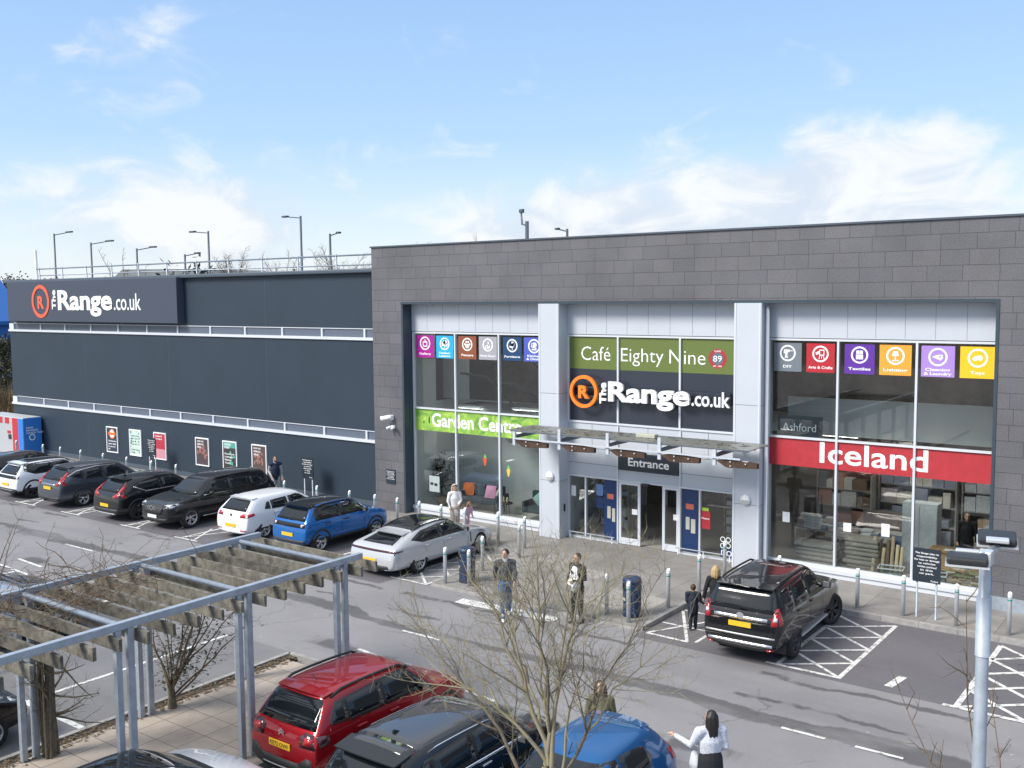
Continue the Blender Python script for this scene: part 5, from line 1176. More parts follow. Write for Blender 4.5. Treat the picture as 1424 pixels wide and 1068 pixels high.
# nose-out black estate
sp = base(L=5.0, W=1.97, H=1.70, belt=1.10, beltf=1.06, hood=1.13, hoodf=.99, rr=.48, rb=.12, ws=1.98, cowl=1.28, fo=.95, wb=2.99, wr=.38, paint=pk, rw=.68, cladz=.32)
c = Car('large black SUV parked nose out with a white front plate', -31.7, 23.45, math.pi, sp)
c.sidewin([[(.88, 1.13), (-.15, 1.13), (-.15, 1.51), (.35, 1.53), (.5, 1.48)], [(-.23, 1.13), (-1.15, 1.15), (-1.15, 1.48), (-.23, 1.51)], [(-1.22, 1.15), (-1.85, 1.24), (-1.6, 1.42), (-1.22, 1.47)]]); glasshouse(c, 1.13, 1.58, rz=(1.16, 1.5), rw=(.7, .58)); c.both('chrome_strip', [(.95, 1.105), (-.1, 1.105), (-.1, 1.09), (.95, 1.085)], M['chrome'], off=.012)
c.patch('grille', [(-.45, .58), (.45, .58), (.56, .72), (.52, .90), (-.52, .90), (-.56, .72)], 'F', M['clad'], .02); bm = bmesh.new(); o = obj('grille_frame', Decal().ring(0, 0, .07, .09).bm, M['chrome'], c.root)
p, n = c.ray(0, .8, 'F'); o.location = p+Vector((0, .05, 0)); o.rotation_euler.z = math.pi; [obj('emblem_ring', Decal().ring(0, 0, .05, .066).bm, M['chrome'], c.root, loc=p+Vector((x, .045, 0)), rot=(0, 0, math.pi)) for x in (-.17, .17)]
c.sym('head_lamp', [(.60, .80), (.92, .86), (.93, .94), (.62, .92)], 'F', M['lamp_clear'], off=.014); c.both('head_lamp', [(2.35, .80), (1.98, .92), (2.02, .96), (2.35, .92)], M['lamp_clear'], off=.012); c.plate(0, .5, rear=False); c.patch('lower_grille', [(-.8, .30), (.8, .30), (.74, .44), (-.74, .44)], 'F', M['clad'], .012); c.both('sill_strip', [(-.85, .34), (1.0, .34), (1.0, .37), (-.85, .37)], M['chrome'], off=.014); c.mirrors(.72, 1.16, pk); c.seams([[(-.19, 1.08), (-.19, .4)], [(.9, 1.0), (.95, .6), (.9, .4)]]); c.handles((0, -.98), 1.0, pk); c.rails(-1.5, .4, .66, pk, .03, .016)
# white hatchback
sp = base(L=4.26, W=1.79, H=1.46, zb=.18, belt=.95, beltf=.91, hood=.96, hoodf=.80, rr=.50, rb=.10, ws=1.70, cowl=1.0, fo=.86, wb=2.62, wr=.32, paint=pwh, cladz=.24, rw=.69)
c = Car('plain white hatchback with red lamps beside the bright blue car', -28.1, 23.7, 0, sp)
c.sidewin([[(.82, .97), (-.18, .97), (-.18, 1.29), (.22, 1.31), (.40, 1.27)], [(-.26, .97), (-.98, .98), (-.98, 1.26), (-.26, 1.29)], [(-1.04, .99), (-1.3, 1.02), (-1.16, 1.22), (-1.04, 1.24)]]); glasshouse(c, .97, 1.34, rz=(1.0, 1.33), rw=(.64, .54)); c.spoiler(pwh, .09, .58)
c.sym('tail_lamp', [(.46, .80), (.80, .82), (.82, .92), (.60, .94), (.46, .88)], 'B', M['tail'], off=.014); c.both('tail_lamp', [(-2.02, .82), (-1.74, .88), (-1.78, .95), (-2.0, .93)], M['tail'], off=.012); c.plate(0, .52); c.mirrors(.68, 1.0, pwh); p, n = c.ray(0, .86, 'B'); obj('badge', Decal().disc(0, 0, .055).bm, M['rim_dark'], c.root, loc=p+Vector((0, -.012, 0))); c.seams([[(-.22, .93), (-.22, .3)], [(.72, .85), (.75, .5), (.7, .3)], [(-.98, .95), (-.85, .6)]]); c.handles((-.05, -.82), .86, pwh); c.sym('bumper_reflector', pts_rect(.5, .75, .35, .39), 'B', M['tail'], off=.012)
# bright blue hatchback with black roof
pbl = paint('bright_blue', (.006, .12, .40), .3, .26)
sp = base(L=4.01, W=1.755, H=1.57, belt=1.03, beltf=1.0, hood=1.06, hoodf=.93, rr=.46, rb=.12, ws=1.60, cowl=.98, fo=.80, wb=2.54, wr=.33, paint=pbl, cladz=.34, archtrim=True, rw=.70)
c = Car('bright blue hatchback with black roof between the white and the silver car', -25.1, 23.5, 0, sp)
c.sidewin([[(.74, 1.06), (-.35, 1.05), (-.35, 1.42), (.12, 1.43), (.30, 1.39)], [(-.42, 1.05), (-1.28, 1.07), (-1.4, 1.2), (-1.2, 1.37), (-.42, 1.42)]], [(.84, 1.04), (-1.5, 1.05), (-1.52, 1.3), (-1.36, 1.45), (-.3, 1.50), (.22, 1.49), (.40, 1.41)])
c.patch('black_roof', [(-.60, -1.52), (.60, -1.52), (.64, -.5), (.60, .42), (-.60, .42), (-.64, -.5)], 'T', M['roof_glass'], .006); c.rails(-1.3, .3, .62, M['black'], .04, .02); glasshouse(c, 1.06, 1.46, rz=(1.06, 1.42), rw=(.68, .58)); c.spoiler(M['roof_glass'], .14, .60)
c.patch('tail_panel', [(-.82, .86), (.82, .86), (.82, .99), (-.82, .99)], 'B', M['car_glass'], .012); c.sym('tail_lamp', [(.54, .87), (.84, .87), (.84, .99), (.54, .99)], 'B', M['tail_dark'], off=.02); c.sym('lamp_lens', [(.58, .89), (.66, .89), (.66, .97), (.58, .97)], 'B', M['lamp_clear'], off=.027); c.plate(0, .62); c.patch('rear_bumper', [(-.84, .28), (.84, .28), (.85, .46), (-.85, .46)], 'B', M['clad'], .012); c.mirrors(.6, 1.1, M['black']); c.seams([[(-.38, 1.0), (-.38, .4)], [(.6, .95), (.66, .6), (.6, .4)], [(-1.2, 1.0), (-1.04, .7)]]); c.handles((-.2, -1.0), .92, M['black']); c.both('sill_trim', [(-.78, .34), (.78, .34), (.78, .42), (-.78, .42)], M['clad'], off=.012)
# silver sports estate with black glass roof
psi = paint('ice_silver', (.50, .515, .535), .3, .25)
sp = base(L=4.97, W=1.967, H=1.40, zb=.17, belt=.90, beltf=.86, hood=.90, hoodf=.72, rr=.95, rb=.16, ws=2.05, cowl=1.30, fo=.92, wb=2.90, wr=.36, paint=psi, cladz=.24, rw=.62, spokes=10, dual=False, zroofr=1.18, bulge=.09)
c = Car('low silver sports estate with black glass roof nose in beside the hatched bay', -20.87, 23.45, 0, sp)
c.sidewin([[(.78, .93), (-.22, .92), (-.22, 1.22), (.28, 1.24), (.46, 1.18)], [(-.24, .92), (-1.15, .94), (-1.42, 1.02), (-1.0, 1.16), (-.24, 1.22)]], [(.90, .90), (-1.15, .91), (-1.56, 1.02), (-1.0, 1.20), (-.2, 1.27), (.32, 1.27), (.52, 1.2)])
c.patch('glass_roof', [(-.56, -1.25), (.56, -1.25), (.60, -.4), (.57, .35), (-.57, .35), (-.60, -.4)], 'T', M['roof_glass'], .006); glasshouse(c, .92, 1.30, rz=(.95, 1.13), rw=(.60, .50)); c.spoiler(psi, .18, .56)
c.patch('rear_window', [(-.60, -2.12), (.60, -2.12), (.52, -1.70), (-.52, -1.70)], 'T', M['car_glass'], .008)
c.patch('light_bar', [(-.86, .78), (.86, .78), (.86, .83), (-.86, .83)], 'B', M['tail_dark'], .012); c.both('light_bar', [(-2.45, .77), (-2.05, .80), (-2.05, .83), (-2.45, .83)], M['tail_dark'], off=.012); c.patch('diffuser', [(-.75, .25), (.75, .25), (.68, .40), (-.68, .40)], 'B', M['clad'], .012); c.plate(0, .52); c.mirrors(.75, .98, M['black'], .95); c.rails(-1.3, .4, .60, M['black'], .02, .014)
c.both('sill_trim', [(-.95, .22), (1.0, .22), (1.0, .28), (-.95, .28)], M['clad'], off=.012); c.both('arch_vent', [(1.06, .48), (1.1, .48), (1.08, .80), (1.05, .80)], M['seam'], off=.01); c.seams([[(-.23, .90), (-.23, .3)], [(.92, .85), (.95, .55), (.9, .3)], [(-1.15, .9), (-1.02, .6)]]); c.handles((-.05, -.95), .80, psi)
# tall black off-roader on the right
sp = base(L=4.78, W=1.885, H=1.81, zb=.32, belt=1.20, beltf=1.16, hood=1.20, hoodf=1.06, rr=.34, rb=.10, ws=1.98, cowl=1.36, fo=.88, wb=2.79, wr=.40, paint=pk, cladz=.40, rw=.74, rim=M['rim_dark'], spokes=6, steer=R(-22), bulge=.04)
c = Car('tall black off roader with chrome tailgate bar parked before the right window bay', -9.12, 22.95, R(2.2), sp)
c.sidewin([[(.60, 1.24), (-.32, 1.23), (-.32, 1.66), (.12, 1.68), (.26, 1.62)], [(-.40, 1.23), (-1.25, 1.24), (-1.25, 1.65), (-.40, 1.67)], [(-1.32, 1.25), (-2.02, 1.27), (-1.95, 1.62), (-1.32, 1.65)]]); glasshouse(c, 1.24, 1.72, rz=(1.22, 1.68), rw=(.74, .64)); c.spoiler(pk, .14, .66)
c.patch('chrome_bar', [(-.62, 1.04), (.62, 1.04), (.62, 1.11), (-.62, 1.11)], 'B', M['chrome'], .02); c.plate(0, .93); p, n = c.ray(0, 1.12, 'B'); obj('badge', Decal().disc(0, 0, .07, sx=1.3).bm, M['chrome'], c.root, loc=p+Vector((0, -.03, .0)))
for sg in (1, -1):
    o = c.patch('tail_lamp', [(sg*x, z) for x, z in ((.70, .98), (.90, .96), (.92, 1.28), (.78, 1.34), (.74, 1.2))], 'B', M['tail'], .016); c.patch('lamp_lens', [(sg*x, z) for x, z in ((.74, 1.08), (.90, 1.08), (.90, 1.16), (.76, 1.16))], 'B', M['lamp_clear'], .024, parent=o)
c.both('tail_lamp', [(-2.32, .98), (-2.12, 1.0), (-2.14, 1.30), (-2.28, 1.32)], M['tail'], off=.014); c.patch('bumper_guard', [(-.74, .50), (.74, .50), (.74, .56), (-.74, .56)], 'B', M['chrome'], .03); c.sym('bumper_reflector', pts_rect(.62, .84, .40, .45), 'B', M['tail'], off=.02); c.patch('bumper_top', [(-.8, .68), (.8, .68), (.8, .72), (-.8, .72)], 'B', M['skid'], .014)
c.mirrors(.58, 1.28, M['rim_dark'], 1.15); c.rails(-1.95, .25, .66, M['black'], .06, .024); c.patch('sunroof', [(-.42, -.35), (.42, -.35), (.42, .05), (-.42, .05)], 'T', mat('sunroof_tint', (.03, .008, .01), .05, spec=.8), .006)
for sg in (1, -1): obj('side_step', mbox(sg*.86-.1, sg*.86+.1, -.95, .95, .40, .44, bev=.015), M['skid'], c.root)
c.seams([[(-.36, 1.18), (-.36, .5)], [(.52, 1.1), (.56, .7), (.5, .5)], [(-1.28, 1.18), (-1.1, .8)]]); c.handles((-.2, -1.1), 1.08, pk); c.patch('rear_bumper', [(-.90, .38), (.90, .38), (.92, .47), (-.92, .47)], 'B', M['clad'], .012)
for sg in (1, -1): obj('mud_flap', mbox(sg*.80-.12, sg*.80+.12, -1.98, -1.96, .28, .62), M['clad'], c.root)
# ------------------------------------------------------------------ pergola over the footpath
pg_ = thing('pergola', 'pale blue steel pergola with grey timber joists over the footpath', 'pergola', (0, 0, 0))
for x in (-14.15, -17.22):
    obj('top_beam', mbox(x-.055, x+.055, 2.0, 13.98, 3.07, 3.19, bev=.008), M['galv'], pg_)
    for y in (4.09, 6.42, 8.75, 11.08, 13.41):
        for dy in (-.11, .11): obj('post', mbox(x-.05, x+.05, y+dy-.05, y+dy+.05, .09, 3.066, bev=.006), M['galv'], pg_)
for y in (4.09, 6.42, 8.75, 11.08, 13.41): obj('cross_tube', tube(bmesh.new(), [(-17.16, y, 3.1), (-14.21, y, 3.1)], .05, 10), M['galv'], pg_, True)
y = 14.12; k = 0
while y > 3.2:
    if min(abs(y-q) for q in (4.09, 6.42, 8.75, 11.08, 13.41)) > .2 or True:
        a, b = -17.68+rnd.uniform(-.05, .05), -13.84+rnd.uniform(-.06, .05)
        bm = mbox(a, b, y-.028, y+.028, 2.82, 3.02)
        for v in bm.verts: v.co.z += rnd.uniform(-.012, .012); v.co.y += rnd.uniform(-.008, .008)
        obj('joist', bm, M['wood_grey'], pg_)
    y -= .466; k += 1
# ------------------------------------------------------------------ twigs, shrubs and trees
def bark(name, a, b, sc=14.):
    return mat(name, a, .9, c2=b, vscale=sc)
M['lichen'] = bark('lichen_bark', (.30, .255, .13), (.24, .215, .175), 7.)
M['bark'] = bark('grey_bark', (.17, .145, .10), (.09, .075, .055))
M['twig'] = bark('brown_twig', (.20, .14, .085), (.10, .07, .05), 6.)
M['leaf'] = mat('evergreen_leaf', (.075, .085, .045), .6, c2=(.035, .042, .024), vscale=8)
def seg_path(p, d, l, n, q, wob, up):
    pts = [p.copy()]; d = d.normalized()
    for i in range(n):
        d = (d+Vector((q.uniform(-wob, wob), q.uniform(-wob, wob), q.uniform(-wob, wob)+up))).normalized(); p = p+d*(l/n); pts.append(p.copy())
    return pts
def limb(bm, p, d, l, r0, r1, q, n=8, wob=.16, up=.05, sides=6):
    pts = seg_path(p, d, l, n, q, wob, up); tube(bm, pts, [r0+(r1-r0)*i/n for i in range(n+1)], sides, False); return pts
def twigs(bm, pts, q, step, l0, l1, r, lev, up=.12, start=.2, spread=.8):
    L = len(pts)-1; tot = sum((pts[i+1]-pts[i]).length for i in range(L)); k = max(1, int(tot*(1-start)/step))
    for i in range(k):
        t = (start+(1-start)*(i+q.random())/k)*L; j = min(L-1, int(t)); p = pts[j].lerp(pts[j+1], t-j); d = (pts[j+1]-pts[j]).normalized()
        u, v = frame_to(d); a = q.uniform(0, 6.28); dd = d*(1-spread*.5)+(u*math.cos(a)+v*math.sin(a))*spread
        l = q.uniform(l0, l1)*(1.15-.7*t/L); s = seg_path(p, dd, l, 3, q, .22, up); tube(bm, s, [r, r*.75, r*.55, r*.35], 3, False)
        if lev > 0: twigs(bm, s, q, step*.75, l0*.45, l1*.5, r*.6, lev-1, up, .25, spread)
def tree_seed(s): return random.Random(s)
# young bare tree in front of the foreground cars
q = tree_seed(11)
t = thing('bare_tree', 'young bare tree with yellow lichen covered upswept branches in front of the blue hatchback', 'tree', (0, 0, 0))
base = Vector((-6.18, 9.0, 0)); bm = bmesh.new(); tr = limb(bm, base, Vector((.0, .0, 1)), 2.95, .12, .08, q, 8, .03, .3, 10); obj('trunk', bm, M['lichen'], t, True)
tips = [(-8.45, 9.2, 4.35), (-8.0, 8.6, 4.75), (-7.75, 9.5, 5.05), (-7.35, 8.9, 5.3), (-7.0, 9.6, 5.5), (-6.85, 8.7, 5.5), (-6.5, 9.1, 5.75), (-6.3, 9.7, 5.6), (-6.05, 8.6, 5.55), (-5.9, 9.3, 5.6), (-5.6, 9.7, 5.4), (-5.4, 8.8, 5.25), (-5.05, 9.2, 5.0), (-4.8, 9.6, 4.8), (-5.1, 8.5, 4.6), (-7.6, 9.9, 4.6), (-8.1, 9.4, 3.9), (-6.0, 10.3, 5.1), (-7.5, 8.2, 4.4)]
prim = []
def arc(p0, tp, lift, n=9, w=.045):
    c = p0+Vector(((tp.x-p0.x)*.3, (tp.y-p0.y)*.3, (tp.z-p0.z)*lift)); pts = []
    for j in range(n+1):
        u = j/n; pts.append(p0*(1-u)**2+c*2*u*(1-u)+tp*u*u+Vector((q.uniform(-w, w), q.uniform(-w, w), q.uniform(-w, w)*.6))*(1 if 0 < j < n else 0))
    return pts
order = sorted(range(len(tips)), key=lambda k: (k % 3 != 0, k))
for i, k in enumerate(order):
    tp = Vector(tips[k]); tp.z -= .15; bm = bmesh.new()
    if k % 3 == 0:
        p0 = tr[q.randint(6, 8)].copy(); pts = arc(p0, tp, .55); r0 = q.uniform(.026, .038); prim.append((pts, r0))
    else:
        pp, rr_ = min(prim, key=lambda a: (a[0][-1]-tp).length); m_ = q.randint(2, 5); p0 = pp[m_].copy(); r0 = rr_*(1-.85*m_/9)*.8; pts = arc(p0, tp, .5, 8, .05)
    n = len(pts)-1; tube(bm, pts, [r0*(1-.87*j/n) for j in range(n+1)], 6, False)
    for e_ in range(3):                                            # side forks that carry the fine spray
        m_ = q.randint(3, n-2); d = (pts[m_+1]-pts[m_]).normalized(); a = q.uniform(0, 6.28); u, v = frame_to(d)
        f_ = seg_path(pts[m_], d*.8+(u*math.cos(a)+v*math.sin(a))*.6, q.uniform(.6, 1.2), 6, q, .16, .1); tube(bm, f_, [r0*.4*(1-.8*j/6) for j in range(7)], 5, False); twigs(bm, f_, q, .085, .2, .6, .0038, 1, .1, .1, .75)
    twigs(bm, pts, q, .10, .25, .85, .004, 1, .14, .2, .75)
    obj('branch', bm, M['lichen'] if i % 4 else M['bark'], t, True)
def bare(name, lab, loc, h, spread, seed, m, nl=9, trunk_h=.3, r=.08, step=.3, tw=(.4, 1.2), tr_=.01, lev=1, group=None, parent=None, lf=(.5, .75)):
    q = tree_seed(seed); t = thing(name, lab, 'tree', loc, 0, group)
    bm = bmesh.new(); tp = limb(bm, Vector((0, 0, 0)), Vector((q.uniform(-.05, .05), q.uniform(-.05, .05), 1)), h*trunk_h*1.6, r, r*.6, q, 6, .06, .2, 8); obj('trunk', bm, m, t, True)
    bm = bmesh.new()
    for i in range(nl):
        j = q.randint(2, 6); a = 6.28*i/nl+q.uniform(-.3, .3); d = Vector((math.cos(a)*spread, math.sin(a)*spread, q.uniform(.7, 1.3)))
        pts = limb(bm, tp[j], d, h*q.uniform(*lf), r*.45, r*.08, q, 8, .12, .06, 5); twigs(bm, pts, q, step, tw[0], tw[1], tr_, lev, .1, .15)
    obj('crown', bm, m, t, True); return t
bare('bare_shrub', 'dark twiggy branches of a bare tree at the lower right edge beside the lamp column', (-1.2, 9.6, 0), 5.2, .6, 5, M['twig'], 8, .36, .035, .2, (.3, .8), .007)
bare('bare_shrub', 'pale bare twigs rising at the left edge before the parked row', (-22.3, 10.2, 0), 4.0, .5, 8, M['twig'], 9, .25, .05, .25, (.3, .9), .007)
# climbers on the pergola
def climber(lab, x, y, seed, leafy, th=.5, tr0=.10):
    q = tree_seed(seed); t = thing('climbing_shrub', lab, 'shrub', (x, y, .09))
    bm = bmesh.new(); tr = limb(bm, Vector((0, 0, 0)), Vector((0, .02, 1)), th, tr0, tr0*.65, q, 6, .06, .2, 10); obj('trunk', bm, M['bark'], t, True)
    bm = bmesh.new(); lv = bmesh.new(); allp = []
    if not leafy:
        for i in range(14):                                         # old vine stems winding up trunk and post
            a = q.uniform(0, 6.28); a2 = q.uniform(-2.5, 2.5); ra = q.uniform(.08, .15); pts = [Vector((math.cos(a+a2*z)*ra*(1+.4*math.sin(3*z+i))+.0, math.sin(a+a2*z)*ra-.08*z, .0+z*2.75)) for z in [k/11 for k in range(12)]]
            tube(bm, pts, [.03-.016*k/11 for k in range(12)], 6, False); twigs(bm, pts, q, .3, .2, .6, .006, 1, -.03, .25)
    for i in range(17 if leafy else 30):
        a = q.uniform(0, 6.28); s = q.uniform(.15, .75); d = Vector((math.cos(a)*s+(.22 if leafy else 0), math.sin(a)*s+(.22 if leafy else -.1), 1 if leafy else q.uniform(-.2, .9))); pts = limb(bm, tr[q.randint(2, 6)], d, q.uniform(1.5, 2.5) if leafy else q.uniform(.5, 1.2), .024, .006, q, 8, .17, .03, 5)
        twigs(bm, pts, q, .16, .2, .6, .006, 1, .0, .2); allp += pts[2:]
    if leafy:
        for i in range(1000):
            p = q.choice(allp)+Vector((q.gauss(0, .12), q.gauss(0, .12), q.gauss(0, .12))); a = q.uniform(0, 6.28); u = Vector((math.cos(a), math.sin(a), q.uniform(-.6, .3)))*q.uniform(.035, .06); v = Vector((-u.y, u.x, q.uniform(-.02, .03)))*.42
            lv.faces.new([lv.verts.new(p+k) for k in (-u, v, u, -v)])
        obj('foliage', lv, M['leaf'], t)
    obj('stems', bm, M['twig'] if leafy else M['bark'], t, True)
    q2 = tree_seed(seed+50); bm = bmesh.new()
    for i in range(200 if not leafy else 14):
        p = Vector((q2.uniform(-.5, 1.6), q2.uniform(-2.8, 1.3), q2.uniform(2.9, 3.22))); pts = limb(bm, p, Vector((q2.uniform(-1, 1), q2.uniform(-1, 1), q2.uniform(-.2, .35))), q2.uniform(.5, 1.5), .008, .004, q2, 6, .45, -.01, 3); twigs(bm, pts, q2, .35, .15, .4, .004, 0, -.05)
    obj('vine_tangle', bm, M['twig'], t)
climber('evergreen climber with thick trunk and sparse leaves on the far pergola posts', -17.12, 11.6, 21, True, .45, .09); climber('bare vine with thick mossy trunk smothering the near left pergola posts', -17.05, 9.05, 33, False, 2.3, .095)
# leaf litter in the planting strip
bm = bmesh.new()
for i in range(1500):
    x, y = rnd.uniform(-17.6, -17.15)+max(0, rnd.gauss(-.1, .12)), rnd.uniform(5, 14.9); a = rnd.uniform(0, 6.28); l = rnd.uniform(.015, .05); u = Vector((math.cos(a), math.sin(a), rnd.uniform(-.3, .5)))*l; v = Vector((-u.y, u.x, 0))*.5
    bm.faces.new([bm.verts.new(Vector((x, y, .11+rnd.random()*.02))+k) for k in (-u, v, u, -v)])
tag(obj('leaf_litter', bm, mat('dry_leaves', (.20, .145, .085), .9, c2=(.07, .05, .03), vscale=15)), kind='stuff')
# foreground lamp column
t = thing('lamp_column', 'galvanised lamp column with two flat floodlight heads in the right foreground', 'street lamp', (-1.57, 8.0, 0))
obj('column', tube(bmesh.new(), [(0, 0, 0), (0, 0, 1.2), (0, 0, 5.55), (0, 0, 5.56), (0, 0, 6.2)], [.085, .065, .046, .043, .042], 20), M['galv'], t, True)
obj('service_sleeve', tube(bmesh.new(), [(0, 0, 5.5), (0, 0, 5.95)], [.053, .053], 20), M['galv'], t, True)
obj('bracket', tube(bmesh.new(), [(-.03, -.42, 6.27), (.03, .42, 6.27)], .03, 10), M['steel'], t, True)
obj('bracket_socket', mbox(-.05, .05, -.06, .06, 6.19, 6.30, bev=.01), M['steel'], t)
for sg in (-1, 1):
    h = obj('floodlight', mbox(-.17, .17, -.17, .17, -.02, .035, bev=.02), M['black'], t); h.scale = (.8, .8, 1.); h.location = (.02*sg-.02, sg*.40, 6.31); h.rotation_euler = (R(4*sg), 0, R(12))
    obj('visor', mbox(-.18, .18, -.18, .18, -.034, -.021), M['steel'], h); obj('glass_plate', mbox(-.15, .15, -.15, .15, -.040, -.0345), M['lamp_clear'], h); obj('hinge_plate', mbox(-.10, .10, -sg*.20-.05, -sg*.20+.05, .02, .05, bev=.008), M['steel'], h)
# tall road lamps beyond the roof
RL = [(-89.3, 14.4, 3.0, 'leftmost tall road lamp above the roof, arm pointing right'), (-83.3, 13.35, 3.4, 'second road lamp from the left, arm pointing right'), (-76.4, 12.6, 2.7, 'third road lamp from the left, arm pointing right'), (-69.8, 11.9, 1.9, 'shortest road lamp above the roof, low behind the handrail'), (-66.7, 13.6, -2.3, 'road lamp above the left third of the wing with its arm pointing left'), (-56.0, 14.2, -1.9, 'tallest looking road lamp, arm left, above the bare hedge trees'), (-53.0, 12.8, 1.0, 'road lamp with short forked arm just left of the stone parapet'), (-33.0, 12.2, -.8, 'tip of a road lamp peeping over the stone parapet, arm left')]
for x, z, dx, lab in RL:
    t = thing('road_lamp', lab, 'street lamp', (x, 50, 0), 0, 'road lamps beyond the store roof'); obj('column', tube(bmesh.new(), [(0, 0, 0), (0, 0, z*.5), (0, 0, z)], [.13, .10, .075], 8), M['gutter'], t, True)
    obj('arm', tube(bmesh.new(), [(0, 0, z-.15), (dx*.75, 0, z)], .04, 6), M['gutter'], t, True); obj('lantern', mbox(dx*.72, dx, -.15, .15, z-.03, z+.10, bev=.03) if dx > 0 else mbox(dx, dx*.72, -.15, .15, z-.03, z+.10, bev=.03), M['gutter'], t)
# bare trees beyond the roof
for i in range(11):
    x = -84+i*3.4+rnd.uniform(-1, 1) if i < 10 else -62
    if i >= 10: x = -52.5
    bare('hedge_tree', 'bare hedgerow tree beyond the roof', (x+5, 60, 0), 13.7+rnd.uniform(-.6, .7), .7, 100+i, M['twig'], 30, .40, .10, .16, (.4, 1.2), .014, 1, 'bare hedgerow trees showing over the navy wing roof', lf=(.2, .33))
bare('parapet_tree', 'bare tree top just clearing the stone parapet at the right edge', (-10.6, 60, 0), 9.9, .5, 77, M['twig'], 12, .4, .2, .6, (.6, 1.8), .03, 1)
bare('distant_tree', 'small bare tree over the roof among the road lamps', (-121.5, 78, 0), 13.0, .35, 78, M['twig'], 9, .3, .2, .5, (.6, 1.8), .03, 1)
def leafy(name, lab, loc, h, rad, seed, c1, c2, n=1500, ls=.35, group=None):
    q = tree_seed(seed); t = thing(name, lab, 'tree', loc, 0, group); bm = bmesh.new(); limb(bm, Vector((0, 0, 0)), Vector((0, 0, 1)), h*.7, h*.03, h*.012, q, 6, .04, .2, 8)
    obj('trunk', bm, M['bark'], t, True); bm = bmesh.new(); cl = [Vector((q.gauss(0, rad*.5), q.gauss(0, rad*.5), h*q.uniform(.3, .92))) for _ in range(26)]
    for i in range(n):
        c = q.choice(cl); p = c+Vector((q.gauss(0, rad*.24), q.gauss(0, rad*.24), q.gauss(0, h*.06))); a = q.uniform(0, 6.28); u = Vector((math.cos(a), math.sin(a), q.uniform(-1, 1)))*q.uniform(.3, 1)*ls; v = u.cross(Vector((q.uniform(-1, 1), q.uniform(-1, 1), q.uniform(-1, 1)))).normalized()*ls*.4
        bm.faces.new([bm.verts.new(p+k) for k in (-u, v, u, -v)])
    obj('crown', bm, mat(name+'_foliage', c1, .8, c2=c2, vscale=.9), t); return t
leafy('conifer', 'dark evergreen bush just over the roof between two road lamps', (-86.5, 62, 0), 12.4, 1.8, 1, (.03, .045, .03), (.015, .022, .016), 900, .4)
leafy('dark_tree', 'dark round tree on the skyline at the far left edge', (-236, 121, -1.5), 16.2, 3.5, 2, (.035, .04, .03), (.018, .02, .016), 1500, .55)
leafy('edge_tree', 'olive green ivy tree beside the far end of the store', (-76.5, 38.5, 0), 5.6, 1.6, 3, (.075, .085, .05), (.03, .035, .022), 3500, .16)
leafy('edge_tree', 'grey green thicket tree at the left edge below the blue building', (-80.5, 40, 0), 5.4, 2.0, 4, (.09, .10, .07), (.035, .04, .03), 3000, .16)
q = tree_seed(9); bm = bmesh.new()
for i in range(5200):
    p = Vector((q.uniform(-84, -59), 33+q.uniform(-1.2, 1.2), 0)); h = q.uniform(1.2, 3.4); d = Vector((q.uniform(-.3, .3), q.uniform(-.3, .3), 1)).normalized()*h; w_ = Vector((q.uniform(-1, 1), q.uniform(-1, 1), 0)).normalized()*.03
    bm.faces.new([bm.verts.new(k) for k in (p-w_, p+w_, p+d*.6+w_*.7+Vector((0, 0, 0)), p+d)])
tag(obj('dead_reeds', bm, mat('dead_reed', (.20, .145, .07), .9, c2=(.09, .065, .035), vscale=.8)), kind='stuff')
# blue building at the far left
t = thing('blue_building', 'blue clad building with white roof edge at the far left', 'building', (-98.0, 47, -1.3)); mbl = mat('blue_clad', (.015, .12, .42), .5)
bm = bmesh.new(); prism(bm, [(-9, 0), (3.6, 0), (3.6, 7.6), (-2.5, 12.6), (-9, 8.1)], 'Y', 0, 2.5); obj('wall', bm, mbl, t)
bm = bmesh.new(); prism(bm, [(-2.5, 12.6), (3.9, 7.36), (3.9, 7.7), (-2.5, 12.95)], 'Y', -.3, 2.7); o = obj('roof', bm, mbl, t); bm = bmesh.new(); prism(bm, [(-2.5, 12.45), (3.95, 7.2), (3.95, 7.6), (-2.5, 12.85)], 'Y', -.42, -.31); obj('barge_board', bm, M['white'], o); obj('window', mbox(2.0, 2.6, -.05, .05, 6.0, 7.4), M['car_glass'], t)
t = thing('distant_hall', 'low grey roofed hall beyond the road, behind the handrail', 'building', (-121, 82, 0)); bm = bmesh.new(); prism(bm, [(-11, 0), (11, 0), (11, 11.1), (8, 12.3), (-8, 12.6), (-11, 11.1)], 'Y', 0, 12); obj('wall', bm, mat('slate_roof', (.20, .22, .23), .7, c2=(.13, .14, .15), vscale=.3), t)
# hills and the town on them
bm = bmesh.new(); q = tree_seed(4); rows = []
for y, zz_ in ((260, 5), (330, 17), (420, 21.5), (560, 26), (800, 24)):
    row = []
    for i in range(61):
        x = -1500+i*42; row.append(bm.verts.new((x*y/420, y+q.uniform(-8, 8), zz_+q.uniform(-1.2, 1.2)+2.0*math.sin(i*.7))))
    rows.append(row)
for a, b in zip(rows, rows[1:]):
    for i in range(60): bm.faces.new((a[i], a[i+1], b[i+1], b[i]))
struct('hills', bm, mat('hill_woods', (.10, .11, .085), .95, c2=(.055, .062, .055), vscale=.03), smooth=True)
mr_ = [mat('tile_'+n, c, .8) for n, c in (('brown', (.16, .10, .08)), ('slate', (.17, .18, .20)), ('red', (.22, .11, .08)))]; mw = [mat('render_'+n, c, .8) for n, c in (('cream', (.45, .42, .36)), ('brick', (.24, .14, .11)), ('white', (.55, .55, .53)))]
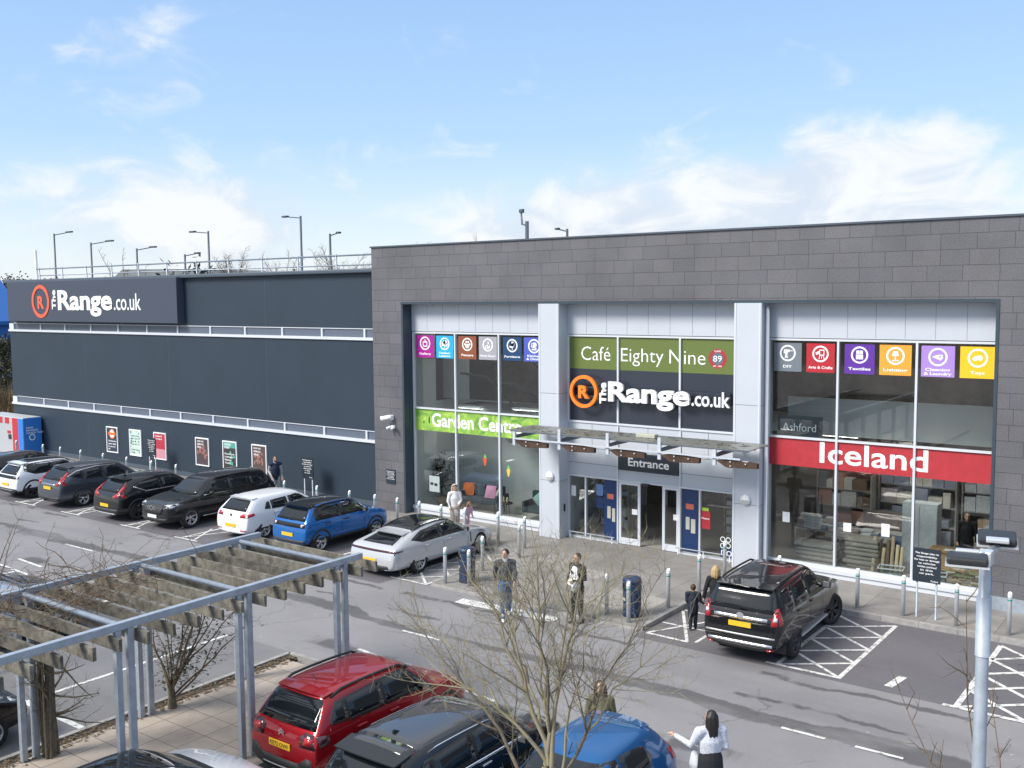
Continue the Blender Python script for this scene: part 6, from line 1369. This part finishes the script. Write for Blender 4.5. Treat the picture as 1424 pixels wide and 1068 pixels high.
hc = [('cream', 'brown'), ('brick', 'slate'), ('white', 'red'), ('brick', 'brown'), ('cream', 'slate')]
for i in range(16):
    x = -600+i*17.5+q.uniform(-5, 5); y = 318+q.uniform(-12, 25); a, b = hc[i % 5]
    t = thing('distant_house', '%s walled house with %s roof far off in the town on the skyline' % (a, b), 'house', (x, y, 13.5), q.uniform(-.4, .4), 'distant houses on the hill')
    w_, h = q.uniform(3.5, 6), q.uniform(4.5, 5.5); obj('wall', mbox(-w_, w_, -3, 3, -2, h), mw[i % 3], t); bm = bmesh.new(); prism(bm, [(-3.4, h), (3.4, h), (0, h+2.6)], 'X', -w_-.3, w_+.3); r_ = obj('roof', bm, mr_[i % 3], t)
    obj('chimney', mbox(w_*.6, w_*.6+.8, -.4, .4, h+1, h+3.6), mw[1], r_)
# ------------------------------------------------------------------ people
SK = {}
def skin_mat(n, c): return mat('skin_'+n, c, .5)
M['skin'] = skin_mat('fair', (.50, .30, .22)); M['eye'] = mat('eye_dark', (.02, .015, .012), .2); M['lips'] = mat('lips', (.33, .12, .10), .5)
def cap_tube(bm, pts, rad, n=12, flat=1., ax=None):
    """closed tapered limb with rounded ends; flat squashes the section front to back"""
    P = [Vector(p) for p in pts]; rr = list(rad)
    d0 = (P[0]-P[1]).normalized(); d1 = (P[-1]-P[-2]).normalized()
    P = [P[0]+d0*rr[0]*.95, P[0]+d0*rr[0]*.6]+P+[P[-1]+d1*rr[-1]*.6, P[-1]+d1*rr[-1]*.95]; rr = [rr[0]*.25, rr[0]*.8]+rr+[rr[-1]*.8, rr[-1]*.25]
    b = bmesh.new(); tube(b, P, rr, n, True)
    if flat != 1.:
        c = sum((v.co.y for v in b.verts))/len(b.verts)
        for v in b.verts: v.co.y = c+(v.co.y-c)*flat
    me = bpy.data.meshes.new('t'); b.to_mesh(me); b.free(); bm.from_mesh(me); bpy.data.meshes.remove(me)
def ell(bm, c, r, n=16, rot=None):
    m = Matrix.Translation(Vector(c)) @ (rot if rot else Matrix()) @ Matrix.Diagonal((*r, 1)); bmesh.ops.create_uvsphere(bm, u_segments=n, v_segments=n//2+2, radius=1, matrix=m)
def fuse(name, bm, m, parent, vox=.012, smooth=2):
    o = obj(name, bm, m, parent); o.parent = None
    r = o.modifiers.new('r', 'REMESH'); r.mode = 'VOXEL'; r.voxel_size = vox
    if smooth: s = o.modifiers.new('s', 'SMOOTH'); s.iterations = smooth; s.factor = .5
    me = ev_mesh(o); old = o.data; o.modifiers.clear(); o.data = me; bpy.data.meshes.remove(old); o.parent = parent
    for p in me.polygons: p.use_smooth = True
    return o
def hand(bm, w, d, side, s, grip=.35):
    """palm, four unequal fingers and a thumb from wrist w, pointing along d"""
    w, d = Vector(w), Vector(d).normalized(); u, v = frame_to(d)
    if u.x*side < 0: u = -u
    palm = w+d*.045*s; cap_tube(bm, [w, w+d*.075*s], [.026*s, .034*s], 8)
    nrm = d.cross(u).normalized()
    if nrm.y < 0: nrm = -nrm
    for k, l in enumerate((.062, .072, .068, .052)):
        b = w+d*.082*s+u*(.027-.018*k)*s; m1 = b+(d*(1-grip*.4)+nrm*grip)*l*.5*s; e = m1+(d*(1-grip)+nrm*grip*1.3).normalized()*l*.5*s; cap_tube(bm, [b, m1, e], [.0095*s, .009*s, .0075*s], 6)
    b = w+d*.03*s+u*.028*s; cap_tube(bm, [b, b+(d*.6+u*.7+nrm*.3).normalized()*.035*s, b+(d*.9+u*.5+nrm*.5).normalized()*.062*s], [.012*s, .011*s, .009*s], 6)
def person(lab, loc, rz, h, top, legs, shoe, hair, arms, step=.12, turn=0., nod=0., top_len=.80, sleeve=1., fem=False, bulk=1., hairlen=0., skirt=False, legbend=.03, lean=0., group=None, mid=None, shoe_h=.09, collar=None, child=False):
    s = h/1.75; t = thing('person', lab, 'person', loc, rz, group or 'shoppers outside the store'); hs = 1.22 if child else 1.
    def V(x, y, z): return Vector((x*s, (y+lean*max(0, z-.9))*s, z*s))
    hip = [V(.085*g, 0, .90) for g in (-1, 1)]; ank = [V(-.10, -step, .085), V(.10, step, .085)]
    knee = [V(-.095, -step*.35+legbend, .49), V(.095, step*.6+legbend, .50)]
    sw = (.165 if fem else .185)*bulk; sh = [V(-sw, 0, 1.40), V(sw, 0, 1.40)]
    head = V(0, .02+lean*.0, 1.615)
    el = [V(*arms[0][0]), V(*arms[1][0])]; wr = [V(*arms[0][1]), V(*arms[1][1])]
    rot = Matrix.Rotation(turn, 4, 'Z') @ Matrix.Rotation(-nod, 4, 'X')
    def Hd(x, y, z): return head+(rot @ (Vector((x, y, z))*s*hs))
    bm = bmesh.new()
    ell(bm, Hd(0, -.008, .012), (.076*s*hs, .093*s*hs, .108*s*hs), 16, rot); ell(bm, Hd(0, .022, -.055), (.056*s*hs, .066*s*hs, .062*s*hs), 14, rot)
    cap_tube(bm, [Hd(0, .082, .02), Hd(0, .108, -.022)], [.010*s*hs, .016*s*hs], 6)
    for g in (-1, 1): ell(bm, Hd(.077*g, -.01, -.005), (.012*s*hs, .02*s*hs, .03*s*hs), 8, rot)
    ell(bm, Hd(0, .088, -.055), (.026*s, .012*s, .012*s), 8, rot)
    cap_tube(bm, [V(0, -.01, 1.38), V(0, .0, 1.44), Hd(0, -.005, -.06)], [.062*s, .054*s, .05*s], 10)
    cap_tube(bm, [V(0, 0, .9), V(0, 0, 1.1), V(0, 0, 1.28)], [.115*s*bulk, .10*s*bulk, .10*s*bulk], 12, .72)
    for g in (0, 1):
        cap_tube(bm, [sh[g]*.97, el[g], wr[g]], [.045*s, .038*s, .026*s], 8); cap_tube(bm, [hip[g], knee[g], ank[g]], [.08*s, .052*s, .036*s], 8)
        d = (wr[g]-el[g]).normalized(); hand(bm, wr[g], d, -1 if g == 0 else 1, s*(1.05 if not child else 1.15))
        cap_tube(bm, [ank[g]-Vector((0, 0, .03*s)), ank[g]+V(0, .09, -.055)], [.035*s, .026*s], 8)
    body = fuse('body', bm, M['skin'], t, .0085*max(.7, s), 1)
    for g in (-1, 1):
        e = bmesh.new(); ell(e, Hd(.031*g, .082, .012), (.009*s*hs, .007*s*hs, .005*s*hs), 8, rot); obj('eye', e, M['eye'], t, True)
        e = bmesh.new(); cap_tube(e, [Hd(.016*g, .088, .034), Hd(.046*g, .08, .034)], [.005*s, .004*s], 6); obj('eyebrow', e, hair, t, True)
    e = bmesh.new(); ell(e, Hd(0, .093, -.056), (.023*s*hs, .008*s, .007*s), 8, rot); obj('lips', e, M['lips'], t, True)
    # hair
    e = bmesh.new(); ell(e, Hd(0, -.028, .036), (.088*s*hs, .094*s*hs, .102*s*hs), 16, rot)
    if hairlen > 0:
        for k in range(7):
            a = R(-100+200*k/6)-math.pi/2; x, y = .078*math.cos(a), .075*math.sin(a)-.02; l = hairlen*(.85+.15*math.sin(k*2.1))
            cap_tube(e, [Hd(x, y, .03), Hd(x*1.12, y*1.1, -.06), Hd(x*1.15, y*1.15, -.06)+Vector((0, 0, -l*.5*s)), Hd(x*1.0, y*1.1, -.06)+Vector((0, -.01*s, -l*s))], [.04*s*hs, .042*s*hs, .04*s, .02*s], 8)
    fuse('hair', e, hair, t, .010*max(.7, s), 1)
    # trousers or skirt
    e = bmesh.new(); ell(e, V(0, 0, .90), (.165*s*bulk, .125*s*bulk, .13*s))
    for g in (0, 1): cap_tube(e, [hip[g], knee[g], ank[g]+Vector((0, 0, .0))], [.105*s*bulk, .076*s*bulk, .062*s], 12)
    if skirt: cap_tube(e, [V(0, 0, .95), V(0, 0, .62)], [.17*s*bulk, .19*s*bulk], 14, .8)
    fuse('skirt' if skirt else 'trousers', e, legs, t, .013*max(.7, s), 2)
    # jacket: hem, chest, shoulders, sleeves
    def garment(nm, m, gro, ln, slv, open_=False):
        e = bmesh.new(); z0 = ln
        cap_tube(e, [V(0, 0, z0+.08), V(0, 0, 1.02), V(0, .01 if fem else 0, 1.24), V(0, 0, 1.36)], [(.165 if z0 < .85 else .155)*s*bulk+gro, (.145 if fem else .16)*s*bulk+gro, .168*s*bulk+gro, .125*s*bulk+gro], 14, .72)
        cap_tube(e, [sh[0]*1.0, V(0, 0, 1.43), sh[1]*1.0], [.068*s*bulk+gro, .075*s+gro, .068*s*bulk+gro], 10)
        if slv > 0:
            for g in (0, 1): cap_tube(e, [sh[g], el[g], el[g].lerp(wr[g], slv)], [.073*s*bulk+gro, .058*s*bulk+gro, .044*s+gro], 10)
        return fuse(nm, e, m, t, .013*max(.7, s), 2)
    j = garment('jacket', top, 0., top_len, sleeve)
    if mid: garment('waistcoat', mid, .014, top_len+.02, 0)
    if collar:
        e = bmesh.new(); cap_tube(e, [V(0, -.0, 1.44), V(0, .01, 1.50)], [.085*s, .075*s], 12); fuse('collar', e, collar, t, .012*s, 1)
    for g in (0, 1):
        e = bmesh.new(); a = ank[g]; cap_tube(e, [a+V(0, -.05, -.045)-V(0, 0, 0), a+V(0, .06, -.052), a+V(0, .15, -.062)], [.042*s, .042*s, .03*s], 10)
        cap_tube(e, [a+Vector((0, 0, -.03*s)), a+Vector((0, 0, shoe_h*s-.02*s))], [.044*s, .05*s], 10)
        for v in e.verts: v.co.z = max(v.co.z, .004)
        fuse('shoe', e, shoe, t, .011*max(.7, s), 1)
    t['_h'] = h; del t['_h']
    return t, V, Hd, wr, s
def cl(n, c, var=.0, sc=30., c2=None): return mat('cloth_'+n, c, .85, var=var, vscale=sc, c2=c2, bump=.25, bscale=35)
black, navy = cl('black', (.012, .012, .014)), cl('navy', (.012, .018, .035))
hb, hbl, hbr, hbk = mat('hair_brown', (.06, .035, .02), .6), mat('hair_blonde', (.42, .30, .15), .6), mat('hair_light_brown', (.16, .09, .045), .6), mat('hair_black', (.015, .012, .011), .5)
dn = lambda e, w: (e, w)
relax = lambda g, f=.02: ((.235*g, -.03, 1.13), (.25*g, f+.05, .89))
# man in gilet by the wall
t, *_ = person('person in navy body warmer and pale grey joggers, walking by the navy wall', (-31.85, 26.75, PV), R(-125), 1.80, cl('grey_marl', (.36, .37, .38), .15), cl('pale_jogger', (.42, .42, .44)), mat('trainer_white', (.6, .6, .6), .6), hbk, [relax(-1), ((.25, -.02, 1.14), (.19, .20, 1.0))], .20, turn=R(10), mid=cl('gilet', (.012, .022, .05)), collar=cl('hood', (.40, .38, .38)))
e = bmesh.new(); ell(e, (0, .09, 1.585), (.055, .03, .045)); obj('beard', e, hbk, t, True)
# woman and child by the glass
t, V, Hd, wr, s = person('person with long fair hair in a loose white shirt and beige trousers looking down', (-22.15, 26.45, PV), R(-130), 1.70, cl('white_shirt', (.72, .71, .70)), cl('beige', (.42, .36, .30)), mat('shoe_tan', (.3, .2, .14), .6), mat('hair_fair', (.50, .40, .28), .6), [((-.22, .02, 1.14), (-.12, .18, 1.05)), ((.24, .0, 1.12), (.2, .12, .92))], .06, nod=R(28), top_len=.62, fem=True, bulk=1.05, hairlen=.42)
e = bmesh.new(); cap_tube(e, [Hd(-.09, .0, .05), Hd(-.05, .03, .115), Hd(.05, .03, .115), Hd(.09, 0, .05)], [.016]*4, 8); obj('headband', e, black, t, True)
t, *_ = person('small person in pink coat and pink trousers bending beside the one in white', (-21.72, 26.55, PV), R(-100), 1.12, cl('pink', (.62, .36, .47)), cl('pink_leg', (.58, .36, .46)), mat('shoe_pink', (.5, .25, .3), .6), hbr, [((-.22, .1, 1.12), (-.2, .26, .95)), ((.22, .1, 1.12), (.2, .26, .95))], .05, nod=R(35), lean=.35, hairlen=.22, child=True, bulk=1.15)
# man in charcoal jumper and jeans
person('person in charcoal jumper, blue jeans and white trainers walking across the road', (-15.3, 20.25, 0), R(222), 1.80, cl('charcoal', (.045, .055, .07), .2), cl('denim', (.055, .13, .26), .3, 12), mat('trainer_clean', (.75, .75, .74), .6), hbk, [((-.25, .06, 1.14), (-.21, .22, .98)), ((.25, -.12, 1.15), (.23, -.16, .92))], .31, turn=R(-34), legbend=.05, top_len=.80, collar=cl('pale_collar', (.5, .5, .5)), bulk=1.08)
# man in white shirt holding papers
t, V, Hd, wr, s = person('person in open black coat over white shirt on the kerb', (-13.55, 20.95, 0), R(170), 1.80, black, cl('dark_trouser', (.016, .018, .024)), mat('shoe_black', (.012, .012, .012), .4), hb, [((-.25, .0, 1.14), (-.08, .22, 1.10)), ((.26, .02, 1.14), (.13, .22, 1.02))], .04, top_len=.78, bulk=1.06)
e = bmesh.new(); cap_tube(e, [(.03, .045, .92), (.03, .045, 1.2), (.02, .035, 1.37)], [.158, .172, .12], 12, .8); fuse('shirt', e, cl('shirt_white', (.76, .77, .78)), t, .013, 2)
o = obj('tie', mbox(.0, .04, .178, .19, 1.12, 1.38), navy, t)
tag(obj('papers', mbox(-.13, .07, -.004, .004, -.14, .12), M['white'], None), 'white papers held against the chest of the person in a black coat', 'papers'); o = bpy.data.objects['papers']; o.location = (-13.52, 20.71, 1.14); o.rotation_euler = (R(-25), R(20), R(-5))
# woman in black with a boy, seen from behind
person('person with blonde bob in black cardigan, trousers and boots walking away beside the off roader', (-10.42, 22.3, 0), R(14), 1.66, black, cl('black_leg', (.014, .014, .016)), mat('boot_black', (.014, .013, .013), .4), hbl, [((-.25, -.02, 1.12), (-.30, .02, .88)), ((.24, .02, 1.13), (.24, .06, .90))], .15, top_len=.66, fem=True, hairlen=.13, shoe_h=.22)
person('small person with short brown hair in navy padded jacket holding a hand', (-10.93, 22.12, 0), R(30), 1.14, navy, navy, mat('boot_child', (.02, .018, .016), .5), hb, [((-.23, 0, 1.12), (-.16, .14, .98)), ((.24, .0, 1.14), (.40, .02, 1.02))], .10, top_len=.72, bulk=1.2, child=True)
# woman in olive coat behind the blue hatchback, looking up
person('person with dark bob in an olive coat looking up from behind the blue hatchback', (-8.82, 14.35, 0), R(212), 1.66, cl('olive', (.13, .125, .07), .2), cl('dark_leg', (.03, .03, .035)), mat('shoe_dark', (.02, .02, .02), .5), hb, [relax(-1), relax(1)], .04, nod=R(-22), fem=True, hairlen=.14, top_len=.6, bulk=1.08, collar=cl('scarf', (.30, .24, .16)))
# woman pointing
t, V, Hd, wr, s = person('person with long black hair in white patterned knitwear, pointing left', (-6.72, 14.25, 0), R(48), 1.68, cl('white_knit', (.72, .73, .78), c2=(.40, .42, .50), sc=38.), cl('skirt_black', (.016, .017, .022)), mat('shoe_flat', (.03, .03, .03), .5), hbk, [((-.31, .08, 1.15), (-.50, .28, 1.24)), ((.25, -.03, 1.13), (.20, .14, 1.0))], .10, turn=R(35), fem=True, hairlen=.46, skirt=True, top_len=.74, bulk=1.22)
bm = bmesh.new(); cap_tube(bm, [(-.0, 0, .02), (.0, .02, .18)], [.10, .075], 12, .55); o = fuse('carrier_bag', bm, cl('bag_white', (.70, .72, .76)), None, .01, 2); tag(o, 'white soft bag held low by the pointing person in patterned knitwear', 'bag', None); o.location = (-6.98, 14.22, .70); bm = bmesh.new()
for sg in (-.04, .04): tube(bm, [(sg, .02, .2), (sg*1.2, .03, .33), (sg*-.6, .03, .33)], .009, 6)
obj('handles', bm, cl('bag_strap', (.70, .72, .76)), o)
# person at a desk inside
t = person('person in black seen from behind at the desk inside the right bay', (-6.65, 31.2, PV), R(-160), 1.75, black, black, mat('shoe_in', (.02, .02, .02), .5), hb, [relax(-1), relax(1)], .02, bulk=1.15, group='people inside the shop')
# ------------------------------------------------------------------ goods behind the glass
def fabric(n, c): return mat('fabric_'+n, c, .9, var=.12, vscale=12)
fd = fabric('slate', (.085, .10, .12))
t = thing('sofa', 'dark grey two seat sofa behind the left bay window', 'sofa', (-23.55, 29.75, PV))
obj('seat', mbox(-.85, .85, -.35, .4, .36, .52, bev=.04), fd, t); [obj('back_cushion', mbox(a, a+.82, .2, .42, .5, .98, bev=.06), fd, t) for a in (-.83, .01)]; [obj('arm', mbox(a, a+.14, -.35, .4, .3, .72, bev=.04), fd, t) for a in (-.99, .85)]
for x in (-.8, .8):
    for y in (-.3, .32): obj('leg', tube(bmesh.new(), [(x*1.03, y, 0), (x, y, .36)], [.02, .03], 8), M['wood_dark'], t, True)
def cushion(x, y, z, c, lab, rz, ry=0., s=.24):
    bm = bmesh.new(); bmesh.ops.create_grid(bm, x_segments=8, y_segments=8, size=s); 
    for v in bm.verts: v.co.z = .07*(1-(v.co.x/s)**2)*(1-(v.co.y/s)**2)
    g = bmesh.ops.duplicate(bm, geom=bm.verts[:]+bm.edges[:]+bm.faces[:])
    for v in [k for k in g['geom'] if isinstance(k, bmesh.types.BMVert)]: v.co.z *= -1
    bmesh.ops.remove_doubles(bm, verts=bm.verts[:], dist=1e-4); o = solo('cushion', bm, fabric(lab[:9].replace(' ', '_'), c), lab, 'cushion', smooth=True); o.location = (x, y, z); o.rotation_euler = (R(72), ry, rz)
cushion(-23.2, 29.82, PV+.76, (.62, .30, .44), 'pink square cushion on the sofa behind the left bay', 0); cushion(-24.3, 29.86, PV+.76, (.65, .18, .05), 'orange cushion at the left end of the sofa behind the glass', .3); cushion(-22.78, 29.7, PV+.74, (.5, .42, .42), 'pale patterned cushion leaning on the right sofa arm', -.9)
t = thing('armchair', 'dark green armchair behind the third pane of the left bay', 'armchair', (-20.95, 29.7, PV)); fg = fabric('teal', (.03, .06, .065)); obj('seat', mbox(-.4, .4, -.35, .35, .28, .48, bev=.05), fg, t); obj('backrest', mbox(-.42, .42, .25, .45, .3, 1.0, bev=.06), fg, t); [obj('arm', mbox(a, a+.12, -.3, .4, .25, .68, bev=.04), fg, t) for a in (-.5, .38)]
cushion(-20.95, 29.85, PV+.74, (.28, .46, .40), 'mint cushion set cornerwise on the dark armchair', 0, R(45), .2)
t = thing('side_table', 'small wooden side table with ornaments beside the sofa', 'table', (-22.3, 29.6, PV)); obj('top', lathe(bmesh.new(), [(.25, .45), (.25, .49)], 20), M['wood_dark'], t, True); [obj('leg', tube(bmesh.new(), [(.18*math.cos(a), .18*math.sin(a), 0), (.12*math.cos(a), .12*math.sin(a), .45)], .014, 6), M['wood_dark'], t, True) for a in (0, 2.1, 4.2)]
for k, (dx, c) in enumerate(((-.1, (.45, .38, .22)), (.06, (.55, .5, .4)))): solo('ornament', lathe(bmesh.new(), [(.04, 0), (.055, .08), (.03, .16), (.035, .2)], 14), fabric('orn%d' % k, c), ('gold' if k == 0 else 'cream')+' vase on the little table beside the sofa', 'vase', smooth=True, loc=(-22.3+dx, 29.6, PV+.49))
t = thing('potted_plant', 'tall dark leafy plant in a pot behind the left bay', 'plant', (-25.35, 29.5, PV)); obj('pot', lathe(bmesh.new(), [(.16, 0), (.22, .4), (.2, .4), (.18, .35)], 18), fabric('pot', (.25, .18, .13)), t, True); q = tree_seed(3); bm = bmesh.new(); lv = bmesh.new()
for i in range(6):
    pts = limb(bm, Vector((0, 0, .35)), Vector((q.uniform(-.2, .2), q.uniform(-.2, .2), 1)), q.uniform(1.1, 1.7), .02, .008, q, 6, .1, .1, 5)
    for j in range(60):
        p = q.choice(pts[3:])+Vector((q.gauss(0, .17), q.gauss(0, .15), q.gauss(0, .16))); a = q.uniform(0, 6.28); u = Vector((math.cos(a), math.sin(a), q.uniform(-.6, .3)))*.11; v = Vector((-u.y, u.x, .03))*.35; lv.faces.new([lv.verts.new(p+k) for k in (-u, v, u, -v)])
obj('stem', bm, M['bark'], t, True); obj('foliage', lv, mat('house_plant', (.018, .035, .022), .5), t)
# shelving and stock in the right bay
GR = 'stock shelves behind the right bay glass'
def shelf(x, y, w_, h, lab, cols, seed, n=4):
    t = thing('shelf_unit', lab, 'shelf', (x, y, PV), 0, GR); q = tree_seed(seed); ms = fabric('shelf', (.30, .29, .27))
    for a in (-w_/2, w_/2-.04): obj('upright', mbox(a, a+.04, 0, .45, 0, h), ms, t)
    for k in range(n):
        z = .1+(h-.1)*k/n; sh_ = obj('board', mbox(-w_/2+.04, w_/2-.04, 0, .45, z, z+.03), ms, t); bm = bmesh.new(); xx = -w_/2+.08
        while xx < w_/2-.2:
            d = q.uniform(.16, .5); hh = q.uniform(.14, (h/n)*.9); box(bm, xx, min(xx+d, w_/2-.05), .02, .4, z+.032, z+.03+hh, q.randrange(len(cols))); xx += d+.02
        tag(obj('stock', bm, [fabric('st%d_%d' % (seed, i), c) for i, c in enumerate(cols)], t), kind='stuff')
shelf(-10.7, 32.5, 1.8, 2.3, 'tall shelf of dark boxed goods behind the first right bay pane', [(.2, .13, .09), (.42, .22, .16), (.14, .14, .15), (.6, .56, .5)], 1, 4)
shelf(-8.6, 33.2, 2.4, 2.6, 'wide shelf of pale bedding packs behind the second right bay pane', [(.62, .6, .56), (.5, .42, .4), (.3, .33, .4), (.66, .62, .55)], 2, 4); shelf(-6.4, 33.4, 1.8, 2.5, 'shelf of brown baskets behind the third right bay pane', [(.4, .3, .2), (.26, .2, .16), (.6, .55, .48), (.5, .52, .55)], 3, 4)
def pile(x, y, lab, c, seed, w_=.55, n=6):
    bm = bmesh.new(); q = tree_seed(seed)
    for k in range(n): dx, dy = q.uniform(-.05, .05), q.uniform(-.04, .04); box(bm, x-w_+dx, x+w_+dx, y-.3+dy, y+.3+dy, PV+.005+k*.13, PV+.13+k*.13, 0, .05)
    solo('textile_pile', bm, fabric('pile%d' % seed, c), lab, 'textiles', 'piles of folded textiles in the right bay')
pile(-10.5, 29.6, 'pile of pale folded blankets low in the first right bay pane', (.42, .40, .37), 1, .6, 5); pile(-9.2, 29.9, 'taller pile of taupe blankets beside the second mullion', (.30, .28, .25), 2, .5, 7)
def table(x, y, lab, seed):
    t = thing('display_table', lab, 'table', (x, y, PV), 0, 'low display tables of soft goods in the right bay'); q = tree_seed(seed); mt = fabric('tbl%d' % seed, (.45, .42, .38)); obj('top', mbox(-.85, .85, -.4, .4, .66, .7), mt, t)
    for a in (-.8, .8):
        for b in (-.35, .35): obj('leg', mbox(a-.03, a+.03, b-.03, b+.03, 0, .66), mt, t)
    bm = bmesh.new(); cs = [(.68, .66, .62), (.45, .38, .34), (.3, .33, .38), (.6, .5, .48), (.75, .74, .72)]
    for k in range(16):
        a, b, w_ = q.uniform(-.7, .6), q.uniform(-.3, .2), q.uniform(.12, .25)
        for j in range(q.randint(1, 5)): box(bm, a-w_, a+w_, b-.12, b+.12, .703+j*.09+k*.001, .785+j*.09+k*.001, k % 5, .025)
    tag(obj('folded_goods', bm, [fabric('fg%d_%d' % (seed, i), c) for i, c in enumerate(cs)], t), kind='stuff')
table(-9.5, 30.7, 'display table heaped with folded throws behind the second mullion', 61); table(-10.9, 31.3, 'display table of folded goods deep behind the first right bay pane', 62); table(-5.9, 32.3, 'display table of folded goods behind the desk in the right bay', 63)
def crate(x, y, lab):
    t = thing('storage_box', lab, 'box', (x, y, PV), R(8), 'clear plastic storage boxes behind the glass'); mm = glass_mat('clear_plastic', (.72, .78, .8), 1.45, .15); bm = bmesh.new()
    for a in ((-.33, .33, -.22, -.205), (-.33, .33, .205, .22), (-.33, -.315, -.205, .205), (.315, .33, -.205, .205)): box(bm, *a, .02, .34)
    box(bm, -.315, .315, -.205, .205, .02, .035); obj('tub', bm, mm, t); obj('rim', ring_rect(.35, .24, .34, .37), M['alu'], t); obj('label', mbox(-.06, .06, -.2235, -.2215, .12, .22), M['white'], t); obj('contents', mbox(-.29, .29, -.18, .18, .04, .16, bev=.03), fabric('contents', (.4, .42, .42)), t)
def ring_rect(a, b, z0, z1):
    bm = bmesh.new()
    for k in ((-a, a, -b, -b+.03), (-a, a, b-.03, b), (-a, -a+.03, -b+.03, b-.03), (a-.03, a, -b+.03, b-.03)): box(bm, *k, z0, z1)
    return bm
crate(-8.15, 29.0, 'clear plastic storage box low behind the middle pane of the right bay'); crate(-7.0, 29.0, 'clear plastic storage box behind the notice board panel')
q = tree_seed(6)
for k in range(7):
    x = -8.85+.13*k; h = q.uniform(.7, 1.1); solo('rolled_rug', tube(bmesh.new(), [(x, 29.6, PV), (x+.02, 29.75, PV+h)], .05, 10), fabric('rug%d' % k, q.choice([(.5, .42, .28), (.14, .1, .07), (.35, .28, .2)])), 'rolled rug standing in the cluster behind the middle right bay pane', 'rug', 'rolled rugs standing behind the glass', smooth=True)
t = thing('desk', 'wooden desk with pale papers behind the third right bay pane', 'desk', (-6.75, 30.4, PV)); md_ = fabric('oak', (.36, .22, .10)); obj('top', mbox(-.7, .7, -.35, .35, .72, .76), md_, t); obj('panel', mbox(-.68, -.64, -.33, .33, 0, .72), md_, t); obj('panel', mbox(.64, .68, -.33, .33, 0, .72), md_, t); obj('modesty_board', mbox(-.64, .64, -.3, -.28, .2, .72), md_, t); obj('paper', mbox(-.3, .0, -.2, .05, .761, .765), M['white'], t)
t = thing('display_cabinet', 'tall pale cabinet behind the second mullion of the right bay', 'cabinet', (-7.9, 30.9, PV)); obj('carcass', mbox(-.5, .5, 0, .5, 0, 1.9), fabric('cab', (.50, .53, .55)), t); [obj('door', mbox(a, a+.47, -.02, -.001, .06, 1.84), fabric('cabd', (.55, .58, .60)), t) for a in (-.485, .015)]
t = thing('display_bed', 'display bed with blue throw deep in the right bay', 'bed', (-9.0, 31.6, PV)); obj('mattress', mbox(-1.0, 1.0, -.4, .9, .3, .62, bev=.06), fabric('matt', (.55, .54, .52)), t); obj('throw', mbox(-1.03, 1.03, -.42, .2, .4, .66, bev=.06), fabric('throw', (.16, .2, .30)), t); obj('headboard', mbox(-1.05, 1.05, .9, 1.0, 0, 1.2, bev=.03), fabric('headb', (.2, .16, .14)), t)
bm = bmesh.new(); q = tree_seed(13)
for k in range(60):
    x, z = q.uniform(-6.75, -5.75), q.uniform(.2, .95); box(bm, x, x+q.uniform(.15, .4), 28.8+k*.004, 28.82+k*.004, PV+z-.1, PV+z-.06, k % 3)
solo('firelog_stack', bm, [fabric('fl%d' % i, c) for i, c in enumerate(((.5, .45, .38), (.2, .22, .12), (.36, .26, .16)))], 'low stack of striped garden trays behind the lamp column end of the right bay', 'stock')
shelf(-17.9, 30.0, 1.2, 1.9, 'shelf of pale stationery left of the entrance doors', [(.5, .5, .48), (.3, .35, .45), (.45, .4, .3)], 4, 5); shelf(-13.2, 30.0, 1.1, 1.9, 'white rack of packets right of the entrance doors', [(.6, .6, .58), (.5, .5, .5), (.45, .42, .3)], 5, 6)
